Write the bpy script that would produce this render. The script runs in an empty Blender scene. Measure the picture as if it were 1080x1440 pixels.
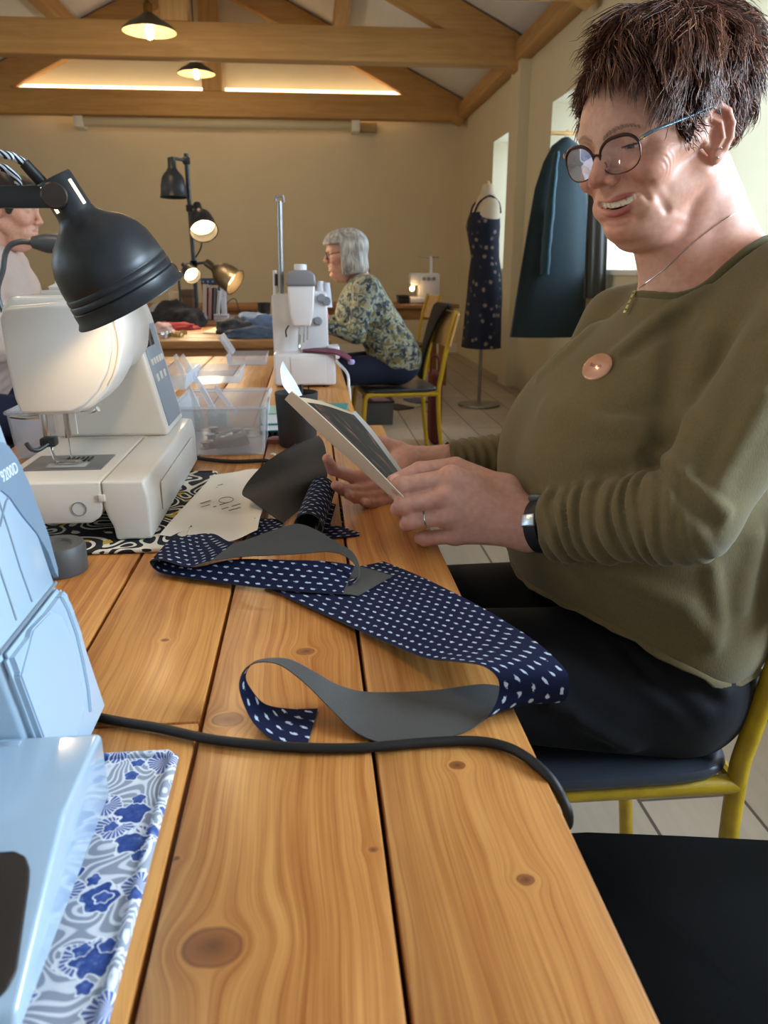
import bpy, bmesh, math, random
import numpy as np
from math import sin, cos, pi, radians, sqrt, atan2
from mathutils import Vector, Matrix, noise

random.seed(7)
SC = bpy.context.scene
COL = SC.collection
V = Vector

# ---------------------------------------------------------------- camera
F_PX, PITCH, YAW, CAMZ = 1081.0, radians(17.7), radians(5.34), 1.07
_r = V((cos(YAW), -sin(YAW), 0)); _h = V((sin(YAW), cos(YAW), 0))
_f = _h * cos(PITCH) + V((0, 0, -sin(PITCH))); _u = _r.cross(_f)
def _ray(x, y): return _r * (x - 540) - _u * (y - 720) + _f * F_PX
def onz(x, y, z):
    d = _ray(x, y); return V((0, 0, CAMZ)) + d * ((z - CAMZ) / d.z)
def onY(x, y, Y):
    d = _ray(x, y); return V((0, 0, CAMZ)) + d * (Y / d.y)
cam = bpy.data.cameras.new('camera'); camo = bpy.data.objects.new('camera', cam); COL.objects.link(camo)
camo.location = (0, 0, CAMZ); camo.rotation_euler = (pi / 2 - PITCH, 0, -YAW)
cam.sensor_fit = 'HORIZONTAL'; cam.sensor_width = 36; cam.lens = 36 * F_PX / 1080; cam.clip_start = .02
cam.dof.use_dof = True; cam.dof.focus_distance = .86; cam.dof.aperture_fstop = 15
SC.camera = camo

# ---------------------------------------------------------------- node helpers
class NT:
    def __init__(s, name):
        s.m = bpy.data.materials.new(name); s.m.use_nodes = True; s.t = s.m.node_tree
        s.b = s.t.nodes['Principled BSDF']; s.out = s.t.nodes['Material Output']
    def n(s, typ, **kw):
        nd = s.t.nodes.new(typ)
        for k, v in kw.items():
            if k[0] == 'i' and k[1:].isdigit(): s.set(nd.inputs[int(k[1:])], v)
            elif k in nd.inputs and not hasattr(nd, k): s.set(nd.inputs[k], v)
            else: setattr(nd, k, v)
        return nd
    def set(s, sock, v):
        if isinstance(v, bpy.types.NodeSocket): s.t.links.new(v, sock)
        elif isinstance(v, bpy.types.Node): s.t.links.new(v.outputs[0], sock)
        else: sock.default_value = v
    def inp(s, name, v): s.set(s.b.inputs[name], v)
    def math(s, op, a, b=0.0, c=None):
        nd = s.t.nodes.new('ShaderNodeMath'); nd.operation = op
        s.set(nd.inputs[0], a); s.set(nd.inputs[1], b)
        if c is not None: s.set(nd.inputs[2], c)
        return nd.outputs[0]
    def ramp(s, fac, stops, interp='LINEAR'):
        nd = s.t.nodes.new('ShaderNodeValToRGB'); nd.color_ramp.interpolation = interp
        e = nd.color_ramp.elements
        while len(e) < len(stops): e.new(.5)
        for el, (p, c) in zip(e, stops):
            el.position = p; el.color = (*c, 1) if len(c) == 3 else c
        s.set(nd.inputs[0], fac); return nd.outputs[0]
    def mix(s, fac, a, b, mode='MIX'):
        nd = s.t.nodes.new('ShaderNodeMix'); nd.data_type = 'RGBA'; nd.blend_type = mode
        s.set(nd.inputs[0], fac); s.set(nd.inputs[6], a if not isinstance(a, tuple) else (*a, 1)[:4]); s.set(nd.inputs[7], b if not isinstance(b, tuple) else (*b, 1)[:4])
        return nd.outputs[2]
    def coord(s, kind='Object', scale=(1, 1, 1), rot=(0, 0, 0), loc=(0, 0, 0)):
        c = s.t.nodes.new('ShaderNodeTexCoord'); mp = s.t.nodes.new('ShaderNodeMapping')
        s.t.links.new(c.outputs[kind], mp.inputs[0]); mp.inputs[1].default_value = loc
        mp.inputs[2].default_value = rot; mp.inputs[3].default_value = scale
        return mp.outputs[0]
    def noise(s, vec, scale=5, detail=3, rough=.5, dist=0):
        nd = s.t.nodes.new('ShaderNodeTexNoise'); s.set(nd.inputs['Vector'], vec)
        nd.inputs['Scale'].default_value = scale; nd.inputs['Detail'].default_value = detail
        nd.inputs['Roughness'].default_value = rough; nd.inputs['Distortion'].default_value = dist
        return nd.outputs[0]
    def bump(s, h, strength=.3, dist=.002):
        nd = s.t.nodes.new('ShaderNodeBump'); nd.inputs['Strength'].default_value = strength
        nd.inputs['Distance'].default_value = dist; s.set(nd.inputs['Height'], h)
        s.t.links.new(nd.outputs[0], s.b.inputs['Normal'])
def hx(h):
    h = h.lstrip('#'); c = [int(h[i:i + 2], 16) / 255 for i in (0, 2, 4)]
    return tuple(x / 12.92 if x <= .04045 else ((x + .055) / 1.055) ** 2.4 for x in c)
_mc = {}
def mat(name, col, rough=.5, metal=0, spec=.5, var=0, vscale=8, bump=0, bscale=200, coat=0, sheen=0, emis=None, estr=0, trans=0, alpha=1, sss=0, vec=(1, 1, 1)):
    if name in _mc: return _mc[name]
    if isinstance(col, str): col = hx(col)
    t = NT(name); t.inp('Roughness', rough); t.inp('Metallic', metal); t.inp('Specular IOR Level', spec)
    if var or bump: co = t.coord(scale=vec)
    if var:
        f = t.noise(co, vscale, 4, .6)
        t.inp('Base Color', t.ramp(f, [(.25, tuple(c * (1 - var) for c in col)), (.75, tuple(min(1, c * (1 + var)) for c in col))]))
    else: t.inp('Base Color', (*col, 1))
    if bump: t.bump(t.noise(co, bscale, 2), bump, .001)
    t.inp('Coat Weight', coat); t.inp('Sheen Weight', sheen); t.inp('Transmission Weight', trans); t.inp('Alpha', alpha)
    if emis: t.inp('Emission Color', (*(hx(emis) if isinstance(emis, str) else emis), 1)); t.inp('Emission Strength', estr)
    if sss: t.inp('Subsurface Weight', sss); t.inp('Subsurface Radius', (.01, .004, .002)); t.inp('Subsurface Scale', 1)
    _mc[name] = t.m; return t.m
def clear_mat(name, col=(1, 1, 1), opac=.25, rough=.15, base=None):
    """thin clear plastic / glass: part transparent, part glossy, part milky"""
    t = NT(name); tr = t.n('ShaderNodeBsdfTransparent'); tr.inputs[0].default_value = (*col, 1)
    t.inp('Base Color', (*(base or col), 1)); t.inp('Roughness', rough); t.inp('Specular IOR Level', .6)
    fr = t.n('ShaderNodeLayerWeight'); fr.inputs[0].default_value = .35
    f = t.math('MAXIMUM', t.math('MULTIPLY', fr.outputs['Facing'], .75), opac)
    mx = t.n('ShaderNodeMixShader'); t.set(mx.inputs[0], f); t.t.links.new(tr.outputs[0], mx.inputs[1]); t.t.links.new(t.b.outputs[0], mx.inputs[2])
    t.t.links.new(mx.outputs[0], t.out.inputs[0]); return t.m
def emit(name, col, s):
    return mat(name, (.8, .8, .8), .4, emis=col, estr=s)

# ---------------------------------------------------------------- mesh builder
class MB:
    def __init__(s): s.v = []; s.f = []; s.mi = []; s.cur = 0; s.uv = None
    def add(s, vs, fs, M=None):
        o = len(s.v)
        s.v += [tuple((M @ V(p)) if M else p) for p in vs]
        s.f += [tuple(i + o for i in f) for f in fs]; s.mi += [s.cur] * len(fs); return s
    def bm(s, b, M=None):
        b.verts.index_update(); s.add([v.co[:] for v in b.verts], [[v.index for v in f.verts] for f in b.faces], M); b.free(); return s
    def box(s, c, size, bev=0, seg=2, M=None, taper=None):
        b = bmesh.new(); bmesh.ops.create_cube(b, size=1)
        for v in b.verts:
            k = 1 if not taper or v.co.z < 0 else taper
            v.co = V((v.co.x * size[0] * k, v.co.y * size[1] * k, v.co.z * size[2]))
        if bev: bmesh.ops.bevel(b, geom=b.edges[:], offset=min(bev, min(size) * .49), segments=seg, affect='EDGES', profile=.5)
        bmesh.ops.translate(b, verts=b.verts, vec=c); return s.bm(b, M)
    def span(s, a, b, bev=0, seg=2, M=None):
        return s.box([(p + q) / 2 for p, q in zip(a, b)], [abs(q - p) for p, q in zip(a, b)], bev, seg, M)
    def tube(s, pts, r, n=10, caps=True, closed=False, flat=1, upv=None):
        pts = [V(p) for p in pts]; m = len(pts); rs = r if isinstance(r, (list, tuple)) else [r] * m
        tang = []
        for i in range(m):
            if closed: t = pts[(i + 1) % m] - pts[i - 1]
            else: t = pts[min(i + 1, m - 1)] - pts[max(i - 1, 0)]
            tang.append(t.normalized())
        ref = V(upv) if upv else (V((0, 0, 1)) if abs(tang[0].z) < .9 else V((1, 0, 0)))
        nrm = (ref - tang[0] * ref.dot(tang[0])).normalized(); vs = []
        for i in range(m):
            nrm = (nrm - tang[i] * nrm.dot(tang[i]))
            nrm = nrm.normalized() if nrm.length > 1e-6 else tang[i].orthogonal().normalized()
            bn = tang[i].cross(nrm)
            for k in range(n):
                a = 2 * pi * k / n; vs.append(pts[i] + nrm * (cos(a) * rs[i] * flat) + bn * (sin(a) * rs[i]))
        fs = [(i * n + k, i * n + (k + 1) % n, ((i + 1) % m) * n + (k + 1) % n, ((i + 1) % m) * n + k) for i in range(m if closed else m - 1) for k in range(n)]
        if caps and not closed: fs += [tuple(range(n))[::-1], tuple((m - 1) * n + k for k in range(n))]
        return s.add([v[:] for v in vs], fs)
    def lathe(s, prof, M=None, n=32, caps=True, arc=2 * pi):
        vs = [(r * cos(arc * k / n), r * sin(arc * k / n), z) for r, z in prof for k in range(n)]; m = len(prof)
        fs = [(i * n + k, i * n + (k + 1) % n, (i + 1) * n + (k + 1) % n, (i + 1) * n + k) for i in range(m - 1) for k in range(n)]
        if caps:
            if prof[0][0] > 1e-6: fs.append(tuple(range(n))[::-1])
            if prof[-1][0] > 1e-6: fs.append(tuple((m - 1) * n + k for k in range(n)))
        return s.add(vs, fs, M)
    def loft(s, rings, caps=True, closed=True, M=None):
        n = len(rings[0]); m = len(rings); vs = [tuple(p) for r in rings for p in r]
        fs = [(i * n + k, i * n + (k + 1) % n, (i + 1) * n + (k + 1) % n, (i + 1) * n + k) for i in range(m - 1) for k in range(n if closed else n - 1)]
        if caps and closed: fs += [tuple(range(n))[::-1], tuple((m - 1) * n + k for k in range(n))]
        return s.add(vs, fs, M)
    def prism(s, poly, d, M=None, bev=0, seg=2):
        """2-D polygon in xz extruded along +y by d"""
        b = bmesh.new(); vs = [b.verts.new((x, 0, z)) for x, z in poly]; f = b.faces.new(vs)
        e = bmesh.ops.extrude_face_region(b, geom=[f]); bmesh.ops.translate(b, verts=[x for x in e['geom'] if isinstance(x, bmesh.types.BMVert)], vec=(0, d, 0))
        bmesh.ops.recalc_face_normals(b, faces=b.faces)
        if bev: bmesh.ops.bevel(b, geom=b.edges[:], offset=bev, segments=seg, affect='EDGES', profile=.5, clamp_overlap=True)
        return s.bm(b, M)
    def grid(s, fn, nu, nv):
        vs = [tuple(fn(i / nu, j / nv)) for i in range(nu + 1) for j in range(nv + 1)]
        fs = [(i * (nv + 1) + j, (i + 1) * (nv + 1) + j, (i + 1) * (nv + 1) + j + 1, i * (nv + 1) + j + 1) for i in range(nu) for j in range(nv)]
        return s.add(vs, fs)
    def build(s, name, mats, parent=None, smooth=35, fix=True, origin=None):
        me = bpy.data.meshes.new(name); me.from_pydata(s.v, [], s.f); me.update()
        for m in (mats if isinstance(mats, (list, tuple)) else [mats]): me.materials.append(m)
        if len(me.materials) > 1: me.polygons.foreach_set('material_index', s.mi)
        if fix:
            b = bmesh.new(); b.from_mesh(me); bmesh.ops.recalc_face_normals(b, faces=b.faces); b.to_mesh(me); b.free()
        if smooth:
            me.polygons.foreach_set('use_smooth', [True] * len(me.polygons))
            if smooth < 180: me.set_sharp_from_angle(angle=radians(smooth))
        o = bpy.data.objects.new(name, me); COL.objects.link(o)
        if origin is not None:
            me.transform(Matrix.Translation(-V(origin))); o.location = origin
        if parent: attach(o, parent)
        return o
def attach(o, parent):
    o.parent = parent; o.matrix_parent_inverse = full(parent).inverted()
def full(o):
    M = Matrix.LocRotScale(o.location, o.rotation_euler, o.scale)
    return full(o.parent) @ o.matrix_parent_inverse @ M if o.parent else M
def thing(name, label, cat, loc=(0, 0, 0), group=None):
    o = bpy.data.objects.new(name, None); COL.objects.link(o); o.location = loc; o.empty_display_size = .05
    return tag(o, label, cat, group)
def tag(o, label, cat, group=None, kind=None):
    o['label'] = label; o['category'] = cat
    if group: o['group'] = group
    if kind: o['kind'] = kind
    return o
def struct(o, label=None):
    o['kind'] = 'structure'
    if label: o['label'] = label
    return o
def copy_thing(root, M, label, group=None):
    """copy of a thing with its parts and sub-parts, moved by the matrix M"""
    def rec(o, par):
        c = o.copy(); COL.objects.link(c)
        if par: c.parent = par; c.matrix_parent_inverse = o.matrix_parent_inverse.copy()
        for ch in list(o.children): rec(ch, c)
        return c
    r = rec(root, None); W = M @ full(root)
    r.location, q, _ = W.decompose(); r.rotation_euler = q.to_euler(); r['label'] = label
    if group: r['group'] = group
    return r
def frame(o, x, y, z):
    """matrix with origin o and axes x, y, z"""
    return Matrix(((x[0], y[0], z[0], o[0]), (x[1], y[1], z[1], o[1]), (x[2], y[2], z[2], o[2]), (0, 0, 0, 1)))
def aim(o, d, up=(0, 0, 1)):
    """matrix whose +z points along d"""
    z = V(d).normalized(); x = V(up).cross(z)
    x = x.normalized() if x.length > 1e-4 else V((1, 0, 0)); y = z.cross(x); return frame(o, x, y, z)
def spline(pts, n=8, closed=False):
    pts = [V(p) for p in pts]; out = []; m = len(pts)
    for i in range(m if closed else m - 1):
        p0 = pts[i - 1] if (i > 0 or closed) else pts[0] * 2 - pts[1]; p1 = pts[i]; p2 = pts[(i + 1) % m]
        p3 = pts[(i + 2) % m] if (i + 2 < m or closed) else p2 * 2 - p1
        for k in range(n):
            t = k / n; out.append(.5 * ((2 * p1) + (p2 - p0) * t + (2 * p0 - 5 * p1 + 4 * p2 - p3) * t * t + (3 * p1 - p0 - 3 * p2 + p3) * t ** 3))
    if not closed: out.append(pts[-1].copy())
    return out
def text(name, s, size, M, m, parent=None, ext=.0003, align='LEFT'):
    cu = bpy.data.curves.new(name, 'FONT'); cu.body = s; cu.size = size; cu.extrude = ext; cu.align_x = align
    o = bpy.data.objects.new(name + '_tmp', cu); COL.objects.link(o)
    bpy.context.view_layer.update(); dg = bpy.context.evaluated_depsgraph_get(); me = bpy.data.meshes.new_from_object(o.evaluated_get(dg))
    bpy.data.objects.remove(o); me.transform(M); me.materials.clear(); me.materials.append(m); me.name = name
    o = bpy.data.objects.new(name, me); COL.objects.link(o)
    if parent: attach(o, parent)
    return o

# ---------------------------------------------------------------- distance-field modelling (numpy)
def _A(c): return np.asarray(c, np.float32)
def sph(P, c, r): return np.linalg.norm(P - _A(c), axis=1) - r
def ell(P, c, r, R=None):
    q = P - _A(c)
    if R is not None: q = q @ _A(R).T
    r = _A(r); k0 = np.linalg.norm(q / r, axis=1); k1 = np.linalg.norm(q / (r * r), axis=1)
    return k0 * (k0 - 1) / np.maximum(k1, 1e-6)
def cap(P, a, b, ra, rb=None):
    rb = ra if rb is None else rb; a = _A(a); d = _A(b) - a; q = P - a
    t = np.clip(q @ d / max(float(d @ d), 1e-12), 0, 1); return np.linalg.norm(q - t[:, None] * d, axis=1) - (ra + (rb - ra) * t)
def chain(P, pts, rs, k=0.0):
    d = None
    for i in range(len(pts) - 1):
        e = cap(P, pts[i], pts[i + 1], rs[i], rs[i + 1]); d = e if d is None else (smin(d, e, k) if k else np.minimum(d, e))
    return d
def rbox(P, c, h, r, R=None):
    q = P - _A(c)
    if R is not None: q = q @ _A(R).T
    q = np.abs(q) - (_A(h) - r); return np.linalg.norm(np.maximum(q, 0), axis=1) + np.minimum(q.max(1), 0) - r
def smin(a, b, k):
    h = np.clip(.5 + .5 * (b - a) / k, 0, 1); return b + (a - b) * h - k * h * (1 - h)
def smax(a, b, k): return -smin(-a, -b, k)
def sdf_mesh(f, lo, hi, h, k=6, slack=1.35):
    lo = np.asarray(lo, np.float32); nb = np.maximum(1, np.ceil((np.asarray(hi) - lo) / (h * k))).astype(int); n = nb * k
    ev = lambda P: np.concatenate([f(P[i:i + 200000]).astype(np.float32) for i in range(0, len(P), 200000)])
    bi = np.stack(np.meshgrid(*[np.arange(x) for x in nb], indexing='ij'), -1).reshape(-1, 3)
    d = ev(lo + (bi * k + (k - 1) / 2).astype(np.float32) * h); act = np.abs(d) < h * k * .87 * slack
    D = np.repeat(np.repeat(np.repeat(d.reshape(nb), k, 0), k, 1), k, 2)
    off = np.stack(np.meshgrid(*[np.arange(k)] * 3, indexing='ij'), -1).reshape(-1, 3)
    G = (bi[act][:, None, :] * k + off[None]).reshape(-1, 3)
    D[G[:, 0], G[:, 1], G[:, 2]] = ev(lo + G.astype(np.float32) * h)
    S = D < 0; c = np.zeros(np.array(S.shape) - 1, np.int8)
    for a in (0, 1):
        for b in (0, 1):
            for e in (0, 1): c += S[a:n[0] - 1 + a, b:n[1] - 1 + b, e:n[2] - 1 + e]
    C = np.argwhere((c > 0) & (c < 8)); idx = -np.ones(c.shape, np.int32); idx[C[:, 0], C[:, 1], C[:, 2]] = np.arange(len(C))
    cor = [(a, b, e) for a in (0, 1) for b in (0, 1) for e in (0, 1)]
    val = {q: D[C[:, 0] + q[0], C[:, 1] + q[1], C[:, 2] + q[2]] for q in cor}
    acc = np.zeros((len(C), 3), np.float32); cnt = np.zeros(len(C), np.float32)
    for q in cor:
        for ax in range(3):
            if q[ax] == 0:
                q2 = list(q); q2[ax] = 1; a, b = val[q], val[tuple(q2)]; m = (a < 0) != (b < 0)
                t = np.where(m, a / np.where(m, a - b, 1), 0); p = np.tile(_A(q), (len(C), 1)); p[:, ax] += t
                acc += p * m[:, None]; cnt += m
    verts = lo + (C + acc / cnt[:, None]) * h; faces = []
    for ax in range(3):
        s0 = [slice(1, -1)] * 3; s1 = list(s0); s0[ax] = slice(0, n[ax] - 1); s1[ax] = slice(1, n[ax])
        A_, B_ = S[tuple(s0)], S[tuple(s1)]; E = np.argwhere(A_ != B_); base = E + 1; base[:, ax] -= 1
        u, v = [(1, 2), (2, 0), (0, 1)][ax]; q = []
        for du, dv in ((1, 1), (0, 1), (0, 0), (1, 0)):
            t = base.copy(); t[:, u] -= du; t[:, v] -= dv; q.append(idx[t[:, 0], t[:, 1], t[:, 2]])
        q = np.stack(q, 1); fl = A_[E[:, 0], E[:, 1], E[:, 2]]; q[~fl] = q[~fl][:, ::-1]; faces.append(q)
    faces = np.concatenate(faces); faces = faces[(faces >= 0).all(1)]
    return verts.astype(np.float32), faces.astype(np.int32)
def np_obj(name, parts, mats, parent=None, cols=None):
    """link one mesh from a list of (verts, quads[, material index])"""
    vs, fs, mi, o = [], [], [], 0
    for p in parts:
        vs.append(p[0]); fs.append(p[1] + o); mi.append(np.full(len(p[1]), p[2] if len(p) > 2 else 0, np.int32)); o += len(p[0])
    vs, fs, mi = np.concatenate(vs), np.concatenate(fs), np.concatenate(mi)
    me = bpy.data.meshes.new(name); me.vertices.add(len(vs)); me.vertices.foreach_set('co', vs.ravel().astype(np.float32))
    k = fs.shape[1]; me.loops.add(len(fs) * k); me.loops.foreach_set('vertex_index', fs.ravel().astype(np.int32))
    me.polygons.add(len(fs)); me.polygons.foreach_set('loop_start', np.arange(len(fs), dtype=np.int32) * k)
    for m in (mats if isinstance(mats, (list, tuple)) else [mats]): me.materials.append(m)
    me.polygons.foreach_set('material_index', mi); me.polygons.foreach_set('use_smooth', np.ones(len(fs), bool)); me.update(calc_edges=True); me.validate()
    if cols is not None:
        a = me.color_attributes.new('tint', 'FLOAT_COLOR', 'POINT'); a.data.foreach_set('color', np.concatenate([cols, np.ones((len(cols), 1))], 1).astype(np.float32).ravel())
    ob = bpy.data.objects.new(name, me); COL.objects.link(ob)
    if parent: attach(ob, parent)
    return ob
def relax(v, f, it=2, lam=.5):
    """smooth a quad mesh a little"""
    e = np.concatenate([f[:, [0, 1]], f[:, [1, 2]], f[:, [2, 3]], f[:, [3, 0]]]); e = np.concatenate([e, e[:, ::-1]]); c = np.bincount(e[:, 0], minlength=len(v)).astype(np.float32)
    for _ in range(it):
        s = np.stack([np.bincount(e[:, 0], v[e[:, 1], i], minlength=len(v)) for i in range(3)], 1); v = v + lam * (s / np.maximum(c, 1)[:, None] - v) * (c > 0)[:, None]
    return v.astype(np.float32)

# ================================================================ MATERIALS
def wood(name, c1, c2, axis=1, scale=1.0, knots=(), rough=.42, dark=None, coat=0.0, fine=1.0, contrast=1.0):
    """sawn wood with the grain along one axis; knots = (x, y, radius) on a horizontal board running along y"""
    t = NT(name); tc = t.n('ShaderNodeTexCoord').outputs['Object']; sp = t.n('ShaderNodeSeparateXYZ', i0=tc)
    ax = [sp.outputs[i] for i in range(3)]; L = ax[axis]; A, B = [ax[i] for i in range(3) if i != axis]
    isl = t.n('ShaderNodeNewGeometry').outputs['Random Per Island']; sh = t.math('MULTIPLY', isl, 9.0)
    warp = t.n('ShaderNodeCombineXYZ', i0=t.math('MULTIPLY', A, 7 / scale), i1=t.math('ADD', t.math('MULTIPLY', L, 1.6 / scale), sh), i2=t.math('MULTIPLY', B, 7 / scale))
    w = t.math('MULTIPLY', t.math('SUBTRACT', t.noise(warp.outputs[0], 1.0, 2), .5), .06 * scale)
    psi = t.math('ADD', A, w); core = None
    for (kx, ky, R) in knots:
        dx = t.math('SUBTRACT', A, kx); dy = t.math('MULTIPLY', t.math('SUBTRACT', L, ky), 1.2)
        r2 = t.math('ADD', t.math('MULTIPLY', dx, dx), t.math('MULTIPLY', dy, dy))
        psi = t.math('SUBTRACT', psi, t.math('DIVIDE', t.math('MULTIPLY', dx, R * R * 1.5), t.math('ADD', r2, R * R * .5)))
        nz = t.noise(t.n('ShaderNodeCombineXYZ', i0=A, i1=L).outputs[0], .5 / R, 3)
        q = t.math('DIVIDE', t.math('SQRT', r2), R); q = t.math('ADD', q, t.math('MULTIPLY', t.math('SUBTRACT', nz, .5), .55))
        core = q if core is None else t.math('MINIMUM', core, q)
    v = t.n('ShaderNodeCombineXYZ', i0=t.math('MULTIPLY', psi, 62 / scale), i1=t.math('ADD', t.math('MULTIPLY', L, .9 / scale), sh), i2=t.math('ADD', t.math('MULTIPLY', B, 40 / scale), sh)).outputs[0]
    g = t.noise(v, 1.0, 4, .55)
    v2 = t.n('ShaderNodeCombineXYZ', i0=t.math('MULTIPLY', psi, 320 / scale), i1=t.math('MULTIPLY', L, 5 / scale), i2=t.math('MULTIPLY', B, 90 / scale)).outputs[0]
    g2 = t.noise(v2, 1.0, 2, .5)
    ringp = t.math('FRACT', t.math('ADD', t.math('MULTIPLY', psi, 85 / scale), t.math('MULTIPLY', g, 2.2)))
    ring = t.math('POWER', ringp, 3.0)
    f = t.math('ADD', t.math('MULTIPLY', t.math('SUBTRACT', g, .5), 1.5 * contrast), t.math('ADD', t.math('MULTIPLY', t.math('SUBTRACT', g2, .5), .55 * fine), t.math('MULTIPLY', ring, .20 * contrast)))
    big = t.noise(t.n('ShaderNodeCombineXYZ', i0=t.math('MULTIPLY', psi, 14 / scale), i1=t.math('ADD', t.math('MULTIPLY', L, 2.2 / scale), sh), i2=B).outputs[0], 1.0, 3)
    f = t.math('ADD', f, t.math('ADD', t.math('MULTIPLY', t.math('SUBTRACT', big, .5), .9 * contrast), t.math('ADD', t.math('MULTIPLY', isl, .2), .24)))
    col = t.ramp(f, [(0, c1), (1, c2)])
    if knots:
        d = dark or tuple(c * .25 for c in c2)
        kc = t.ramp(core, [(.0, tuple(x * .5 for x in d)), (.3, d), (.75, tuple(x * 2.0 for x in d)), (.95, tuple(x * .7 for x in d)), (1.0, c2)])
        col = t.mix(t.ramp(core, [(.86, (1, 1, 1)), (1.12, (0, 0, 0))]), col, kc)
        halo = t.ramp(core, [(1.0, (1, 1, 1)), (2.4, (0, 0, 0))]); 
        col = t.mix(t.math('MULTIPLY', halo, .25), col, tuple(c * .8 for c in c2))
    t.inp('Base Color', col); t.inp('Roughness', t.math('ADD', t.math('MULTIPLY', g2, .18), rough - .08)); t.inp('Coat Weight', coat); t.inp('Coat Roughness', .25)
    t.bump(t.math('ADD', g2, t.math('MULTIPLY', ring, .6)), .16, .0006)
    return t.m
KN = [onz(x, y, .74) for x, y in ((300, 1330), (643, 1076), (740, 1237), (430, 916), (320, 1012), (248, 1207), (525, 1195), (680, 985), (232, 900))]
KR = (.0165, .0062, .0056, .009, .0125, .0024, .003, .004, .004)
M_PINE = wood('honey_pine', hx('e2a45c'), hx('9e581e'), 1, .42, [(k.x, k.y, r) for k, r in zip(KN, KR)], .4, hx('6b4022'), .15, contrast=1.25)
M_PINE_Y = wood('honey_pine_plain', hx('d19450'), hx('935a26'), 1, .6, (), .45)
M_PINE_X = wood('honey_pine_cross', hx('c08347'), hx('7e4b20'), 0, .6, (), .5)
M_PINE_D = wood('brown_table_wood', hx('a87440'), hx('6d4420'), 0, .7, (), .5)
M_OAK = {a: wood('oak_beam_' + 'xyz'[a], hx('d0a468'), hx('a1763f'), a, 2.2, (), .65, contrast=.7) for a in range(3)}
M_PLY = wood('pale_plywood', hx('e3bd83'), hx('c79a5c'), 2, .8, (), .45)
M_WALL = mat('cream_plaster', hx('e2d6ba'), .9, var=.03, vscale=3, bump=.25, bscale=60)
M_WALLR = mat('pale_cream_plaster', hx('d9cfb2'), .9, var=.03, vscale=3, bump=.25, bscale=60)
M_CEIL = mat('white_painted_lining', hx('e8e8e8'), .85, var=.04, vscale=14, bump=.2, bscale=30, vec=(1, .06, 1))
M_WHITE = mat('white_paint', hx('eeece6'), .5)
M_BLACKMETAL = mat('black_painted_metal', hx('1c1e20'), .38, spec=.5)
M_BLACKPL = mat('black_plastic', hx('101012'), .4)
M_BLACKRUB = mat('black_rubber', hx('0c0c0d'), .55)
M_STEEL = mat('polished_steel', hx('c9c9c7'), .22, metal=1)
M_DGREY = mat('dark_grey_plastic', hx('4a4a4b'), .5)
M_YELLOW = mat('yellow_enamel', hx('c9a414'), .38, var=.12, vscale=25, coat=.2)
M_BLUELT = mat('brass', hx('c9a04e'), .3, metal=1)
M_BULB = emit('warm_bulb', hx('ffd08a'), 22)
M_GLASSP = clear_mat('window_glass', (1, 1, 1), .04, .02)
M_CLEAR = clear_mat('clear_plastic', (.95, .97, 1), .14, .18, (.8, .84, .9))
M_MILKY = clear_mat('milky_plastic', (.93, .95, .98), .26, .3, (.74, .76, .8))

def floor_mat():
    t = NT('pale_floor_boards'); c = t.coord(rot=(0, 0, pi / 2))
    br = t.n('ShaderNodeTexBrick', Vector=c); br.offset = .37
    for n, v in (('Scale', 1), ('Mortar Size', .004), ('Brick Width', 1.3), ('Row Height', .22), ('Bias', 0)): br.inputs[n].default_value = v
    br.inputs['Color1'].default_value = (*hx('cfc5b8'), 1); br.inputs['Color2'].default_value = (*hx('beb3a4'), 1); br.inputs['Mortar'].default_value = (*hx('5a5148'), 1)
    g = t.noise(t.coord(scale=(14, .9, 1)), 3, 4, .6)
    t.inp('Base Color', t.mix(.55, br.outputs[0], t.ramp(g, [(.25, hx('b8ac9d')), (.75, hx('dad2c6'))]), 'MULTIPLY')); t.inp('Roughness', .45)
    t.bump(br.outputs['Fac'], -.3, .002); return t.m

# ================================================================ ROOM
WR, WL, Y0, Y1, RX, ZE, SL = 1.90, -3.94, -3.0, 10.1, -1.02, 2.90, .47
roofz = lambda x: ZE + SL * (WR - RX - abs(x - RX))
m = MB(); m.span((WL, Y0, -.06), (WR, Y1, 0)); struct(m.build('floor', floor_mat(), smooth=0))
def wall_with_windows(name, X0, X1, wins, mt):
    m = MB(); top = ZE + .04; zs = 1.05; zh = 2.27; ys = [Y0]
    for a, b in wins: ys += [a, b]
    ys.append(Y1)
    for i in range(0, len(ys), 2): m.span((X0, ys[i], 0), (X1, ys[i + 1], top))
    for a, b in wins: m.span((X0, a, 0), (X1, b, zs)); m.span((X0, a, zh), (X1, b, top))
    return struct(m.build(name, mt, smooth=0))
RW = [(-2.2, -1.3), (-.25, .85), (1.45, 2.25), (2.85, 3.7), (4.5, 5.25), (5.6, 6.42), (7.66, 8.4)]
LW = [(-2.0, -.9), (.4, 1.4), (2.8, 3.7)]
wr = wall_with_windows('wall_right', WR, WR + .42, RW, M_WALLR)
wl = wall_with_windows('wall_left', WL - .42, WL, LW, M_WALLR)
m = MB(); m.span((WR - .09, 7.1, 0), (WR, 7.42, 2.72)); struct(m.build('wall_right_pier', M_WALLR, smooth=0))
m = MB(); m.prism([(WL - .4, 0), (WR + .4, 0), (WR + .4, ZE + .04), (RX, roofz(RX)), (WL - .4, ZE + .04)], .2, Matrix.Translation((0, Y1, 0))); struct(m.build('wall_far', M_WALL, smooth=0))
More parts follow.
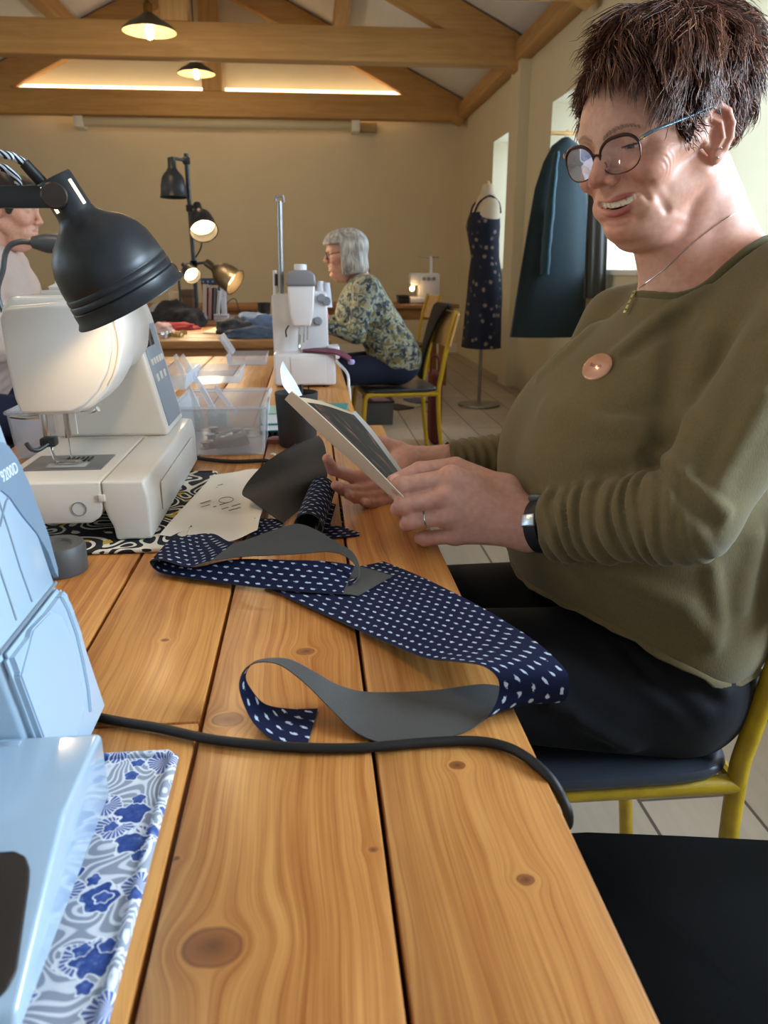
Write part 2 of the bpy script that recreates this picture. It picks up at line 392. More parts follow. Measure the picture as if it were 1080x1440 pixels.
# end wall behind the viewer, with a tall glazed opening
m = MB(); DX0, DX1, DH = -1.9, .9, 2.3
m.span((WL, Y0 - .2, 0), (DX0, Y0, ZE)); m.span((DX1, Y0 - .2, 0), (WR, Y0, ZE)); m.span((DX0, Y0 - .2, DH), (DX1, Y0, ZE))
m.prism([(WL, ZE), (WR, ZE), (RX, roofz(RX))], .2, Matrix.Translation((0, Y0 - .2, 0))); struct(m.build('wall_near', M_WALL, smooth=0))
m = MB()
for s in (-1, 1):
    xe = RX + s * (WR - RX + .4); m.add([(xe, Y0, roofz(xe)), (xe, Y1, roofz(xe)), (RX, Y1, roofz(RX)), (RX, Y0, roofz(RX)), (xe, Y0, roofz(xe) + .1), (xe, Y1, roofz(xe) + .1), (RX, Y1, roofz(RX) + .1), (RX, Y0, roofz(RX) + .1)],
        [(0, 1, 2, 3), (4, 5, 6, 7), (0, 1, 5, 4), (2, 3, 7, 6), (1, 2, 6, 5), (0, 3, 7, 4)])
struct(m.build('ceiling', M_CEIL, smooth=0))
def window(i, X, a, b, s, light, col=(.64, .82, 1.0)):
    zs, zh = 1.05, 2.27; xo = X + s * .36
    m = MB()
    for (p, q) in (((a, zs), (b, zs + .05)), ((a, zh - .05), (b, zh)), ((a, zs), (a + .05, zh)), ((b - .05, zs), (b, zh)), ((a, zs + .6), (b, zs + .635)), (((a + b) / 2 - .018, zs), ((a + b) / 2 + .018, zh))):
        m.span((xo, p[0], p[1]), (xo + s * .05, q[0], q[1]))
    w = struct(m.build('window_%d' % i, M_WHITE, smooth=0))
    m = MB(); m.span((xo + s * .022, a, zs), (xo + s * .028, b, zh)); m.build('pane', M_GLASSP, w, 0)
    m = MB(); m.span((X - s * .02, a + .002, zs - .03), (xo, b - .002, zs + .003), .004); m.build('window_sill', M_WHITE, w)
    L = bpy.data.lights.new('window_daylight', 'AREA'); L.shape = 'RECTANGLE'; L.size = zh - zs; L.size_y = b - a; L.energy = light; L.color = col
    o = bpy.data.objects.new('window_daylight', L); COL.objects.link(o); o.location = (xo + s * .12, (a + b) / 2, (zs + zh) / 2); o.rotation_euler = (0, s * pi / 2, 0)
RE = [40, 185, 46, 26, 70, 20, 20]
for i, (a, b) in enumerate(RW): window(i + 1, WR, a, b, 1, RE[i])
for i, (a, b) in enumerate(LW): window(i + 8, WL, a, b, -1, (12, 16, 34)[i])
m = MB()
for x in (DX0, DX0 + .93, DX0 + 1.86, DX1): m.span((x - .04, Y0 - .12, 0), (x + .04, Y0 - .06, DH))
m.span((DX0, Y0 - .12, DH - .08), (DX1, Y0 - .06, DH)); m.span((DX0, Y0 - .12, 0), (DX1, Y0 - .06, .12))
d = struct(m.build('window_11', M_WHITE, smooth=0)); m = MB(); m.span((DX0, Y0 - .095, 0), (DX1, Y0 - .085, DH)); m.build('pane', M_GLASSP, d, 0)
L = bpy.data.lights.new('glazed_wall_daylight', 'AREA'); L.shape = 'RECTANGLE'; L.size = DX1 - DX0; L.size_y = DH; L.energy = 46; L.color = (.62, .81, 1.0)
o = bpy.data.objects.new('glazed_wall_daylight', L); COL.objects.link(o); o.location = ((DX0 + DX1) / 2, Y0 - .3, DH / 2); o.rotation_euler = (pi / 2, 0, pi)
# --- roof timbers
def beam(m, a, b, w, h, bev=.012):
    a, b = V(a), V(b); d = b - a; z = V((0, 1, 0)) if abs(d.normalized().y) < .9 else V((0, 0, 1)); x = d.normalized(); y = z.cross(x)
    m.box((0, 0, 0), (d.length, h, w), bev, 2, frame((a + b) / 2, x, y, z)); return m
def truss(Y, post=True):
    t = struct(bpy.data.objects.new('roof_truss', None)); COL.objects.link(t); t.location = (RX, Y, 2.69)
    m = MB(); m.span((WL + .12, Y - .08, 2.69), (WR - .12, Y + .08, 2.95), .014); m.build('tie_beam', M_OAK[0], t)
    for s in (-1, 1):
        hw = WR - RX; n = sqrt(1 + SL * SL); off = .135
        a = V((RX + s * (hw - .02), Y, ZE - off * n)); b = V((RX, Y, ZE + SL * hw - off * n)); m = MB(); beam(m, a, b, .15, .25); m.build('rafter', M_OAK[0], t)
    m = MB(); m.span((RX - .11, Y - .07, 2.95), (RX + .11, Y + .07, roofz(RX) - .28), .012); m.build('king_post', M_OAK[2], t)
    return t
for Y in (9.86, 7.27, 5.5, 2.9, .3): truss(Y)
for s in (-1, 1):
    x = RX + s * 1.42
    for ya, yb in ((5.58, 7.19), (7.35, 9.78)):
        m = MB(); m.span((x - .07, ya, roofz(x) - .2), (x + .07, yb, roofz(x) - .03), .012); struct(m.build('trim_purlin', M_OAK[1]))
    x = WR - .06 if s > 0 else WL + .06
    m = MB(); m.span((x - .06, Y0, 2.72), (x + .06, Y1, 2.87), .012); struct(m.build('trim_wall_plate', M_OAK[1]))
m = MB(); m.span((RX - .05, Y0, roofz(RX) - .28), (RX + .05, Y1, roofz(RX) - .06), .01); struct(m.build('trim_ridge', M_OAK[1]))
m = MB(); m.span((WL, Y1 - .02, 0), (WR, Y1, .12)); struct(m.build('baseboard_far', M_WHITE, smooth=0))
m = MB(); m.span((WR - .02, Y0, 0), (WR, 5.4, .12)); struct(m.build('baseboard_right', M_WHITE, smooth=0))
# LED strips lying on the far tie beam, washing the gable
M_LED = emit('warm_led', hx('ffdca8'), 4)
for (xa, xb), side in (((-3.2, -1.15), 'left'), ((-.89, 1.22), 'right')):
    m = MB(); m.span((xa, 9.945, 2.949), (xb, 9.985, 3.012), .004); tag(m.build('led_strip', M_LED, origin=((xa + xb) / 2, 9.97, 2.93)), 'warm glowing light strip behind the far tie beam, %s of the king post' % side, 'light strip', 'light strips on the gable')
    L = bpy.data.lights.new('led_wash', 'AREA'); L.shape = 'RECTANGLE'; L.size = xb - xa; L.size_y = .03; L.energy = .6; L.color = (1, .86, .68)
    o = bpy.data.objects.new('led_wash', L); COL.objects.link(o); o.location = ((xa + xb) / 2, 9.99, 2.99); o.rotation_euler = (pi - .3, 0, 0)
# rolled projection screen under the far tie beam
t = thing('projection_screen', 'long white rolled-up projection screen case on the far wall under the tie beam', 'projection screen', (-.9, 9.95, 2.58))
a, b = onY(112, 178, 9.92), onY(500, 169, 9.92); zc = (a.z + b.z) / 2
m = MB(); m.tube([(a.x, 9.93, zc), (b.x, 9.93, zc)], .055, 16); m.build('case', mat('cream_case', hx('cfc4a6'), .5), t)
for x in (a.x, b.x): m = MB(); m.span((x - .05, 9.86, zc - .07), (x + .05, 10.103, zc + .07), .015); m.build('end_bracket', M_WHITE, t)
m = MB(); m.span((b.x + .06, 10.0, zc - .05), (b.x + .26, 10.1, zc + .05), .01); m.build('control_box', mat('beige_box', hx('b39c70'), .5), t)
# pendant lamps
def pendant(px, py, Y, label): return pendant_at(onY(px, py, Y), label)
def pendant_at(c, label):
    c = V(c); t = thing('pendant_lamp', label, 'pendant lamp', c, 'enamel pendant lamps')
    M = Matrix.Translation(c); pr = [(.03, .10), (.05, .085), (.085, .06), (.14, .03), (.175, .0), (.18, -.012), (.176, -.012), (.17, -.002), (.135, .025), (.08, .052), (.03, .075)]
    m = MB(); m.lathe(pr, M, 40, False); m.build('lamp_shade', mat('dark_olive_enamel', hx('4a4636'), .35), t)
    m = MB(); m.lathe([(.022, .1), (.03, .1), (.03, .15), (.012, .175)], M, 16); m.build('lamp_holder', mat('antique_brass', hx('8a6a34'), .35, metal=1), t)
    m = MB(); m.tube([c + V((0, 0, .17)), (c.x, c.y, roofz(c.x) - .02)], .005, 8); m.build('cord', M_BLACKPL, t)
    m = MB(); m.lathe([(0, -.058), (.016, -.053), (.028, -.032), (.028, -.008), (.017, .025), (.014, .07)], M, 20); m.build('bulb', M_BULB, t)
    m = MB(); m.lathe([(.032, .072), (.08, .049), (.134, .022), (.169, -.004), (.175, -.0125)], M, 40, False); m.build('lamp_lining', mat('cream_enamel', hx('8d7d5a'), .4), t)
    L = bpy.data.lights.new('pendant_glow', 'POINT'); L.energy = 17; L.color = (1, .74, .44); L.shadow_soft_size = .05
    o = bpy.data.objects.new('pendant_glow', L); COL.objects.link(o); o.location = c + V((0, 0, -.1)); return t
pendant(210, 42, 6.03, 'dark enamel pendant lamp with glowing bulb hanging in front of the near tie beam')
pendant(276, 102, 8.43, 'smaller-looking enamel pendant lamp glowing between the two tie beams')

for Y in (3.7, 1.3): pendant_at((RX, Y, 2.66), 'added unseen enamel pendant lamp for warm fill over the %s pine table' % ('far' if Y > 3 else 'near'))  # unseen pendants, added to give the tables a warm fill
w = bpy.data.worlds.new('sky'); SC.world = w; w.use_nodes = True
w.node_tree.nodes['Background'].inputs[0].default_value = (.75, .86, 1, 1); w.node_tree.nodes['Background'].inputs[1].default_value = .8
SC.view_settings.view_transform = 'Standard'; SC.view_settings.look = 'None'; SC.view_settings.gamma = 1; SC.view_settings.exposure = 0
SC.cycles.use_denoising = True; SC.cycles.max_bounces = 8; SC.cycles.transparent_max_bounces = 16; SC.cycles.sample_clamp_indirect = 4

# ================================================================ TABLES
def table(label, x0, x1, y0, y1, gaps, z=.74, th=.035, top=None, legs=None, cuts=(), group=None, along='y', edge=None):
    t = thing('wooden_table', label, 'table', ((x0 + x1) / 2, (y0 + y1) / 2, 0), group)
    m = MB(); g = [x0] + list(gaps) + [x1] if along == 'y' else [y0] + list(gaps) + [y1]
    for i in range(len(g) - 1):
        a, b = g[i] + (.0016 if i else 0), g[i + 1] - (.0016 if i < len(g) - 2 else 0)
        c = [(y0 if along == 'y' else x0)] + [q for k, q in cuts if k == i] + [(y1 if along == 'y' else x1)]
        for j in range(len(c) - 1):
            p, q = c[j] + (.001 if j else 0), c[j + 1] - (.001 if j < len(c) - 2 else 0)
            if along == 'y': m.span((a, p, z - th), (b, q, z), .0022, 2)
            else: m.span((p, a, z - th), (q, b, z), .0022, 2)
    m.build('tabletop', top or M_PINE, t)
    for k, (a, b) in enumerate((((x0 + .05, y0 + .04, z - th - .1), (x1 - .05, y0 + .065, z - th)), ((x0 + .05, y1 - .065, z - th - .1), (x1 - .05, y1 - .04, z - th)), ((x0 + .04, y0 + .05, z - th - .1), (x0 + .065, y1 - .05, z - th)), ((x1 - .13, y0 + .05, z - th - .08), (x1 - .105, y1 - .05, z - th)))):
        m = MB(); m.span(a, b, .003); m.build('apron', edge or M_PINE_D, t)
    for x in (x0 + .09, x1 - .13):
        for y in (y0 + .09, y1 - .09):
            m = MB(); m.span((x - .035, y - .035, 0), (x + .035, y + .035, z - th), .005); m.build('leg', edge or M_PINE_D, t)
    return t
TZ = .74
table('honey pine plank table in the foreground with knots and dark board gaps', -.575, .151, -.45, 1.655, [-.455, -.333, -.21, -.091, .0365], cuts=[(3, .52), (2, .52), (1, .9)])
table('honey pine plank table with the white overlocker, beyond the foreground table', -.62, .1, 1.665, 3.06, [-.5, -.375, -.25, -.13, -.01], top=M_PINE_Y)
table('brown wooden table crossing the room, strewn with folded blue clothes and tins', -1.75, .1, 3.72, 4.66, [3.95, 4.2, 4.43], top=M_PINE_D, along='x')
table('brown wooden table behind the four-armed floor lamp, with books and grey books box', -1.75, .05, 4.84, 5.75, [5.05, 5.3, 5.5], top=M_PINE_D, along='x')
table('brown wooden table by the far wall with the small white overlocker', -.15, 1.36, 7.15, 7.95, [7.4, 7.65], top=M_PINE_D, along='x')
table('brown wooden table by the far wall, left of the grey-haired person', -2.3, -.45, 7.0, 7.8, [7.25, 7.5], top=M_PINE_D, along='x')

# ================================================================ CHAIRS
def tube_chair(label, M, seat_m, frame_m, back_m=None, group='tubular school chairs', sz=.45, name='tubular_chair', ply_bare=False):
    """chair facing -x locally, origin on the floor under the seat centre"""
    t = thing(name, label, 'chair', (0, 0, 0), group)
    r = .0125
    for s in (-1, 1):
        y = s * .172
        m = MB(); m.tube(spline([(.235, y * 1.06, .0125), (.205, y, .25), (.196, y, sz - .03), (.205, y, sz + .05), (.245, y, sz + .25), (.285, y, sz + .40)], 6), r, 12); m.build('rear_leg', frame_m, t)
        m = MB(); m.tube(spline([(.2, y, sz - .028), (0, y, sz - .026), (-.16, y, sz - .026), (-.195, y, sz - .036), (-.205, y, sz - .08), (-.215, y * 1.05, .22), (-.225, y * 1.1, .0125)], 6), r, 12); m.build('front_leg', frame_m, t)
    m = MB(); m.tube([(-.19, -.172, sz - .03), (-.19, .172, sz - .03)], .01, 10); m.tube([(.197, -.172, sz - .03), (.197, .172, sz - .03)], .01, 10); m.build('cross_rail', frame_m, t)
    m = MB()
    def st(u, v):
        a = 2 * pi * v; k = (abs(cos(a)) ** .35) * (1 if cos(a) > 0 else -1); q = (abs(sin(a)) ** .35) * (1 if sin(a) > 0 else -1)
        prof = [(0, .0), (.9, .0), (.985, .004), (1, .011), (.985, .019), (.9, .022), (0, .021)][min(6, int(round(u * 6)))]
        x, y = k * .2 * prof[0], q * .19 * prof[0]; return (x, y, sz - .016 + prof[1] - .01 * (1 - (x / .2) ** 2) * (1 - (y / .19) ** 2) + .008 * max(0, (-x - .12) / .08) * -1)
    m.grid(st, 6, 40); m.build('seat', seat_m, t, 60)
    m = MB(); rings = []
    for i in range(13):
        v = -1 + i / 6; w = .215; sag = .028 * (1 - v * v); ring = []
        for (dx, dz) in ((-.006, 0), (.006, 0), (.006, .03), (.006, .15), (.006, .18), (-.006, .18), (-.006, .15), (-.006, .03)):
            k = 1 - .12 * (abs(v) ** 6)
            zz = .21 + .09 + (dz - .09) * k; ring.append((.262 + dx + sag - .015 * 0 + (zz - .3) * .27, v * w, sz + zz))
        rings.append(ring)
    m.loft(rings); m.build('backrest', back_m or M_PLY, t, 50)
    m = MB()
    for s in (-1, 1): m.lathe([(0, 0), (.016, 0), (.015, .03), (0, .03)], Matrix.Translation((.236, s * .182, -.001)), 12); m.lathe([(0, 0), (.016, 0), (.015, .03), (0, .03)], Matrix.Translation((-.2255, s * .189, -.001)), 12)
    m.build('leg_caps', M_BLACKRUB, t)
    if M is not None: t.matrix_world = M; loc, q, _ = M.decompose(); t.location = loc; t.rotation_euler = q.to_euler()
    return t
def chairM(x, y, deg): return Matrix.Translation((x, y, 0)) @ Matrix.Rotation(radians(deg), 4, 'Z')
M_VINYL = mat('slate_vinyl', hx('343a44'), .35, var=.1, vscale=30)
M_VINYLK = mat('black_vinyl', hx('060607'), .85, spec=.15, bump=.2, bscale=400)
M_CHAIRY = mat('worn_yellow_enamel', hx('b8960f'), .42, var=.3, vscale=18, coat=.15)
tube_chair('yellow tubular chair with slate seat under the person in the olive jumper', chairM(.335, .965, 0), M_VINYL, M_CHAIRY, sz=.462)
tube_chair('yellow tubular chair with plywood back under the grey-haired person', chairM(.46, 4.22, 6), M_VINYL, M_YELLOW)
tube_chair('yellow tubular chair standing behind, beside the far right table', chairM(.75, 6.55, 8), M_VINYL, M_YELLOW)
tube_chair('empty black-seated chair in the bottom right foreground', chairM(.36, .474, -9), M_VINYLK, M_BLACKMETAL, M_BLACKPL, sz=.475)

# ================================================================ PERSON IN THE OLIVE JUMPER
HP = _A((.410, .9645, 1.1972)); HS = .944
HR = _A([[-0.847, -0.450, -0.284], [0.450, -0.891, 0.069], [-0.284, -0.069, 0.956]])     # rows: forward, her left, up
UK = .88                                                                                   # face height against the generic head
def h2w(q):
    q = _A(q).copy(); u = q[..., 2]; q[..., 2] = np.where(u < .034, u * UK, u - .034 * (1 - UK)); return q * HS @ HR + HP
def w2h(P):
    q = (P - HP) @ HR.T / HS; u = q[:, 2]; q[:, 2] = np.where(u < .034 * UK, u / UK, u + .034 * (1 - UK)); return q
EC, ER = (.0640, .0315, .0285), .0138
def mouth_line(l, u0): return u0 + 6.5 * l * l
def ear_pt(a, b, n=0):
    ca, sa = cos(radians(27)), sin(radians(27)); a *= 1.12; b *= 1.12
    return (-.004 - a * ca + n * sa, .069 + a * sa + n * ca, .003 + b - a * .12)
HELIX = [ear_pt(*p) for p in ((.006, .006), (.003, .020), (.011, .031), (.022, .034), (.031, .026), (.034, .012), (.031, -.003), (.024, -.014), (.015, -.022))]
def head_sdf(Q, detail=True):
    S = Q.copy(); S[:, 1] = np.abs(S[:, 1]); f, l, u = S[:, 0], S[:, 1], S[:, 2]
    d = ell(S, (-.022, 0, .046), (.096, .074, .076))
    d = smin(d, ell(S, (.028, 0, .046), (.060, .062, .062)), .02)
    d = smin(d, ell(S, (.026, 0, -.028), (.058, .056, .070)), .025)
    d = smin(d, cap(S, (-.012, .051, -.038), (.056, .016, -.080), .021, .015), .025)
    d = smin(d, ell(S, (.068, 0, -.079), (.021, .023, .018)), .014)
    d = smin(d, ell(S, (.026, 0, -.088), (.050, .046, .024)), .018)
    d = smin(d, ell(S, (.022, 0, -.106), (.044, .042, .022)), .012)
    d = smin(d, cap(S, (.048, .050, .004), (-.002, .065, .008), .014, .010), .016)
    d = smin(d, ell(S, (.057, .0395, -.012), (.025, .022, .021)), .014)
    d = smin(d, ell(S, (.062, .029, -.050), (.018, .018, .020)), .014)
    if not detail: return d
    d = smin(d, cap(S, (.0805, .008, .043), (.062, .047, .046), .008, .006), .012)
    d = smax(d, -ell(S, (.094, .033, .027), (.021, .018, .012)), .012)
    # nose
    d = smin(d, chain(S, [(.079, 0, .040), (.090, 0, .020), (.100, 0, -.003)], [.0075, .0075, .0102]), .010)
    d = smin(d, sph(S, (.102, 0, -.006), .0098), .005)
    d = smin(d, ell(S, (.0915, .0130, -.0115), (.0110, .0078, .0082)), .004)
    d = smin(d, cap(S, (.095, 0, -.016), (.0865, 0, -.026), .006, .008), .006)
    d = smax(d, -ell(S, (.0985, .0065, -.0190), (.0058, .0034, .0042)), .002)
    d = smax(d, -cap(S, (.0900, .0205, -.006), (.084, .022, -.016), .0016), .004)
    # muzzle, open smile, teeth, lips
    d = smin(d, ell(S, (.064, 0, -.048), (.026, .031, .022)), .014)
    l0 = l; l = np.abs(Q[:, 1] - .007); v = u - 6.5 * l * l; T = np.stack([f + 9.0 * l * l, l, v], 1); S2 = np.stack([f, l, v + 0 * f], 1)
    d = smax(d, -ell(T, (.092, 0, -.0470), (.016, .0300, .0072)), .003)
    d = np.minimum(d, np.maximum(np.maximum(ell(T, (.066, 0, -.044), (.0205, .06, .05)), np.abs(v + .0445) - .0050), l - .0255) - .0006)
    lip = chain(S2, [(.0880, 0, -.0385), (.0855, .017, -.0385), (.0725, .0325, -.0430)], [.0030, .0026, .0008])
    lip = np.minimum(lip, chain(S2, [(.0885, 0, -.0580), (.0850, .017, -.0565), (.0715, .0320, -.0455)], [.0052, .0042, .0008]))
    d = smin(d, lip, .0035)
    l = l0
    d = smax(d, -cap(S, (.088, .0, -.0705), (.080, .020, -.068), .004, .002), .010)
    # smile folds
    d = smax(d, -chain(S, [(.0865, .0240, -.012), (.0800, .0350, -.026), (.0740, .0395, -.036), (.0690, .0415, -.047)], [.0008, .0014, .0008, .0002]), .012)
    d = smax(d, -chain(S, [(.071, .0485, -.030), (.062, .0515, -.045), (.054, .0505, -.060), (.046, .048, -.072)], [.0002, .0007, .0007, .0002]), .010)
    # crow's feet and cheek creases
    a = np.arctan2(u + .024, -(f - .082)); r = np.hypot(u + .024, f - .082)
    w = np.exp(-((r - .034) / .010) ** 2 - ((a - .45) / .45) ** 2) * (l > .03); d = d + .0007 * w * np.sin(r * 980)
    w = np.exp(-((np.hypot(u - .022, f - .078) - .030) / .010) ** 2 - ((np.arctan2(u - .022, -(f - .078)) + .25) / .35) ** 2) * (l > .04); d = d + .0005 * w * np.sin((u - .3 * f) * 1500)
    w = np.exp(-((u + .088) / .018) ** 2 - ((f - .015) / .03) ** 2) * (l > .02); d = d + .00025 * w * np.sin((u * .8 - f * .45) * 480)
    # eyes: ball behind two lids, looking down
    ap = ell(S, (.082, .0315, .0218), (.022, .0136, .0024))
    lid = smax(sph(S, EC, ER + .0016), -ap, .0012); lid = smax(lid, -sph(S, (EC[0], EC[1], EC[2]), ER), .0003)
    d = smin(d, sph(S, EC, ER + .0012) + np.where(ap < .002, .002, 0), .005) if False else smin(smax(d, -sph(S, EC, ER), .001), lid, .003)
    d = np.minimum(d, sph(S, EC, ER - .0002))
    # ears
    e = chain(S, HELIX, [.004, .0042, .0044, .0046, .0046, .0044, .0042, .0044, .0050], .002)
    e = smin(e, ell(S, ear_pt(.012, -.0235), (.0070, .0050, .0085)), .006)
    ca, sa = cos(radians(27)), sin(radians(27)); RE_ = [[-ca, sa, 0], [sa, ca, 0], [0, 0, 1]]
    e = smin(e, ell(S, ear_pt(.017, .006, -.004), (.019, .0048, .033), RE_), .004)
    e = smin(e, chain(S, [ear_pt(.010, .022, .001), ear_pt(.021, .015, .001), ear_pt(.022, -.002, .001), ear_pt(.014, -.013, .001)], [.0028, .0034, .0034, .003]), .003)
    e = smax(e, -ell(S, ear_pt(.011, .000, .004), (.008, .0062, .011), RE_), .003)
    e = smin(e, sph(S, ear_pt(.0025, -.003, .001), .0048), .004)
    return smin(d, e, .004)
NB = _A((.528, .985, 1.045))
def torso_sdf(P):
    """bare shoulders, chest and neck in world space"""
    d = cap(P, h2w((-.040, 0, -.01)), NB, .056, .064)
    d = smin(d, cap(P, h2w((.012, 0, -.075)), (.462, .975, 1.06), .036, .05), .03)
    d = smin(d, cap(P, (.500, .855, 1.020), (.470, 1.110, 1.000), .050), .05)
    d = smin(d, ell(P, (.475, .975, .93), (.085, .16, .14)), .05)
    # tendon from behind the ear to the collarbone pit
    d = smin(d, cap(P, h2w((-.03, .052, -.035)), (.450, .945, 1.055), .012, .010), .022)
    return d
def person_top(P):
    Q = w2h(P); d = head_sdf(Q) * HS
    n = torso_sdf(P)
    return smin(d, n, .007)
def tint_head(vw):
    Q = w2h(vw); S = Q.copy(); S[:, 1] = np.abs(S[:, 1]); f, l, u = S.T
    base = np.tile(_A(hx('d7a48c')), (len(Q), 1))
    def blend(c, w): 
        w = np.clip(w, 0, 1)[:, None]; base[:] = base * (1 - w) + _A(hx(c)) * w
    g = lambda c, s: np.exp(-((S - _A(c)) ** 2).sum(1) / (s * s))
    blend('c07a66', .75 * g((.066, .040, -.012), .026)); blend('bd7462', .75 * g((.106, 0, -.006), .016)); blend('c27c6a', .5 * g((.085, 0, -.082), .02))
    blend('bf7562', .6 * g(ear_pt(.024, .012), .022)); blend('c4806c', .55 * g(ear_pt(.014, -.024), .014))
    blend('b87a68', .5 * g((.02, .03, -.10), .035)); blend('cf9580', .5 * (f < .03) * (u < -.05))
    blend('b98572', .6 * g((.076, .034, .017), .010))
    l0 = l; l = np.abs(Q[:, 1] - .007); v = u - 6.5 * l * l; T = np.stack([f + 9.0 * l * l, l, v], 1); S2 = np.stack([f, l, v + 0 * f], 1)
    lip = np.minimum(chain(S2, [(.0880, 0, -.0385), (.0855, .017, -.0385), (.0725, .0325, -.0430)], [.0030, .0026, .0008]), chain(S2, [(.0885, 0, -.0580), (.0850, .017, -.0565), (.0715, .0320, -.0455)], [.0052, .0042, .0008]))
    blend('a85c58', (.0011 - lip) / .0012 * np.clip((.030 - l) / .006, 0, 1))
    inner = (ell(T, (.092, 0, -.0472), (.019, .0310, .0080)) < 0) & (lip > .0009) & (f < .0855) & (l < .0245)
    base[inner] = hx('5a2420')
    teeth = (np.abs(v + .0445) < .0056) & (l < .0262) & (np.abs(ell(T, (.066, 0, -.044), (.0205, .06, .05))) < .0016) & (lip > .0)
    gap = np.abs(((l + .004) % .008) - .004) < .0004
    base[teeth] = hx('e6dcc4'); base[teeth & gap] = hx('b0a184')
    l = l0
    ap = ell(S, (.082, .0315, .0218), (.022, .0136, .0024)); ball = (np.abs(sph(S, EC, ER)) < .0007) & (ap < .0003) & (f > .06)
    base[ball] = hx('d8cfc8'); ir = np.linalg.norm(S - _A((.0765, .0310, .0205)), axis=1)
    base[ball & (ir < .0062)] = hx('41525a'); base[ball & (ir < .0028)] = hx('0a0a0a')
    edge = (np.abs(ap) < .0011) & (u > .0214) & (np.linalg.norm(S - _A(EC), axis=1) < ER + .004) & (f > .06); base[edge] = hx('3a2620')
    brow = np.abs(u - (.0470 - 16 * (l - .030) ** 2)) < (.0025 - .04 * np.abs(l - .022)); brow &= (l > .008) & (l < .047) & (f > .05)
    w = np.where(brow, .62 + .3 * np.sin(l * 2600 + u * 1500), 0); blend('6d4a3a', w)
    return base
def skin_mat():
    t = NT('skin'); a = t.n('ShaderNodeVertexColor', layer_name='tint'); n = t.noise(t.coord(), 130, 3)
    n2 = t.noise(t.coord(), 22, 3)
    c = t.mix(.5, a.outputs[0], t.ramp(n, [(.3, (.80, .74, .72)), (.7, (1.1, 1.1, 1.1))]), 'MULTIPLY')
    c = t.mix(.35, c, t.ramp(n2, [(.3, (1.0, .80, .76)), (.7, (1.06, 1.06, 1.06))]), 'MULTIPLY')
    t.inp('Base Color', c); t.inp('Roughness', .46); t.inp('Specular IOR Level', .4)
    t.inp('Subsurface Weight', .12); t.inp('Subsurface Radius', (.010, .004, .002)); t.inp('Subsurface Scale', 1.0)
    t.bump(t.noise(t.coord(), 900, 2), .12, .0006); return t.m
M_SKIN = skin_mat()

# --- the head of short brown hair
HX = _A([.10, .080, .0775, .06, .045, .036, .030, .024, .016, .006, -.004, -.030, -.042, -.052, -.075, -.11, -.14][::-1])
HL = _A([.135, .126, .118, .096, .062, .038, .010, .000, .004, .022, .044, .048, .020, -.035, -.068, -.074, -.074][::-1])
def hair_thick(Q):
    f, u = Q[:, 0], Q[:, 2]; ss = lambda x, a, b: np.clip((x - a) / (b - a), 0, 1) ** 2 * (3 - 2 * np.clip((x - a) / (b - a), 0, 1))
    far = 1 - .85 * ss(-Q[:, 1] + 0 * f, -.025, .04) * ss(f, -.06, .03)
    return .005 + far * .042 * ss(u, .045, .115) * (1 - .80 * ss(f, .02, .085)) + .026 * ss(-f, .02, .095) * ss(u, -.06, .03) * (1 - ss(u, .08, .13) * .5) + .004 * ss(u, .04, .07)
def hair_line(Q): return Q[:, 2] - np.interp(Q[:, 0], HX, HL)
def project(Q, tgt, it=3):
    for _ in range(it):
        d = head_sdf(Q, False); g = np.stack([head_sdf(Q + _A(e) * .002, False) - d for e in np.eye(3)], 1); g /= np.maximum(np.linalg.norm(g, axis=1, keepdims=True), 1e-9)
        Q = Q + g * (tgt - d)[:, None]
    return Q, g
def hair_cap_sdf(P):
    Q = w2h(P); d = head_sdf(Q, False) - hair_thick(Q) * .74
    n = .0022 * np.sin(Q[:, 0] * 210 + 3 * np.sin(Q[:, 2] * 60)) * np.sin(Q[:, 2] * 170 + Q[:, 1] * 120)
    return smax(d + n, -hair_line(Q) * .7 + .002, .006) * HS
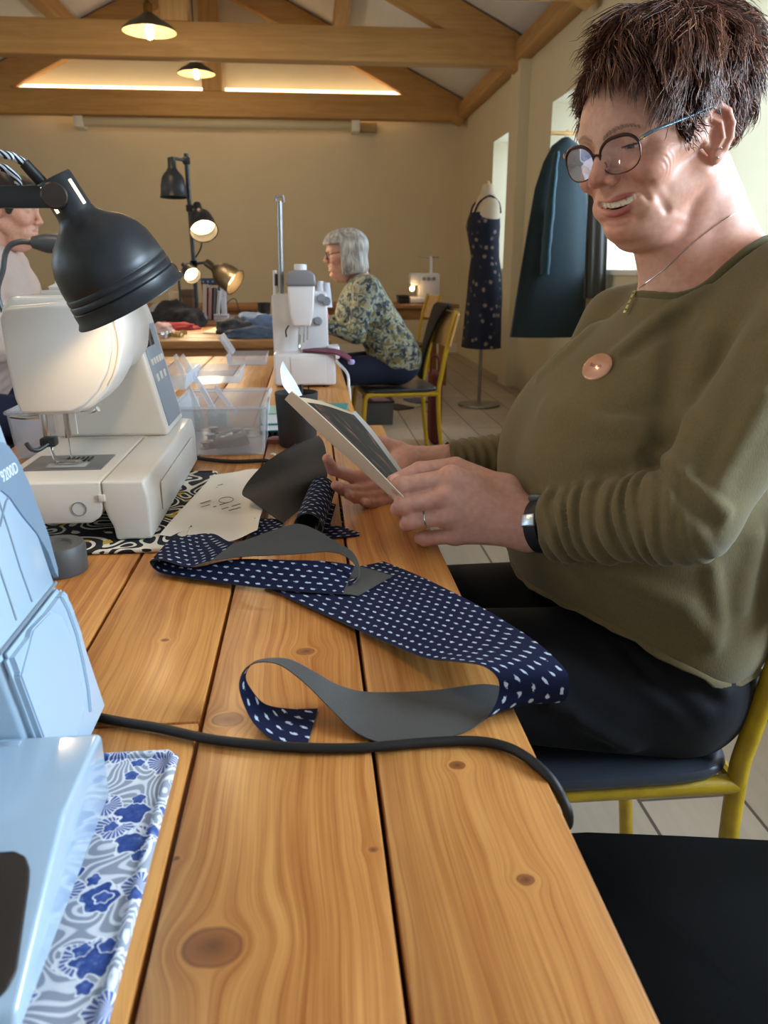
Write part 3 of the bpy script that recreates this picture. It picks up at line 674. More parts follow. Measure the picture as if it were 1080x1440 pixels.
def hair_mesh():
    v, fq = sdf_mesh(hair_cap_sdf, (.25, .82, 1.05), (.60, 1.11, 1.42), .004)
    rng = np.random.default_rng(5)
    def roots(n):
        q = rng.normal(size=(n * 4, 3)); q[::2, 2] += 1.1; q /= np.linalg.norm(q, axis=1, keepdims=True); Q = (q * _A((.12, .09, .12)) + _A((-.015, 0, .03))).astype(np.float32)
        Q, g = project(Q, np.zeros(len(Q)), 6); k = hair_line(Q) > .0005; return Q[k][:n], g[k][:n]
    Q, g = roots(620); N = len(Q); K = 8
    crown = _A((-.045, .006, .13)); th = hair_thick(Q); f, l, u = Q.T
    top = np.clip((u - .065) / .05, 0, 1); front = np.clip((f + .01) / .07, 0, 1) * top; low = np.clip(.065 - u, 0, .06) / .06
    wob = np.stack([np.sin(f * 70 + l * 50 + 1), np.sin(u * 65 - f * 40 + 2), np.sin(l * 80 + u * 45)], 1)
    D = Q - crown; D /= np.linalg.norm(D, axis=1, keepdims=True)
    D = D + front[:, None] * _A((.5, 0, -.3)) + low[:, None] * _A((-.75, 0, -.7)) + wob * (.12 + .35 * top[:, None]) + rng.normal(size=(N, 3)) * (.09 + .24 * top[:, None] * (1 - .6 * front[:, None]))
    D += (front * np.where(l > -.022, 1, -.35))[:, None] * _A((-.1, .75, -.25))
    L = (.036 + .034 * top) * rng.uniform(.8, 1.25, N); L *= (1 - .42 * front) * np.where((l < -.005) & (f > -.03), .5, 1) * np.where((l < -.03) & (f > .0), .6, 1); L = np.where(u < .0, L * .62, L); L = np.where((u < .062) & (f < .03) & (f > -.05), L * .42, L)
    lev = rng.uniform(.72, 1.02, N); pts = []; cur = Q; nrm = g; curl = rng.normal(size=(N, 3)) * .22
    for k in range(K):
        t = k / (K - 1); tgt = th * lev * np.sin(min(1, t * 2.0 + .2) * pi / 2) + .007 * t ** 3 * rng.random(N) * top * (l > -.02)
        if k:
            D2 = D + curl * t; D2 = D2 - nrm * (D2 * nrm).sum(1, keepdims=True); D2 /= np.maximum(np.linalg.norm(D2, axis=1, keepdims=True), 1e-6); cur = cur + D2 * (L / (K - 1))[:, None]
        cur, nrm = project(cur.astype(np.float32), tgt, 1); pts.append(h2w(cur))
    GP = np.stack(pts, 1); GN = nrm @ HR
    R, rg = roots(14000); near = np.concatenate([((R[i:i + 500, None] - Q[None]) ** 2).sum(2).argmin(1) for i in range(0, len(R), 500)]); N = len(R)
    t = np.linspace(0, 1, K)[None, :, None]; dl = (h2w(R) - h2w(Q[near]))[:, None, :]; jit = rng.normal(size=(N, 1, 3)) * .0028; ph = rng.random((N, 1, 1)) * 6.28
    P = GP[near] + dl * (1 - .72 * t ** 1.2) + jit * (.6 + t) + np.sin(t * 7 + ph) * rng.normal(size=(N, 1, 3)) * .0010
    s = rng.uniform(.72, 1.08, N)[:, None, None]; P = P[:, :1] + (P - P[:, :1]) * s
    tan = np.gradient(P, axis=1); tan /= np.maximum(np.linalg.norm(tan, axis=2, keepdims=True), 1e-9)
    side = np.cross(tan, GN[near][:, None, :]); side /= np.maximum(np.linalg.norm(side, axis=2, keepdims=True), 1e-9); up = np.cross(side, tan)
    r0 = rng.uniform(.00036, .00075, N); prof = np.array([.8, 1, 1, .95, .85, .7, .5, .15]); n = 3; rings = []
    for k in range(n):
        a = 2 * pi * k / n; rr = r0[:, None] * prof[None]; rings.append(P + side * (cos(a) * rr)[..., None] * 1.3 + up * (sin(a) * rr)[..., None])
    RV = np.stack(rings, 2).reshape(-1, 3); base = np.arange(N)[:, None, None] * (K * n) + np.arange(K - 1)[None, :, None] * n; k = np.arange(n)[None, None, :]
    F = np.stack([base + k, base + (k + 1) % n, base + n + (k + 1) % n, base + n + k], -1).reshape(-1, 4)
    return (v, fq, 0), (RV.astype(np.float32), F.astype(np.int32), 1)
def hair_mat():
    t = NT('brown_hair'); r = t.n('ShaderNodeNewGeometry').outputs['Random Per Island']
    t.inp('Base Color', t.ramp(r, [(0, hx('3f241b')), (.5, hx('623c2e')), (.85, hx('86543e')), (.96, hx('a27052')), (1, hx('c29c78'))])); t.inp('Roughness', .42); t.inp('Specular IOR Level', .55); t.inp('Anisotropic', .5)
    return t.m
M_HAIRCAP = mat('dark_brown_hair', hx('331e16'), .95, spec=.1, var=.4, vscale=160, bump=.6, bscale=300, vec=(1, 1, .3))

# --- eyeglasses
def eyeglasses(parent):
    mR = mat('tortoise_brown_metal', hx('4a3028'), .3, metal=.6); mT = mat('blue_grey_metal', hx('7d93a6'), .25, metal=.9)
    g = bpy.data.objects.new('eyeglasses', None); COL.objects.link(g); attach(g, parent); g['label'] = 'tortoise-rimmed eyeglasses with blue-grey metal temples'
    def rim(s, k=1.0, df=0.0):
        out = []
        for i in range(48):
            a = 2 * pi * i / 48; x, y = cos(a), sin(a); w = .0262; hgt = .0225
            px = w * (abs(x) ** .86) * (1 if x > 0 else -1); py = hgt * (abs(y) ** .9) * (1 if y > 0 else -1); py += .0028 * max(0, x) * (y > -.2)
            l = .0312 + px * k; out.append(h2w((.0975 + df - 2.6 * l * l, s * l, .0163 + py * k)))
        return out
    for s in (1, -1):
        r = rim(s); m = MB(); m.tube(r, .0008, 8, closed=True); rm = m.build('lens_rim', mR, g)
        m = MB(); top = [r[i % 48] for i in range(-1, 26)]; m.tube(top, [.0010 + .0011 * sin(pi * i / 26) for i in range(27)], 8); m.build('brow_bar', mR, rm)
        m = MB(); ri = rim(s, .985); c = sum((V(p) for p in ri), V()) / 48; m.add([tuple(c + (V(p) - c) * q) for q in (1, .66, .33) for p in ri] + [tuple(c)], [(j * 48 + i, j * 48 + (i + 1) % 48, (j + 1) * 48 + (i + 1) % 48, (j + 1) * 48 + i) for j in range(2) for i in range(48)] + [(96 + i, 96 + (i + 1) % 48, 144) for i in range(48)])
        m.build('lens', M_LENS, g, 180)
        hp = [h2w(q) for q in ((.0925 - .0045, s * .0570, .0290), (.0835, s * .0645, .0325), (.070, s * .0705, .0345), (.02, s * .0775, .0370), (-.012, s * .0800, .0390), (-.030, s * .0790, .026))]
        m = MB(); m.tube(spline(hp, 6), .0013, 8, flat=1.5); m.build('temple', mT, g)
        m = MB(); m.box(tuple(h2w((.0865, s * .0595, .0300))), (.004, .004, .004), .001); m.build('hinge', M_BLUELT, g)
        m = MB(); m.tube(spline([h2w((.0945, s * .0085, .012)), h2w((.0930, s * .0088, .008)), h2w((.0925, s * .0095, .005))], 4), [.0006] * 8 + [.0018], 8); m.build('nose_pad', mR, g)
    m = MB(); m.tube(spline([h2w((.0965, .0065, .0205)), h2w((.0985, 0, .0235)), h2w((.0965, -.0065, .0205))], 6), .0014, 8); m.build('bridge', mR, g)
def lens_mat():
    t = NT('spectacle_lens'); tr = t.n('ShaderNodeBsdfTransparent'); gl = t.n('ShaderNodeBsdfGlossy', Roughness=.02); gl.inputs[0].default_value = (.85, .82, 1, 1)
    fr = t.n('ShaderNodeFresnel', IOR=1.55); mx = t.n('ShaderNodeMixShader', i0=t.math('MINIMUM', t.math('MULTIPLY', fr.outputs[0], 1.2), .7)); t.t.links.new(tr.outputs[0], mx.inputs[1]); t.t.links.new(gl.outputs[0], mx.inputs[2]); t.t.links.new(mx.outputs[0], t.out.inputs[0]); return t.m
M_LENS = lens_mat()

# --- jumper, trousers, arms and hands (all in world space)
a_ = lambda p: np.array(p, np.float32)
SH_L, EL_L, WR_L = a_((.540, .800, 1.015)), a_(onY(968, 722, .735)), a_(onY(752, 740, .868))
SH_R, EL_R, WR_R = a_((.460, 1.140, .985)), a_(onY(770, 640, 1.185)), a_(onY(578, 655, 1.105))
HEM = lambda X, Y: np.interp(X, [.25, .33, .375, .42, .47, .56, .65], [.665, .657, .645, .618, .588, .578, .575]) + .004 * np.sin(X * 60 + Y * 40)
def jumper_body(P):
    d = ell(P, (.432, .975, .822), (.160, .200, .190))
    d = smin(d, ell(P, (.432, .975, .735), (.172, .200, .150)), .06)
    d = smin(d, ell(P, (.470, .975, .630), (.150, .207, .140)), .05)
    d = smin(d, cap(P, SH_L + a_((.0, .02, -.005)), SH_R + a_((.03, -.01, 0)), .054, .052), .06)
    d = smin(d, cap(P, (.548, .885, 1.035), (.545, 1.075, 1.035), .068), .05)
    d = smin(d, ell(P, (.51, .98, .92), (.075, .17, .15)), .05)
    d = smin(d, cap(P, (.47, .965, .985), (.455, .965, 1.00), .055, .05), .05)
    d = smin(d, ell(P, (.366, .895, .825), (.092, .085, .095)), .05)
    d = smin(d, ell(P, (.360, 1.05, .825), (.085, .085, .090)), .05)
    return d
def hit(fn, x, y, lo=.5, hi=1.4):
    d = a_(_ray(x, y).normalized()); t = np.linspace(lo, hi, 500, dtype=np.float32)[:, None]; P = a_((0, 0, CAMZ)) + d * t; v = fn(P); return P[int(np.argmax(v < 0)) if (v < 0).any() else int(np.argmin(v))]
def fold_lines(fn, lines):
    out = []
    for px, r, k in lines:
        q = []
        for (x0, y0), (x1, y1) in zip(px[:-1], px[1:]): q += [hit(fn, x0 + (x1 - x0) * t, y0 + (y1 - y0) * t) for t in (0, .25, .5, .75)]
        out.append((q + [hit(fn, *px[-1])], r, k))
    return out
def crease(P, d, folds):
    for q, r, k in folds:
        lo, hi = np.min(q, 0) - 4 * r, np.max(q, 0) + 4 * r; m = ((P > lo) & (P < hi)).all(1)
        if m.any(): d[m] -= 1.7 * k * np.exp(-(chain(P[m], q, [0.0] * len(q)) / r) ** 2)
    return d
def arm_left(P): return smin(cap(P, SH_L, EL_L, .061, .048), cap(P, EL_L, WR_L, .050, .039), .018)
def jumper_plain(P): return smin(jumper_body(P), arm_left(P), .012)
FOLDS = fold_lines(jumper_plain, [([(950, 455), (942, 540), (930, 600), (925, 640)], .012, -.006), ([(935, 570), (858, 582)], .013, -.004), ([(926, 610), (849, 592)], .012, .004), ([(990, 408), (930, 445), (868, 496)], .008, .0045), ([(966, 444), (887, 496)], .009, -.004),
    ([(840, 455), (762, 528)], .010, .0045), ([(868, 420), (777, 505)], .010, -.003), ([(767, 575), (868, 600)], .018, .003), ([(915, 640), (830, 640)], .014, .003), ([(1000, 800), (1010, 870), (1000, 900)], .010, .005), ([(870, 815), (960, 850), (1000, 900)], .014, .005), ([(1060, 760), (1040, 850)], .014, .005),
    ([(1000, 470), (975, 560), (960, 640)], .014, .004), ([(1060, 480), (1020, 600), (980, 680)], .014, -.003), ([(1075, 560), (1010, 680)], .010, .004), ([(905, 640), (960, 690), (1000, 740)], .008, -.004), ([(930, 640), (985, 690), (1020, 720)], .008, .004)])
def jumper_sdf(P):
    d = jumper_body(P)
    # upper arm and bunched forearm sleeve, near side
    ua = cap(P, SH_L, EL_L, .061, .048); nL = (WR_L - EL_L) / np.linalg.norm(WR_L - EL_L); fx = WR_L - EL_L; L2 = float(fx @ fx); t = (P - EL_L) @ fx / L2; q = P - EL_L - np.clip(t, 0, 1)[:, None] * fx
    ph = np.arctan2(q[:, 2], -q[:, 1]); wv = t * 66 + 1.3 * np.sin(ph + .6 + t * 3) + 1.0 * np.sin(t * 17 + 2) + .8 * np.sin(ph * 2 + t * 11)
    amp = .0050 * np.clip((t + .22) / .25, 0, 1) * (.75 + .25 * np.sin(ph * 2 + t * 21)) * np.clip(np.cos(ph - .1) * .8 + .75, .15, 1)
    fa = cap(P, EL_L, WR_L, .0485, .0375) - amp * (1 + np.sin(wv) + .35 * np.sin(2 * wv + 1)); fa = smax(fa, (P - WR_L) @ nL + .026, .004)
    arm = smin(ua, fa, .018); d = smin(d, arm, .012); d = crease(P, d, FOLDS)
    ub = cap(P, SH_R, EL_R, .058, .045); fb = cap(P, EL_R, WR_R, .043, .030); fb = fb - .0025 * np.sin(((P - EL_R) @ (WR_R - EL_R)) * 1500)
    nR = (WR_R - EL_R) / np.linalg.norm(WR_R - EL_R); fb = smax(fb, (P - WR_R) @ nR, .004); d = smin(d, smin(ub, fb, .02), .02)
    # neck opening
    d = smax(d, -neck_cut(P), .004)
    # hem, cuffs
    d = smax(d, HEM(P[:, 0], P[:, 1]) - P[:, 2], .006)
    return d
NA, NBX = a_((.512, .982, .95)), a_((.458, .960, 1.25))
NAX = (NBX - NA) / np.linalg.norm(NBX - NA)
def neck_cut(P):
    q = P - NA; s = q @ NAX; r = q - s[:, None] * NAX; R = np.linalg.norm(r, axis=1)
    return np.maximum(R - .084 - .02 * np.clip((s - .1) / .1, 0, 1), .02 - s)
def trousers_plain(P):
    d = ell(P, (.475, .970, .570), (.118, .192, .128))
    for y0, y1 in ((.880, .905), (1.065, 1.05)):
        d = smin(d, cap(P, (.47, y0, .536), (.06, y1, .565), .102, .076), .03)
        d = smin(d, cap(P, (.055, y1, .56), (.115, y1, .10), .074, .055), .02)
    return smax(d, np.where(P[:, 0] > .12, .459, -1) - P[:, 2], .012)
TF = fold_lines(trousers_plain, [([(846, 872), (850, 900), (880, 935), (908, 962)], .0045, .0045), ([(858, 890), (892, 930), (915, 958)], .007, -.005), ([(905, 895), (960, 945), (1010, 985)], .010, -.006), ([(930, 900), (985, 950), (1015, 975)], .010, .005), ([(870, 940), (960, 1000), (985, 1015)], .012, .004), ([(935, 975), (985, 1018)], .010, -.005), ([(775, 985), (820, 1020), (885, 1050)], .012, .006), ([(790, 1010), (850, 1050)], .012, -.004), ([(800, 860), (760, 930)], .02, .004)])
def trousers_sdf(P): return smax(crease(P, trousers_plain(P), TF), .06 - P[:, 2], .01)
def finger(P, pts, rs): return chain(P, [a_(p) for p in pts], rs, .003)
o_ = lambda x, y, Y, dx=0, dy=0, dz=0: onY(x, y, Y) + V((dx, dy, dz))
LH = dict(index=[o_(634, 672, .880), o_(563, 683, .876), o_(556, 690, .900), o_(560, 692, .922)], middle=[o_(624, 699, .868), o_(567, 710, .868), o_(560, 716, .893), o_(566, 716, .918)],
          ring=[o_(626, 727, .865), o_(578, 733, .866), o_(572, 737, .890), o_(578, 735, .914)], little=[o_(640, 753, .870), o_(598, 757, .872), o_(592, 757, .892), o_(597, 753, .912)],
          thumb=[o_(710, 688, .900), o_(640, 658, .915), o_(590, 662, .905), o_(553, 677, .895)])
RH = dict(index=[o_(548, 662, 1.105), o_(500, 672, 1.085), o_(468, 660, 1.060), o_(460, 645, 1.040)], middle=[o_(548, 675, 1.10), o_(508, 690, 1.075), o_(484, 689, 1.050), o_(472, 683, 1.035)],
          ring=[o_(552, 690, 1.095), o_(520, 701, 1.070), o_(500, 700, 1.050), o_(490, 696, 1.035)], little=[o_(560, 700, 1.09), o_(536, 709, 1.070), o_(522, 709, 1.055), o_(512, 707, 1.045)],
          thumb=[o_(585, 650, 1.11), o_(560, 632, 1.11), o_(535, 622, 1.105), o_(515, 618, 1.10)])
FR = dict(index=[.0118, .0105, .0092, .0076], middle=[.0118, .0106, .0092, .0078], ring=[.0112, .0100, .0088, .0074], little=[.0102, .0088, .0078, .0066], thumb=[.0165, .0135, .0110, .0088])
def hand_sdf(P, H, W, E, k=1.0):
    n = (W - E) / np.linalg.norm(W - E)
    d = cap(P, W - n * .10, W + n * .004, .030, .0262)
    for nm in ('index', 'middle', 'ring', 'little'): d = smin(d, cap(P, W + n * .012, a_(H[nm][0]), .021, FR[nm][0] * 1.12), .016)
    d = smin(d, cap(P, W + n * .01, a_(H['thumb'][0]), .022, .018), .016)
    d = smin(d, cap(P, a_(H['thumb'][0]), a_(H['index'][0]), .013, .010), .016)
    for nm in ('index', 'middle', 'ring', 'little'):
        f = finger(P, H[nm], [r * k for r in FR[nm]]); f = smin(f, sph(P, a_(H[nm][1]), FR[nm][1] * 1.07), .004); d = smin(d, f, .004 if nm != 'x' else 0)
        d = smin(d, sph(P, a_(H[nm][0]) , FR[nm][0] * 1.08), .006)
    d = smin(d, finger(P, H['thumb'], [r * k for r in FR['thumb']]), .006)
    return d
def tint_hand(v, H):
    base = np.tile(_A(hx('d6a594')), (len(v), 1))
    for nm, pts in H.items():
        for i, (p, w, s) in enumerate(((pts[0], .35, .013), (pts[1], .6, .010), (pts[3], .6, .010))):
            g = np.exp(-((v - a_(p)) ** 2).sum(1) / (s * s))[:, None] * w; base = base * (1 - g) + _A(hx('bd7460')) * g
    for nm in ('index', 'middle', 'ring', 'little', 'thumb'):
        if H is RH or nm == 'thumb':
            p = a_(H[nm][3]); a = p - a_(H[nm][2]); a /= np.linalg.norm(a); cdir = a_((0, -.8, .6)) if H is RH else a_((-.2, -.75, .63)); cdir -= a * (cdir @ a); cdir /= np.linalg.norm(cdir)
            g = np.linalg.norm((v - (p + cdir * FR[nm][3] - a * .001)) * 1.0, axis=1) < .0062; base[g] = hx('e8bcae')
    return base
def deep_sdf(P):
    """the parts of the body under the clothes"""
    d = jumper_body(P) + .012; d = smin(d, ell(P, (.475, .97, .575), (.105, .175, .11)), .03)
    for a, b, c in ((SH_L, EL_L, WR_L), (SH_R, EL_R, WR_R)): d = smin(d, smin(cap(P, a, b, .046, .036), cap(P, b, c, .034, .024), .01), .01)
    for y0, y1 in ((.885, .905), (1.065, 1.05)): d = smin(smin(d, cap(P, (.47, y0, .545), (.06, y1, .565), .07, .06), .02), cap(P, (.055, y1, .56), (.115, y1, .06), .06, .035), .02)
    inside = np.where(P[:, 2] < HEM(P[:, 0], P[:, 1]) + .02, trousers_plain(P) + .014, np.minimum(jumper_plain(P), np.minimum(cap(P, SH_R, EL_R, .058, .045), cap(P, EL_R, WR_R, .043, .030))) + .016)
    return smax(np.maximum(d, inside), P[:, 2] - .93, .01)
def person_top2(P):
    Q = w2h(P); d = head_sdf(Q) * HS
    n = cap(P, h2w((-.040, 0, -.01)), NB, .055, .064)
    n = smin(n, cap(P, h2w((.008, 0, -.080)), (.470, .972, 1.035), .034, .046), .03)
    n = smin(n, jumper_body(P) + .0085, .030)
    n = smin(n, cap(P, h2w((-.03, .050, -.040)), (.452, .950, 1.060), .011, .010), .022)
    return smax(smin(d, n, .007), .985 - P[:, 2], .01)
pv, pf = sdf_mesh(person_top2, (.24, .74, .98), (.66, 1.22, 1.37), .0016)
lv, lf = sdf_mesh(lambda P: hand_sdf(P, LH, WR_L, EL_L), (.02, .80, .70), (.36, .99, .90), .0016)
rv, rf = sdf_mesh(lambda P: hand_sdf(P, RH, WR_R, EL_R, .92), (-.04, .98, .70), (.26, 1.20, .90), .0018)
dv, df = sdf_mesh(deep_sdf, (-.08, .62, .02), (.68, 1.30, 1.0), .010)
person = np_obj('person', [(pv, pf), (lv, lf), (rv, rf), (dv, df)], M_SKIN, cols=np.concatenate([tint_head(pv), tint_hand(lv, LH), tint_hand(rv, RH), np.tile(_A(hx('d6a594')), (len(dv), 1))]))
tag(person, 'laughing person with short brown hair in an olive jumper, seated reading a booklet', 'person')
def knit(name, c, dark):
    t = NT(name); co = t.coord(); n = t.noise(co, 9, 4, .6); n2 = t.noise(t.coord(scale=(1, 1, .35)), 620, 2)
    t.inp('Base Color', t.mix(.5, t.ramp(n, [(.3, tuple(x * .84 for x in c)), (.7, c)]), t.ramp(n2, [(.3, (.72, .72, .72)), (.7, (1.08, 1.08, 1.08))]), 'MULTIPLY'))
    t.inp('Roughness', .92); t.inp('Specular IOR Level', .2); t.inp('Sheen Weight', .25); t.inp('Sheen Roughness', .5); t.inp('Sheen Tint', (.8, .85, .8, 1)); t.bump(n2, .35, .0008); return t.m
M_OLIVE = knit('olive_knit', hx('776948'), None); M_RIB = knit('olive_rib', hx('665b3b'), None)
M_NAVYT = mat('dark_navy_cloth', hx('0b0e17'), .75, spec=.3, var=.12, vscale=30, bump=.2, bscale=700, sheen=.06)
jv, jf = sdf_mesh(jumper_sdf, (.20, .64, .54), (.72, 1.32, 1.16), .0029)
jumper = np_obj('jumper', [(relax(jv, jf, 1), jf)], M_OLIVE, person); jumper['label'] = 'olive green fine-knit jumper'
tv, tf = sdf_mesh(trousers_sdf, (-.05, .72, .03), (.66, 1.24, .74), .006)
np_obj('trousers', [(relax(tv, tf, 2), tf)], M_NAVYT, person)['label'] = 'dark navy trousers'
# neckline rib and hem
def on_jumper(o, d, lo=.0, hi=.3, fn=jumper_body):
    s = np.linspace(lo, hi, 240, dtype=np.float32)[:, None]; v = fn(o[None] + d[None] * s); i = np.argmax(v > 0); return o + d * float(s[max(i, 0), 0])
e1 = np.cross(NAX, a_((0, 1, 0))); e1 /= np.linalg.norm(e1); e2 = np.cross(NAX, e1)
ring = [on_jumper(NA + (e1 * cos(t) + e2 * sin(t)) * .0845, NAX, .02, .28) for t in np.linspace(0, 2 * pi, 72, endpoint=False)]
m = MB(); m.tube([V(p) - V(NAX) * .002 for p in ring], .0042, 8, closed=True, flat=1.4); m.build('neckline_rib', M_RIB, jumper)
hem = []
for q in np.linspace(0, 2 * pi, 90, endpoint=False):
    d = a_((cos(q), sin(q), 0)); rr_ = np.linspace(.06, .34, 280, dtype=np.float32)[:, None]; P = a_((.45, .975, 0)) + d * rr_; P[:, 2] = HEM(P[:, 0], P[:, 1]) + .005; v = jumper_sdf(P); hem.append(P[int(np.argmax(v > 0))])
m = MB(); m.tube([V(p) for p in hem], [.0030 + .0012 * sin(i * 1.7) * sin(i * .43) for i in range(90)], 8, closed=True, flat=1.5); m.build('hem_roll', M_OLIVE, jumper)
np_obj('hair', hair_mesh(), [M_HAIRCAP, hair_mat()], person)['label'] = 'short tousled brown hair'
eyeglasses(person)
# shoes
for y in (.905, 1.05):
    m = MB(); rings = []
    for i in range(9):
        t = i / 8; x = .16 - t * .26; w = .036 * (sin(pi * (.12 + .8 * t)) ** .5) + .006; h = .075 * (1 - t) ** .8 + .035
        rings.append([(x, y + w * cos(a) * (abs(cos(a)) ** -.3 if abs(cos(a)) > .05 else 1), max(.0, .5 * h + .5 * h * sin(a))) for a in [2 * pi * k / 16 for k in range(16)]])
    m.loft(rings); m.build('shoe', M_BLACKPL, person, 60)
# watch band, ring, ear studs, necklace, badge
n = (WR_L - EL_L) / np.linalg.norm(WR_L - EL_L); c = V(WR_L - n * .013); zx = V(n); uu = zx.orthogonal().normalized(); vv = zx.cross(uu)
def band_pt(t, r, off): return c + zx * off + (uu * cos(t) + vv * sin(t)) * r
m = MB(); rings = [[band_pt(t, r, o) for r, o in ((.0300, -.0090), (.0332, -.0080), (.0332, .0080), (.0300, .0090))] for t in np.linspace(0, 2 * pi, 40, endpoint=False)]
rings.append(rings[0]); m.loft(rings, caps=False); wb = m.build('wrist_band', mat('navy_rubber', hx('10151f'), .5), person); wb['label'] = 'navy fitness band with silver keeper'
d = (onY(763, 722, .80) - c); d -= zx * d.dot(zx); d.normalize(); m = MB(); m.box((0, 0, 0), (.0155, .019, .005), .002, 3, frame(c + d * .0338, zx.cross(d), zx, d)); m.build('keeper', mat('pale_silver', hx('b9c6d4'), .25, metal=.9), wb)
d2 = (V((0, .1, 1)) - zx * zx.z).normalized(); m = MB(); m.box((0, 0, 0), (.016, .020, .010), .004, 3, frame(c + d2 * .0345, zx.cross(d2), zx, d2)); m.build('tracker', mat('tracker_grey', hx('4b5a5c'), .3), wb)
p = V(LH['ring'][0]).lerp(V(LH['ring'][1]), .62); ax = (V(LH['ring'][1]) - V(LH['ring'][0])).normalized(); u1 = ax.orthogonal().normalized(); v1 = ax.cross(u1)
m = MB(); m.tube([p + (u1 * cos(t) + v1 * sin(t)) * .0112 for t in np.linspace(0, 2 * pi, 28, endpoint=False)], .0013, 8, closed=True); m.build('finger_ring', M_STEEL, person)
for q in (ear_pt(.0120, -.0235, .0055), ear_pt(.0165, -.0135, .0055)):
    m = MB(); m.lathe([(0, -.0018), (.0014, -.0012), (.0018, 0), (.0014, .0012), (0, .0018)], Matrix.Translation(V(h2w(q))), 12); m.build('ear_stud', M_STEEL, person)
def on_skin(x, y):
    d = np.array(_ray(x, y).normalized(), np.float32); s = np.linspace(.55, 1.3, 700, dtype=np.float32)[:, None]; P = a_((0, 0, CAMZ)) + d * s; v = np.minimum(person_top2(P), np.where(P[:, 2] < 1.0, 1, 1)); i = int(np.argmax(v < 0)); return P[i] - d * .0012
def on_cloth(x, y):
    d = np.array(_ray(x, y).normalized(), np.float32); s = np.linspace(.55, 1.3, 700, dtype=np.float32)[:, None]; P = a_((0, 0, CAMZ)) + d * s; v = jumper_sdf(P); i = int(np.argmax(v < 0)); q = P[i:i + 1]
    g = np.array([float(jumper_sdf(q + a_(e) * .003)[0] - jumper_sdf(q)[0]) for e in np.eye(3)]); return V(q[0]), V(g).normalized()
m = MB(); m.tube(spline([on_skin(*p) for p in ((1052, 292), (1030, 302), (1000, 322), (965, 350), (935, 378), (908, 398), (899, 405))], 5), .0006, 6); nk = m.build('necklace_chain', M_STEEL, person)
p0, n0 = on_cloth(888.5, 428); p1, n1 = on_cloth(881, 444); p0 = p0 * 2 - p1; n0 = (n0 + n1 - _ray(890, 425).normalized()).normalized(); m = MB(); x = (p1 - p0); L = x.length; x.normalize(); M = frame(p0.lerp(p1, .5) + n0 * .006, x, n0.cross(x).normalized(), n0); m.box((0, 0, 0), (L, .0042, .0022), .001, 2, M); pn = m.build('pendant', mat('pale_gold', hx('d9cd94'), .3, metal=.5), nk)
for k in range(4): m = MB(); m.lathe([(0, .002), (.0012, .0016), (.0015, 0)], M @ Matrix.Translation((L * (-.36 + .24 * k), 0, .001)), 10); m.build('stone', mat('green_stone', hx('8f9a3c'), .1), pn)
pb, nb = on_cloth(841, 518); nb = (nb * .5 + V((-.70, -.50, .50)).normalized() * .5).normalized(); zx = nb; xx = V((0, 0, 1)).cross(zx).normalized(); yy = zx.cross(xx); M = frame(pb + nb * .004, xx, yy, zx)
m = MB(); m.lathe([(0, -.004), (.0180, -.004), (.0190, -.0025), (.0190, -.0005), (.0180, .0010), (.0165, .0016), (0, .0024)], M, 36); bd = m.build('name_badge', mat('copper_pink_gloss', hx('dba283'), .14, metal=.35, coat=.8), jumper); bd['label'] = 'round copper-pink name badge'
text('lettering', 'Susan', .0075, M @ Matrix.Translation((0, -.002, .0024)), mat('badge_ink', hx('7a4a3c'), .5), bd, .0001, 'CENTER')

# ================================================================ FOREGROUND OVERLOCKER
M_SERG = mat('cool_white_gloss_plastic', hx('a6bbcd'), .16, spec=.55, coat=.5)
M_SERG2 = mat('cool_white_satin_plastic', hx('a1b6c9'), .3)
M_DECAL = mat('blue_grey_decal', hx('75889a'), .3)
M_SEAM = mat('grey_seam', hx('76828d'), .6)
t = thing('overlocker', 'white overlocker with blue-grey model panel, close up at the left edge', 'sewing machine', (-.25, .38, TZ))
FP, FN = V((-.168, 0, .7475)), V((1, 0, .176)).normalized()
def onface(x, y, off=0.0):
    d = _ray(x, y); o = V((0, 0, CAMZ)); p = FP + FN * off; return o + d * ((p - o).dot(FN) / d.dot(FN))
xf = lambda z: -.168 - (z - .7475) * .176
m = MB(); m.prism([(xf(.752), .752), (xf(1.02), 1.02), (xf(1.035) - .012, 1.04), (-.335, 1.045), (-.35, 1.03), (-.355, .752)], .110, Matrix.Translation((0, .420, 0)), .005, 3); body = m.build('body', M_SERG, t, 40)
m = MB(); m.prism([(-.228, .875), (-.228, 1.01), (-.245, 1.035), (-.335, 1.04), (-.345, 1.02), (-.345, .90), (-.33, .875)], .242, Matrix.Translation((0, .18, 0)), .008, 3); m.build('head', M_SERG, t, 40)
m = MB(); m.span((-.36, .26, TZ + .006), (-.174, .532, .757), .006); m.build('base', M_SERG2, body)
m = MB()
for x in (-.33, -.195):
    for y in (.29, .505): m.lathe([(0, TZ - .0005), (.012, TZ - .0005), (.010, TZ + .008), (0, TZ + .008)], Matrix.Translation((x, y, 0)), 14)
m.build('rubber_feet', M_BLACKRUB, t)
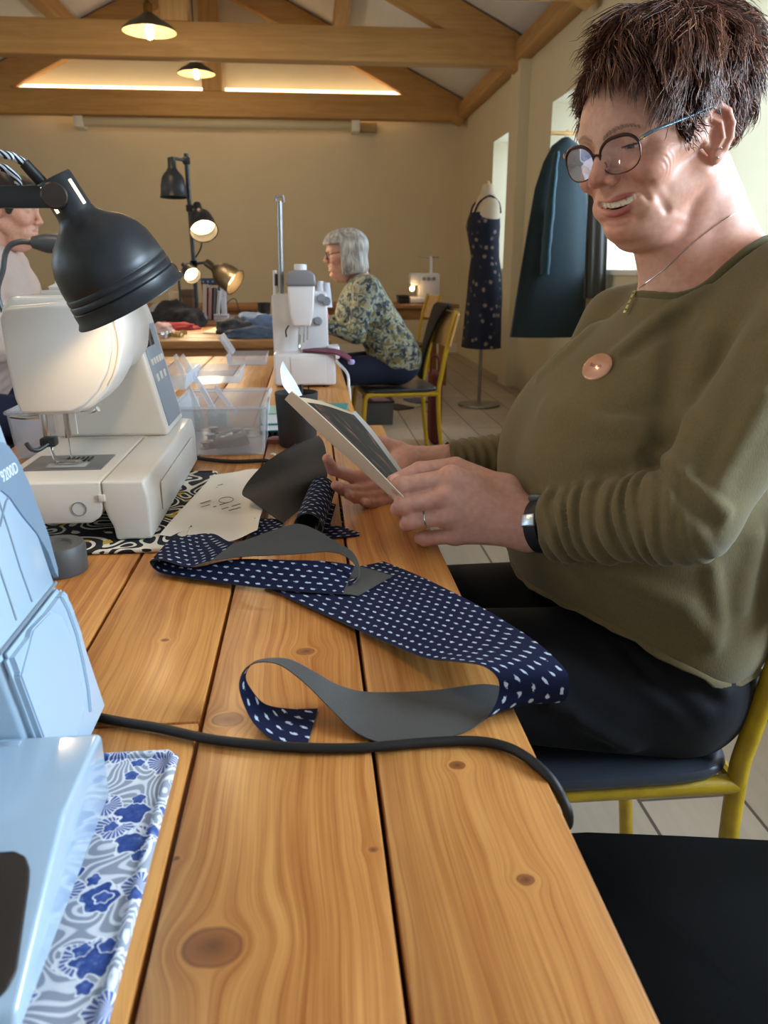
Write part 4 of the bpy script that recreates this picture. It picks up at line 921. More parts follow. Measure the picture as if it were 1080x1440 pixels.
def slab(name, pts, th, mt, parent, bev=.0015, off=.0):
    """plate on the sloping front, outlined by points of that plane"""
    ey = V((0, 1, 0)); ez = FN.cross(ey) * -1; ez = ey.cross(FN) * -1 if ez.z < 0 else ez; o = FP
    poly = [((p - o).dot(ey), (p - o).dot(ez)) for p in pts]; M = frame(o + FN * (off - .002), ey, FN * -1, ez)
    m = MB(); b = bmesh.new(); vs = [b.verts.new((x, 0, z)) for x, z in poly]; f = b.faces.new(vs); e = bmesh.ops.extrude_face_region(b, geom=[f]); bmesh.ops.translate(b, verts=[v for v in e['geom'] if isinstance(v, bmesh.types.BMVert)], vec=(0, -(th + .002), 0))
    bmesh.ops.recalc_face_normals(b, faces=b.faces)
    if bev: bmesh.ops.bevel(b, geom=b.edges[:], offset=bev, segments=2, affect='EDGES', clamp_overlap=True)
    m.bm(b, M); return m.build(name, mt, parent, 40)
def facept(y, z): return V((xf(z), y, z))
# looper door with its raised border, tension covers and seams
door = slab('looper_door', [facept(.4215, .750), facept(.529, .750), facept(.529, .846), facept(.524, .8525), facept(.4215, .8525)], .0065, M_SERG, body, .0035)
slab('door_rib', [onface(*p) for p in ((112, 1004), (116, 1004), (114, 970), (108, 930), (98, 890), (84, 852), (76, 838), (70, 842), (80, 860), (93, 896), (102, 934), (109, 972))], .0085, M_SERG, door, .0008)
slab('door_panel', [facept(.4225, .756), onface(104, 1000), onface(100, 960), onface(90, 905), onface(72, 868), onface(56, 862), onface(30, 888), facept(.4225, .838)], .0076, M_SERG2, door, .001)
dk = slab('model_panel', [onface(-8, 622)] + [onface(*p) for p in ((2, 622), (10, 628), (22, 645), (38, 678), (66, 752), (79, 800), (80, 812))] + [onface(*p) for p in ((76, 806), (66, 778), (50, 750), (30, 726), (12, 700), (0, 690), (-8, 690))], .0012, M_DECAL, body, 0)
yv = V((0, 1, 0)); zv = FN.cross(yv); zv = zv if zv.z > 0 else -zv
p = onface(4, 679, .0014); text('lettering', '9200D', (onface(25, 656) - onface(2, 680)).length / 3.1, frame(p, yv, zv, FN), mat('pale_lettering', hx('e6eef4'), .4), dk, .0002)
for q in (((-14, 668), (0, 709), (14, 752), (28, 798), (45, 846)), ((-30, 720), (0, 802), (12, 838), (23, 872)), ((0, 740), (8, 706), (14, 696))):
    m = MB(); m.tube([onface(a, b, .0003) for a, b in q], .0007, 6); m.build('tension_slot', M_SEAM, body)
m = MB(); m.tube([facept(.4215, .8545) + FN * .0005, facept(.5285, .8545) + FN * .0005], .0012, 6); m.build('door_seam', M_SEAM, body)
# bed in front, with a dark slab standing in for a reflection on its end
m = MB(); m.prism([(.4205, .754), (.4205, .797), (.4165, .801), (.345, .801), (.330, .795), (.262, .766), (.258, .754)], .20, frame(V((-.1335, 0, 0)), V((0, 1, 0)), V((-1, 0, 0)), V((0, 0, 1))), .0065, 4); bed = m.build('cloth_bed', M_SERG, t, 45)
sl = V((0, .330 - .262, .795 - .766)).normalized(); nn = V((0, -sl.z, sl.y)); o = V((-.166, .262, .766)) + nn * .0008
m = MB(); poly = [(.0285, .016), (.0240, .055), (.0225, .062), (.019, .068), (.013, .071), (-.10, .071), (-.10, .002), (.015, .002), (.022, .004), (.0265, .009)]; m.prism(poly, .004, frame(o + nn * .0012, V((1, 0, 0)), nn * -1, sl), .0015); m.build('dark_reflection', mat('dark_reflection_brown', hx('2e2621'), .25), bed)
for x in (-.262, -.19): m = MB(); m.span((x, .408, .8005), (x + .012, .413, .8015), .0004); m.build('latch_mark', M_SERG2, bed)
m = MB()
for k in range(4): m.tube([(-.33 + .02 * (k % 2), .22 + .075 * k, 1.04), (-.33 + .02 * (k % 2), .22 + .075 * k, 1.10)], .004, 8)
m.build('spool_pin', M_SERG2, t)

# floral mat under it
def floral_mat():
    t = NT('blue_floral_cotton'); c = t.coord(); nz = t.n('ShaderNodeTexNoise', Vector=c, Scale=28); nz.inputs['Detail'].default_value = 1
    wv = t.n('ShaderNodeVectorMath', operation='MULTIPLY_ADD', i0=nz.outputs['Color'], i1=(.016, .016, 0), i2=c).outputs[0]
    bands = t.math('SINE', t.math('MULTIPLY', t.noise(wv, 34, 0), 95)); col = t.ramp(bands, [(.12, hx('989eac')), (.26, hx('b9bbc0')), (.42, hx('d4d8e0')), (.95, hx('e3e5ea'))])
    def layer(col, scale, seed, R, k, shade, dark, light, rays=0):
        vo = t.n('ShaderNodeTexVoronoi', Vector=t.n('ShaderNodeVectorMath', operation='ADD', i0=c, i1=(seed, seed * .7, 0)).outputs[0], Scale=scale, Randomness=.8); vo.voronoi_dimensions = '2D'
        d = t.n('ShaderNodeVectorMath', operation='SUBTRACT', i0=t.n('ShaderNodeVectorMath', operation='ADD', i0=c, i1=(seed, seed * .7, 0)).outputs[0], i1=vo.outputs['Position']); s = t.n('ShaderNodeSeparateXYZ', i0=d.outputs[0])
        an = t.math('ARCTAN2', s.outputs[1], s.outputs[0]); r = t.math('SQRT', t.math('ADD', t.math('MULTIPLY', s.outputs[0], s.outputs[0]), t.math('MULTIPLY', s.outputs[1], s.outputs[1])))
        lim = t.math('MULTIPLY', t.math('ADD', .78, t.math('ADD', t.math('MULTIPLY', t.math('SINE', t.math('ADD', t.math('MULTIPLY', an, k), t.math('MULTIPLY', s.outputs[0], 90))), .10), t.math('MULTIPLY', t.math('SUBTRACT', t.noise(c, 150, 1), .5), .75))), R); q = t.math('DIVIDE', r, lim)
        if rays: inner = t.ramp(t.math('SINE', t.math('MULTIPLY', an, rays)), [(.3, dark), (.62, light)])
        else: inner = t.ramp(t.noise(c, 260, 2), [(.35, dark), (.62, shade), (.78, light)])
        edge = t.mix(t.ramp(q, [(.93, (0, 0, 0)), (1.0, (1, 1, 1))]), inner, (*hx('eef0f4'), 1)); return t.mix(t.math('LESS_THAN', q, 1.10), col, edge)
    col = layer(col, 26, .113, .0135, 3, hx('7d8ec0'), hx('54659f'), hx('dfe3ee'), 22); col = layer(col, 22, .0, .0125, 5, hx('3b5596'), hx('223d80'), hx('6f86bd'))
    col = layer(col, 40, .31, .0055, 5, hx('4a62a2'), hx('2b468a'), hx('7f94c6'))
    t.inp('Base Color', col); t.inp('Roughness', .9); t.bump(t.noise(c, 900, 2), .2, .0006); return t.m
M_FLORAL = floral_mat(); t = thing('quilted_mat', 'blue and white floral quilted mat under the foreground overlocker', 'mat', (-.28, .25, TZ))
m = MB()
def matpt(u, v, x0=-.47, x1=-.1035, y0=-.02, y1=.474, h=.0042): return (x0 + (x1 - x0) * u, y0 + (y1 - y0) * v + .002 * sin(u * 9), TZ + h + .0006 * sin(u * 40) * sin(v * 50) - .0022 * (max(0, (u - .96) / .04) ** 2 + max(0, (v - .97) / .03) ** 2 > .3) * 0)
m.grid(matpt, 40, 60); m.grid(lambda u, v: (matpt(u, v)[0], matpt(u, v)[1], TZ + .0004), 2, 2); m.build('pad', M_FLORAL, t, 60)
m = MB(); m.tube([(-.104, -.02, TZ + .0036), (-.1035, .25, TZ + .0034), (-.1035, .47, TZ + .0036), (-.108, .4745, TZ + .0036), (-.3, .4745, TZ + .0036), (-.47, .474, TZ + .0036)], .0036, 8); m.build('binding', M_FLORAL, t, 60)

# black mains lead across the table and over the edge
pts = [onz(x, y, TZ + .0042) for x, y in ((60, 992), (155, 1012), (225, 1024), (300, 1040), (400, 1050), (500, 1052), (600, 1044), (665, 1042))]
pts += [onz(708, 1049, TZ + .0042), onz(742, 1066, TZ + .0042), onz(772, 1093, TZ + .001), onz(790, 1122, TZ - .010), onz(799, 1155, TZ - .026), V((.168, .442, .66)), V((.172, .45, .45)), V((.17, .47, .15)), V((.14, .62, .006)), V((.05, .68, .005)), V((-.3, .7, .005))]
m = MB(); m.tube(spline(pts, 8), .0036, 12); tag(m.build('power_cable', M_BLACKRUB, origin=tuple(pts[4])), 'thick black power cable crossing the pine table and drooping over its edge', 'cable')

# ================================================================ NAVY SPRIGGED STRIPS
def sprig():
    t = NT('navy_sprigged_cotton'); uv = t.n('ShaderNodeTexCoord').outputs['UV']; s = t.n('ShaderNodeSeparateXYZ', i0=uv); u, v = s.outputs[0], s.outputs[1]
    row = t.math('FLOOR', t.math('DIVIDE', v, .0105)); uu = t.math('ADD', t.math('DIVIDE', u, .0125), t.math('MULTIPLY', row, .5))
    fu = t.math('MULTIPLY', t.math('SUBTRACT', t.math('FRACT', uu), .5), .0125); fv = t.math('MULTIPLY', t.math('SUBTRACT', t.math('FRACT', t.math('DIVIDE', v, .0105)), .5), .0105)
    n = t.noise(t.n('ShaderNodeVectorMath', operation='SCALE', i0=uv, Scale=1.0).outputs[0], 420, 2, .7)
    a = t.math('DIVIDE', fu, .0032); b = t.math('DIVIDE', fv, .0016); q = t.math('ADD', t.math('SQRT', t.math('ADD', t.math('MULTIPLY', a, a), t.math('MULTIPLY', b, b))), t.math('MULTIPLY', t.math('SUBTRACT', n, .5), 2.4))
    w = t.noise(t.n('ShaderNodeVectorMath', operation='SCALE', i0=uv, Scale=1.0).outputs[0], 1500, 1)
    t.inp('Base Color', t.mix(t.ramp(q, [(.72, (1, 1, 1)), (.95, (0, 0, 0))]), t.ramp(w, [(.3, hx('12162f')), (.7, hx('1b2244'))]), (*hx('c3d0e0'), 1))); t.inp('Roughness', .9); t.inp('Specular IOR Level', .15); t.bump(w, .25, .0005); return t.m
M_SPRIG = sprig(); M_FUSE = mat('grey_interfacing', hx('4a4744'), .9, spec=.2, var=.05, vscale=60, bump=.35, bscale=900, sheen=.08)
def ribbon(name, secs, top, bot, nu=10, nv=8, th=.0009, z0=TZ, crown=0.0, parent=None, v0=0.0):
    """strip of cloth through sections ((x, y, height), (x, y, height)) given as points of the table scene"""
    A = spline([a for a, b in secs], nu); B = spline([b for a, b in secs], nu); n = len(A); rows = []
    for i in range(n): rows.append([A[i].lerp(B[i], k / nv) for k in range(nv + 1)])
    nr = []
    for i in range(n):
        r = []
        for k in range(nv + 1):
            du = rows[min(i + 1, n - 1)][k] - rows[max(i - 1, 0)][k]; dv = rows[i][min(k + 1, nv)] - rows[i][max(k - 1, 0)]; r.append(du.cross(dv).normalized())
        nr.append(r)
    W = nv + 1; vs = [rows[i][k] + nr[i][k] * th * .5 for i in range(n) for k in range(W)] + [rows[i][k] - nr[i][k] * th * .5 for i in range(n) for k in range(W)]; o = n * W; fs = []; mi = []
    for i in range(n - 1):
        for k in range(nv):
            a, b, c, d = i * W + k, (i + 1) * W + k, (i + 1) * W + k + 1, i * W + k + 1; fs += [(a, b, c, d), (a + o, d + o, c + o, b + o)]; mi += [0, 1]
    for i in range(n - 1):
        for k in (0, nv): a, b = i * W + k, (i + 1) * W + k; fs.append((a, b, b + o, a + o)); mi.append(0)
    for i in (0, n - 1):
        for k in range(nv): a, b = i * W + k, i * W + k + 1; fs.append((a, b, b + o, a + o)); mi.append(0)
    me = bpy.data.meshes.new(name); me.from_pydata([tuple(p) for p in vs], [], fs); me.materials.append(top); me.materials.append(bot); me.polygons.foreach_set('material_index', mi); me.polygons.foreach_set('use_smooth', [True] * len(fs)); me.set_sharp_from_angle(angle=radians(50))
    su = [0.0]
    for i in range(1, n): su.append(su[-1] + (rows[i][nv // 2] - rows[i - 1][nv // 2]).length)
    uv = me.uv_layers.new(name='UVMap'); co = []
    for l in me.loops:
        j = l.vertex_index % o; i, k = divmod(j, W); co += [su[i], v0 + (rows[i][k] - rows[i][0]).length]
    uv.data.foreach_set('uv', co); ob = bpy.data.objects.new(name, me); COL.objects.link(ob)
    if parent: attach(ob, parent)
    return ob
S = lambda L: [(onz(a[0], a[1], TZ + a[2]), onz(b[0], b[1], TZ + b[2])) for a, b in L]
st = ribbon('cloth_strip', S([((430, 1056, .0015), (447, 997, .0015)), ((390, 1044, .002), (405, 997, .003)), ((358, 1018, .006), (372, 990, .009)), ((341, 985, .017), (352, 968, .020)), ((337, 960, .030), (345, 950, .031)), ((346, 940, .041), (356, 932, .041)), ((366, 931, .046), (380, 926, .044)), ((395, 936, .043), (408, 928, .042)),
    ((430, 962, .031), (440, 944, .034)), ((468, 1000, .014), (472, 962, .021)), ((502, 1031, .0045), (505, 972, .011)), ((545, 1046, .0015), (545, 974, .005)), ((600, 1043, .0012), (612, 971, .003)), ((655, 1029, .0015), (690, 963, .003)), ((688, 1004, .008), (755, 985, .005)), ((701, 976, .020), (792, 985, .015)), ((699, 953, .032), (800, 962, .030)),
    ((678, 936, .037), (793, 940, .037)), ((640, 930, .034), (760, 908, .034)), ((598, 925, .024), (715, 877, .025)), ((545, 904, .012), (660, 845, .015)), ((480, 875, .0045), (600, 815, .007)), ((425, 850, .003), (570, 802, .004)), ((370, 824, .002), (540, 790, .003))]), M_FUSE, M_SPRIG, 8, 10)
tag(st, 'long navy white-sprigged cloth strip with grey backing, looping along the table edge', 'fabric')
SEC2 = [((503, 838, .006), (552, 810, .006)), ((488, 836, .006), (510, 798, .009)), ((455, 834, .006), (462, 790, .018)), ((400, 830, .006), (405, 788, .020)), ((330, 822, .005), (330, 787, .019)), ((265, 813, .005), (270, 798, .010)), ((225, 805, .006), (240, 785, .012)), ((211, 790, .015), (236, 762, .018)), ((230, 788, .021), (268, 753, .021)), ((265, 797, .021), (300, 751, .024)),
    ((296, 789, .024), (330, 763, .032)), ((340, 783, .026), (378, 748, .042)), ((383, 781, .028), (416, 737, .048)), ((430, 778, .030), (446, 746, .044)), ((462, 776, .030), (472, 762, .037)), ((487, 783, .027), (495, 776, .030)), ((503, 802, .017), (505, 795, .020)), ((497, 822, .008), (503, 812, .010)), ((470, 828, .007), (480, 815, .008))]
st2 = ribbon('cloth_strip', S(SEC2), M_FUSE, M_SPRIG, 8, 10)
# the strip twists over twice: printed side up at the left fold, backing up at the loose end
for j, pl in enumerate(st2.data.polygons):
    i = j // 20
    if j < 20 * (len(SEC2) - 1) * 8 and (i < 10 or 51 < i < 80): pl.material_index = 1 - pl.material_index
tag(st2, 'folded strip of navy sprigged cloth showing grey backing, lying behind the long strip', 'fabric')
fl = ribbon('cloth_strip', [(onz(398, 736, TZ + .003), onz(455, 690, TZ + .003)), (onY(355, 705, 1.02), onY(460, 668, 1.10)), (onY(341, 690, 1.05), onY(459, 640, 1.13)), (onY(372, 652, 1.08), onY(455, 622, 1.15)), (onY(412, 626, 1.12), onY(448, 613, 1.17))], M_SPRIG, M_FUSE, 10, 8)
tag(fl, 'stiff grey-backed cloth piece standing up in a curve behind the folded strip', 'fabric')
# small roll of the printed strip
m = []
for i in range(26):
    a = -1.2 + i / 25 * 7.6; r = .0215 - .0105 * i / 25; cx, cz = .0, .0225
    c0, c1 = onz(432, 765, TZ), onz(452, 708, TZ); w = V((c1.x - c0.x, c1.y - c0.y, 0)); e = V((w.y, -w.x, 0)).normalized()
    p = V((c0.x, c0.y, TZ + .0225)) + e * (r * cos(a)) + V((0, 0, r * sin(a))); m.append((p, p + w))
m = [(m[0][0] + V((.042, -.012, -.018)), m[0][1] + V((.040, -.02, -.018))), (m[0][0] + V((.018, -.004, -.004)), m[0][1] + V((.018, -.008, -.004)))] + m
rl = ribbon('cloth_strip', m, M_FUSE, M_SPRIG, 2, 6); tag(rl, 'small rolled end of navy sprigged strip beside the reading hand', 'fabric')
sc = ribbon('cloth_scrap', S([((342, 740, .006), (348, 728, .008)), ((352, 752, .010), (362, 729, .013)), ((372, 752, .004), (385, 730, .004)), ((392, 748, .002), (400, 733, .002))]), M_SPRIG, M_FUSE, 6, 4); tag(sc, 'small scrap of sprigged navy cloth behind the folded strip', 'fabric')
sc = ribbon('cloth_scrap', S([((455, 757, .0015), (462, 738, .0015)), ((480, 756, .0015), (485, 742, .0015)), ((505, 753, .0015), (506, 750, .0015))]), M_SPRIG, M_FUSE, 6, 4); tag(sc, 'pointed sprigged cloth scrap lying flat below the booklet', 'fabric')

# ================================================================ BOOKLET
def page_photo():
    t = NT('dark_photo_page'); u = t.n('ShaderNodeTexCoord').outputs['UV']; s = t.n('ShaderNodeSeparateXYZ', i0=u)
    n = t.noise(t.n('ShaderNodeMapping', i0=u, Scale=(1.3, 5.5, 1), Rotation=(0, 0, .35)).outputs[0], 2.2, 3, .5, .6)
    c = t.ramp(n, [(.40, hx('15100f')), (.56, hx('2e201b')), (.66, hx('7a5440')), (.74, hx('a37a60'))]); m = t.math('LESS_THAN', s.outputs[0], .06); t.inp('Base Color', t.mix(m, c, (*hx('d9c3a2'), 1))); t.inp('Roughness', .5); t.inp('Specular IOR Level', .25); return t.m
M_PAPER = mat('cream_paper', hx('e6d8c2'), .7); M_PAPERB = mat('white_paper', hx('eef2f6'), .6); M_PHOTO = page_photo()
def sheet(name, P, mt, parent=None, nu=14, nv=10, th=.0006, bot=None):
    """curved sheet through a small net of points (rows along u)"""
    rows = [spline(r, nv) for r in P]; cols = [spline([r[k] for r in rows], nu) for k in range(len(rows[0]))]; nu_, nv_ = len(cols[0]), len(cols); G = [[cols[k][i] for k in range(nv_)] for i in range(nu_)]; vs = []; fs = []; mi = []; o = nu_ * nv_; N = []
    for i in range(nu_):
        for k in range(nv_):
            du = G[min(i + 1, nu_ - 1)][k] - G[max(i - 1, 0)][k]; dv = G[i][min(k + 1, nv_ - 1)] - G[i][max(k - 1, 0)]; N.append(du.cross(dv).normalized())
    vs = [G[i][k] + N[i * nv_ + k] * th / 2 for i in range(nu_) for k in range(nv_)] + [G[i][k] - N[i * nv_ + k] * th / 2 for i in range(nu_) for k in range(nv_)]
    for i in range(nu_ - 1):
        for k in range(nv_ - 1): a, b, c, d = i * nv_ + k, (i + 1) * nv_ + k, (i + 1) * nv_ + k + 1, i * nv_ + k + 1; fs += [(a, b, c, d), (a + o, d + o, c + o, b + o)]; mi += [0, 1]
    for i in range(nu_ - 1):
        for k in (0, nv_ - 1): a, b = i * nv_ + k, (i + 1) * nv_ + k; fs.append((a, b, b + o, a + o)); mi.append(1)
    for k in range(nv_ - 1):
        for i in (0, nu_ - 1): a, b = i * nv_ + k, i * nv_ + k + 1; fs.append((a, b, b + o, a + o)); mi.append(1)
    me = bpy.data.meshes.new(name); me.from_pydata([tuple(v) for v in vs], [], fs); me.materials.append(mt); me.materials.append(bot or mt); me.polygons.foreach_set('material_index', mi); me.polygons.foreach_set('use_smooth', [True] * len(fs)); me.set_sharp_from_angle(angle=radians(60))
    uv = me.uv_layers.new(name='UVMap'); co = []
    for l in me.loops: j = l.vertex_index % o; co += [(j // nv_) / (nu_ - 1), (j % nv_) / (nv_ - 1)]
    uv.data.foreach_set('uv', co); ob = bpy.data.objects.new(name, me); COL.objects.link(ob)
    if parent: attach(ob, parent)
    return ob
t = thing('booklet', 'open booklet with a dark photo page, held in both hands of the person in olive', 'booklet', onY(500, 650, .95))
sp = [onY(402, 561, .955), onY(446, 605, .95), onY(526, 676, .94), onY(596, 738, .93)]
ne = [onY(410, 550, .885), onY(447, 580, .872), onY(507, 637, .862), onY(567, 698, .862)]
fe = [onY(494, 580, 1.05), onY(515, 604, 1.045), onY(540, 637, 1.03), onY(569, 676, 1.01)]
fm = [a.lerp(b, .5) + V((0, 0, .006)) + onY(440, 565, 1.0) * 0 for a, b in zip(sp, fe)]
f0 = [a.lerp(b, .12) + V((.004, 0, .004)) for a, b in zip(sp, fe)]
sheet('far_page', list(zip(*[])) or [[sp[i], f0[i], fm[i], fe[i]] for i in range(4)], M_PHOTO, t, 10, 8, .0012, M_PAPER)
sheet('near_page', [[sp[i], sp[i].lerp(ne[i], .5) + V((-.004, 0, -.004)), ne[i]] for i in range(4)], M_PAPER, t, 10, 8, .0012, M_PAPER)
fe2 = [p + (onY(x, y, Y) - p) for p, (x, y, Y) in zip(fe, ((499, 577, 1.055), (521, 601, 1.05), (546, 634, 1.035), (573, 672, 1.015)))]
sheet('page_block', [[fe[i] + V((0, 0, -.001)), fe2[i] + V((0, 0, -.001))] for i in range(4)], M_PAPERB, t, 10, 3, .0016)
sheet('curled_page', [[onY(406, 553, .89), onY(414, 558, .93), onY(425, 556, .96)], [onY(397, 540, .89), onY(405, 541, .91), onY(416, 538, .93)], [onY(394, 520, .89), onY(398, 520, .895), onY(404, 519, .90)], [onY(397, 508, .89), onY(397.6, 508, .89), onY(398.2, 508, .89)]], M_PAPERB, t, 6, 4, .0005)

# ================================================================ SEWING MACHINE UNDER THE LAMP
M_CREAM = mat('warm_white_plastic', hx('e4dfd8'), .28, coat=.2)
M_CREAM2 = mat('warm_white_satin', hx('d9d3cb'), .4)
M_PANEL = mat('blue_grey_panel', hx('8d98a3'), .35)
t = thing('sewing_machine', 'cream sewing machine with grey needle plate under the black lamp', 'sewing machine', (-.29, 1.13, TZ))
m = MB(); m.prism([(-.203, .7465), (-.2035, .80), (-.2075, .822), (-.258, .8225), (-.258, .790), (-.2545, .776), (-.249, .764), (-.247, .7465)], .41, Matrix.Translation((0, .925, 0)), .004, 3); base = m.build('base', M_CREAM, t, 40)
m = MB(); m.span((-.39, 1.188, .7465), (-.246, 1.335, .823), .005); m.build('rear_base', M_CREAM, base)
m = MB(); m.prism([(-.2585, .822), (-.2585, .788), (-.264, .776), (-.275, .769), (-.38, .769), (-.39, .78), (-.39, .818), (-.385, .822)], .262, Matrix.Translation((0, .926, 0)), .004, 3); fa = m.build('free_arm', M_CREAM2, t, 40)
c = onY(111, 716, .925); m = MB(); m.tube([(c.x + .0085 * cos(a), .9255, c.z + .0085 * sin(a)) for a in [2 * pi * k / 30 for k in range(30)]], .0006, 6, closed=True); m.build('end_cap_ring', M_SEAM, fa)
m = MB(); m.span((-.263, .9235, .797), (-.2545, .9265, .806), .001); m.build('catch', M_CREAM, fa)
m = MB(); m.span((-.372, .985, .8215), (-.272, 1.065, .8235), .001); np_ = m.build('needle_plate', mat('grey_needle_plate', hx('8b8f93'), .3, metal=.6), t)
m = MB(); m.span((-.345, .995, .8236), (-.295, 1.020, .8242), .0002); m.build('bobbin_cover', mat('smoked_clear', hx('a9adb0'), .1), np_)
m = MB()
for k in range(6): m.span((-.330 + .006 * k, 1.028, .8238), (-.3275 + .006 * k, 1.05, .8248))
m.build('feed_dogs', M_BLACKPL, np_)
m = MB(); m.prism([(-.221, .8222), (-.2585, .995), (-.272, 1.034), (-.375, 1.036), (-.39, 1.02), (-.39, .8222)], .148, Matrix.Translation((0, 1.187, 0)), .007, 3); pil = m.build('pillar', M_CREAM, t, 40)
m = MB(); m.prism([(-.262, .93), (-.242, .955), (-.236, .99), (-.247, 1.028), (-.262, 1.035), (-.37, 1.036), (-.385, 1.02), (-.385, .94), (-.375, .93)], .17, Matrix.Translation((0, 1.03, 0)), .008, 3); m.build('arm', M_CREAM, t, 40)
HPOLY = [(-.362, 1.016), (-.356, 1.0265), (-.30, 1.031), (-.248, 1.031), (-.232, 1.022), (-.2255, 1.003), (-.2275, .975), (-.236, .947), (-.252, .922), (-.272, .904), (-.289, .8965), (-.352, .8955), (-.357, .915), (-.3605, .96)]
m = MB(); m.prism(HPOLY, .085, Matrix.Translation((0, .972, 0)), .009, 4); hd = m.build('head_cover', M_CREAM, t, 40)
cx_, cz_ = -.30, .965; m = MB(); m.prism([(cx_ + (x - cx_) * .93 - .006, cz_ + (z - cz_) * .95) for x, z in HPOLY], .010, Matrix.Translation((0, .9655, 0)), .004, 3); m.build('face_plate', M_CREAM, hd, 40)
m = MB(); m.tube(spline([(-.232, .966, 1.012), (-.229, .966, .98), (-.237, .966, .95), (-.247, .966, .932)], 6), .002, 8); m.build('thread_guide', M_CREAM2, hd)
# needle bar, presser foot
m = MB(); m.lathe([(.0035, .862), (.0035, .905)], Matrix.Translation((-.322, 1.032, 0)), 12); m.lathe([(.0042, .855), (.0042, .866)], Matrix.Translation((-.322, 1.032, 0)), 12); m.build('needle_bar', M_STEEL, t)
m = MB(); m.tube([(-.322, 1.032, .856), (-.322, 1.032, .826)], .0008, 8); m.build('needle', M_STEEL, t)
m = MB(); m.span((-.352, 1.025, .845), (-.344, 1.033, .905), .001); pb = m.build('presser_bar', M_STEEL, t)
m = MB(); m.span((-.356, 1.018, .845), (-.336, 1.036, .857), .003); m.tube(spline([(-.345, 1.02, .85), (-.352, 1.0, .846), (-.357, .99, .850), (-.360, .986, .858)], 4), .003, 8); m.build('foot_holder', M_BLACKMETAL, pb)
m = MB(); m.tube(spline([(-.345, 1.028, .848), (-.341, 1.022, .836), (-.335, 1.016, .828), (-.312, 1.012, .8265)], 5), .0022, 8); m.span((-.336, 1.006, .8245), (-.305, 1.026, .8268), .001); m.build('presser_foot', M_STEEL, pb)
m = MB(); m.tube(spline([(-.37, .975, .8945), (-.352, .972, .893), (-.335, .972, .894)], 4), .0026, 8); m.build('thread_cutter', M_STEEL, hd)
m = MB(); m.tube(spline([(-.285, .975, .898), (-.270, .968, .900), (-.262, .965, .904)], 4), [.002] * 8 + [.0036], 8); m.build('needle_threader', M_STEEL, hd)
m = MB(); m.tube([(-.31, 1.03, .90), (-.309, 1.03, .86)], .0005, 6); m.build('thread', M_PAPERB, t)
# front strip with screen and keys
q = lambda y, z, o=0: V((-.221 - (z - .822) * .2168 + o, y, z)); fy, fz = V((0, 1, 0)), (q(0, 1) - q(0, 0)).normalized(); fn = fy.cross(fz); fn = fn if fn.x > 0 else -fn
def fbox(name, y0, y1, z0, z1, th, mt, par): m = MB(); m.box((0, 0, 0), (y1 - y0, (z1 - z0), th), min(.001, th * .4), 2, frame(q((y0 + y1) / 2, (z0 + z1) / 2), fy, fz, fn)); return m.build(name, mt, par)
cp = fbox('control_strip', 1.205, 1.318, .832, .985, .003, M_PANEL, pil); fbox('screen', 1.215, 1.275, .952, .978, .005, mat('dark_screen', hx('1d2328'), .1), cp)
for k in range(5): fbox('key', 1.215 + .02 * k, 1.228 + .02 * k, .925, .935, .005, M_CREAM2, cp)
for k in range(3): fbox('key', 1.22 + .03 * k, 1.235 + .03 * k, .900, .912, .005, M_CREAM2, cp)
m = MB(); m.span((-.2025, 1.0, .762), (-.201, 1.28, .80), .0006); m.build('side_groove', M_CREAM2, base)
m = MB(); m.span((-.345, 1.06, 1.034), (-.285, 1.16, 1.041), .003); m.build('lid', M_CREAM2, t)
m = MB(); m.lathe([(0, 0), (.02, 0), (.022, .006), (.013, .010), (.012, .020), (0, .022)], Matrix.Translation((-.322, 1.10, 1.039)), 20); m.build('spool_cap', M_PAPERB, t)
m = MB(); m.lathe([(0, 0), (.03, 0), (.034, .004), (.034, .016), (.03, .02), (0, .02)], frame((-.31, 1.335, .96), (1, 0, 0), (0, 0, -1), (0, 1, 0)), 24); m.build('handwheel', M_CREAM2, t)
def swirl_mat():
    t = NT('black_white_swirl_cotton'); c = t.coord(); nz = t.n('ShaderNodeTexNoise', Vector=c, Scale=14); nz.inputs['Detail'].default_value = 0
    wv = t.n('ShaderNodeVectorMath', operation='MULTIPLY_ADD', i0=nz.outputs['Color'], i1=(.05, .05, 0), i2=c).outputs[0]
    s = t.math('SINE', t.math('MULTIPLY', t.noise(wv, 20, 0), 46)); y = t.noise(c, 34, 1)
    col = t.ramp(s, [(.40, hx('181a24')), (.48, hx('e6dfcf'))]); col = t.mix(t.math('MULTIPLY', t.math('GREATER_THAN', y, .60), t.math('GREATER_THAN', s, -.1)), col, (*hx('c2a63c'), 1)); t.inp('Base Color', col); t.inp('Roughness', .9); return t.m
M_SWIRL = swirl_mat(); t = thing('quilted_mat', 'black, white and yellow swirl-patterned mat under the cream sewing machine', 'mat', (-.29, 1.08, TZ))
m = MB(); m.span((-.43, .893, TZ + .0004), (-.163, 1.262, TZ + .005), .002); m.build('pad', M_SWIRL, t)
m = MB(); m.tube([(-.43, .894, TZ + .0035), (-.166, .894, TZ + .0035), (-.163, .899, TZ + .0035), (-.163, 1.258, TZ + .0035), (-.17, 1.262, TZ + .0035), (-.43, 1.262, TZ + .0035)], .003, 8); m.build('binding', M_SWIRL, t)

